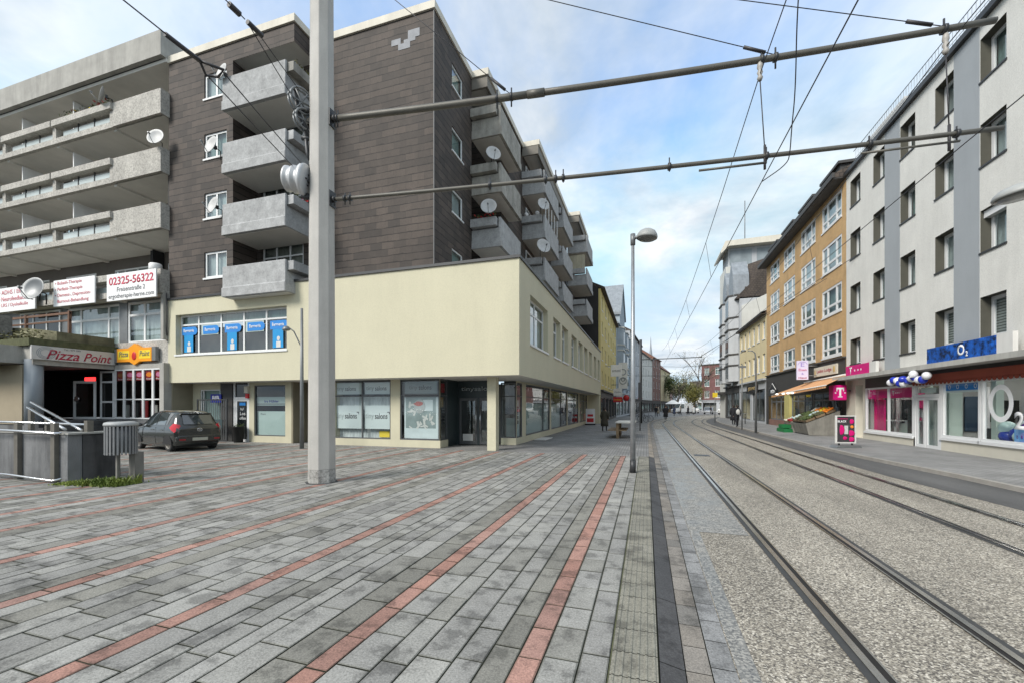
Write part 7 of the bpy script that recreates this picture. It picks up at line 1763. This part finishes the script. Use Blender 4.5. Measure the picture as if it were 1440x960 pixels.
for i, (x, y, tp, lb) in enumerate(((3.2, 74, 'cloth_dark', 'pedestrian in black among the far crowd, leftmost'), (4.6, 79, 'cloth_blue', 'pedestrian in blue in the far crowd'), (6.0, 84, 'cloth_beige', 'pedestrian in beige crossing the far square'), (7.6, 88, 'cloth_dark', 'pedestrian in black in front of the far white van'), (1.4, 68, 'cloth_dark', 'dark pedestrian near the far parked bicycles'), (9.0, 92, 'cloth_white', 'pedestrian in a pale jacket on the far square'), (12.5, 95, 'cloth_dark', 'dark pedestrian right of the bare tree'), (2.0, 80, 'cloth_beige', 'pedestrian in beige by the far left houses'))):
    person(lb, (x, y, -.05 if x > 2.5 else 0), R(40 * i), 1.7, tp, 'cloth_dark', tp if i % 2 else None)
# bicycles
def bicycle(label, loc, rz):
    r = thing('bicycle', label, 'bicycle', (0, 0, 0), 'bicycles parked at the far left')
    for x in (0, 1.05):
        mb = MB(); mb.tube([(x + .33 * math.cos(a * .3491), 0, .34 + .33 * math.sin(a * .3491)) for a in range(19)], .02, 6)
        w = mb.build('wheel', 'tyre', r); mb = MB()
        for k in range(8): a = k * .7854; mb.tube([(x, 0, .34), (x + .32 * math.cos(a), 0, .34 + .32 * math.sin(a))], .004, 4)
        mb.build('spokes', 'galv', w)
    mb = MB(); mb.tube([(0, 0, .34), (.38, 0, .32), (.25, 0, .78), (0, 0, .34)], .016, 6); mb.tube([(.38, 0, .32), (.86, 0, .74), (.27, 0, .72)], .018, 6); mb.tube([(1.05, 0, .34), (.88, 0, .70), (.84, 0, .92)], .016, 6); mb.build('frame', 'cloth_dark', r)
    mb = MB(); mb.tube([(.78, -.26, .96), (.84, 0, .94), (.78, .26, .96)], .014, 6); mb.build('handlebar', 'galv', r)
    mb = MB(); mb.ball((.23, 0, .84), .13, .07, .035, n=10, k=5); mb.build('saddle', 'black', r)
    r.location = loc; r.rotation_euler = (0, 0, rz)
bicycle('parked bicycle nearest the lamp posts on the left pavement', (-.9, 45.5, 0), R(35)); bicycle('parked bicycle behind another on the far left pavement', (-.6, 47.5, 0), R(20)); bicycle('bicycle leaning near the right hand houses', (8.6, 43.5, .06), R(80))
# far vehicles
def vehicle(name, label, cat, loc, rz, L, W_, H, paint, van=True):
    r = thing(name, label, cat, (0, 0, 0)); w = W_ / 2
    if van: prof = [(-L / 2, .35), (L / 2 - .1, .35), (L / 2, .75), (L / 2 - .15, 1.0), (L / 2 - .85, 1.15), (L / 2 - 1.5, H), (-L / 2 + .1, H), (-L / 2, H - .2)]
    else: prof = [(-L / 2, .35), (L / 2, .35), (L / 2, .72), (L / 2 - 1.1, .92), (L / 2 - 1.8, H), (-L / 2 + .7, H), (-L / 2 + .05, .95)]
    mb = MB(); mb.plate(Fr((0, 0), (1, 0), (0, 1)), prof, -w, w); mb.build('body', paint, r, bevel=.08)
    mb = MB(); zt = H - .12
    if van:
        mb.plate(Fr((0, 0), (1, 0), (0, 1)), [(L / 2 - .98, 1.2), (L / 2 - 1.45, H - .12), (L / 2 - 2.2, H - .12), (L / 2 - 2.2, 1.2)], -w - .012, w + .012)
        mb.face([(L / 2 - .87, -w + .12, 1.20), (L / 2 - .87, w - .12, 1.20), (L / 2 - 1.42, w - .15, H - .1), (L / 2 - 1.42, -w + .15, H - .1)])
        mb.box(-L / 2 - .012, -L / 2 + .02, -w + .2, w - .2, 1.2, H - .35)
    else:
        mb.plate(Fr((0, 0), (1, 0), (0, 1)), [(L / 2 - 1.2, .95), (L / 2 - 1.85, H - .1), (-L / 2 + .8, H - .1), (-L / 2 + .3, .98)], -w - .012, w + .012); mb.face([(L / 2 - 1.12, -w + .1, .97), (L / 2 - 1.12, w - .1, .97), (L / 2 - 1.72, w - .15, H - .06), (L / 2 - 1.72, -w + .15, H - .06)])
        mb.face([(-L / 2 + .02, -w + .15, 1.0), (-L / 2 + .02, w - .15, 1.0), (-L / 2 + .6, w - .2, H - .08), (-L / 2 + .6, -w + .2, H - .08)])
    mb.build_each('window', 'car_glass', r)
    for x in (-L / 2 + .8, L / 2 - .85):
        for s in (-1, 1):
            mb = MB(); mb.lathe([(.2, -.1), (.32, -.1), (.33, 0), (.32, .1), (.2, .1), (0, .08)], (x, s * (w - .1), .33), 18, 0, (0, s, 0)); mb.build('wheel', 'tyre', r)
    for s in (-1, 1):
        mb = MB(); mb.box(L / 2 - .12, L / 2 + .012, s * (w - .25) - .14, s * (w - .25) + .14, .68, .84); mb.build('headlight', 'chrome', r); mb = MB(); mb.box(-L / 2 - .015, -L / 2 + .02, s * (w - .12) - .08, s * (w - .12) + .08, .8, 1.1); mb.build('tail_light', 'tail_light', r)
    r.location = loc; r.rotation_euler = (0, 0, rz); return r
vehicle('parked_van', 'white delivery van on the far square left of the bare tree', 'van', (8.0, 105, -.05), R(-150), 5.2, 2.0, 2.3, 'white_paint'); vehicle('parked_van', 'second white van beside the market on the far square', 'van', (10.6, 112, -.05), R(-80), 5.0, 2.0, 2.4, 'stucco_white')
vehicle('parked_car', 'silver car facing the camera at the far end of the street', 'car', (12.6, 99, -.05), R(-100), 4.2, 1.75, 1.5, 'galv', False); vehicle('parked_van', 'pale camper van with dark windscreen in front of the red brick building', 'van', (15.6, 96, -.05), R(-115), 5.0, 2.1, 2.5, 'stucco_white'); vehicle('parked_car', 'red car half hidden beyond the pale camper van', 'car', (18.2, 100, -.05), R(-60), 4.0, 1.7, 1.45, 'red', False)
ms = thing('market_stall', 'white canopied market stall far away at the end of the tracks', 'market stall', (6.5, 118, 0)); mb = MB(); mb.loft([[(4.6, 116, 2.2), (8.4, 116, 2.2), (8.4, 120, 2.2), (4.6, 120, 2.2)], [(6.2, 117.7, 3.2), (6.8, 117.7, 3.2), (6.8, 118.3, 3.2), (6.2, 118.3, 3.2)]], 0, False); mb.build('canopy', 'white_paint', ms); mb = MB()
for x, y in ((4.7, 116.1), (8.3, 116.1), (8.3, 119.9), (4.7, 119.9)): mb.tube([(x, y, 0), (x, y, 2.2)], .04)
mb.box(4.8, 8.2, 116.3, 117.2, .0, .9); mb.build('counter', 'wood', ms)

# ================================================================== trees
def tree(name, label, loc, h, cr, leaf, seed, n=2600, bare=.0, ls=.16, base=.28, cat='tree', group=None):
    rr = random.Random(seed); t = thing(name, label, cat, loc, group); L0 = Vector(loc); mb = MB(); tips = []
    def branch(p, d, ln, r, lev):
        pts = [p]; rs = [r]; q = p
        for k in range(3):
            d = (d + Vector((rr.gauss(0, .12), rr.gauss(0, .12), rr.gauss(.06, .08)))).normalized(); q = q + d * ln / 3; pts.append(q); rs.append(r * (1 - .2 * (k + 1)))
        mb.tube(pts, rs, 6 if lev else 9)
        if lev >= 3: tips.append((q, d)); return
        for k in range(rr.choice((3, 4)) if lev else 6):
            f = rr.uniform(.35, 1.0); i = min(2, int(f * 3)); pp = pts[i] + (pts[i + 1] - pts[i]) * (f * 3 - i); a = rr.uniform(0, 6.28); sp_ = rr.uniform(.45, .95); d2 = (d + Vector((math.cos(a), math.sin(a), .15)) * sp_).normalized(); branch(pp, d2, ln * rr.uniform(.5, .75), r * .5, lev + 1)
        tips.append((q, d))
    branch(L0, Vector((0, 0, 1)), h * .55, h * .018, 0); mb.build('trunk', 'bark', t)
    cm = MB()
    per = max(1, int(n / max(1, len(tips))))
    for p, d in tips:
        if rr.random() < bare: continue
        c = p + Vector((rr.gauss(0, .2), rr.gauss(0, .2), rr.gauss(0, .2))); sz = cr * rr.uniform(.16, .34)
        for k in range(per):
            q = c + Vector((rr.gauss(0, sz), rr.gauss(0, sz), rr.gauss(0, sz * .8))); a = Vector((rr.gauss(0, 1), rr.gauss(0, 1), rr.gauss(0, 1))).normalized(); b = a.cross(Vector((rr.gauss(0, 1), rr.gauss(0, 1), 1))).normalized(); s = ls * rr.uniform(.6, 1.4)
            cm.face([q - a * s, q - b * s * .5, q + a * s, q + b * s * .5])
    cm.build('crown', leaf, t, weld=False); return t
tree('street_tree', 'tall half bare tree with thin yellowish twigs at the end of the street', (10.4, 104, 0), 13.5, 3.2, 'leaf_pale', 3, 1500, .3, .10)
tree('street_tree', 'round green bush like tree beneath the tall bare tree', (9.6, 98.5, 0), 4.6, 2.6, 'leaf', 4, 3600, .1, .13)
tree('street_tree', 'dark green tree left of the bare tree at the end of the street', (9.5, 150, 0), 10.5, 4.0, 'leaf_green', 6, 4200, 0, .24); tree('street_tree', 'olive tree behind the white vans on the square', (14.0, 160, 0), 9.5, 4.0, 'leaf', 7, 4200, 0, .24); tree('street_tree', 'pale bare tree left of the tall one against the sky', (8.6, 128, 0), 11.5, 3.0, 'leaf_pale', 9, 1600, .3, .14)
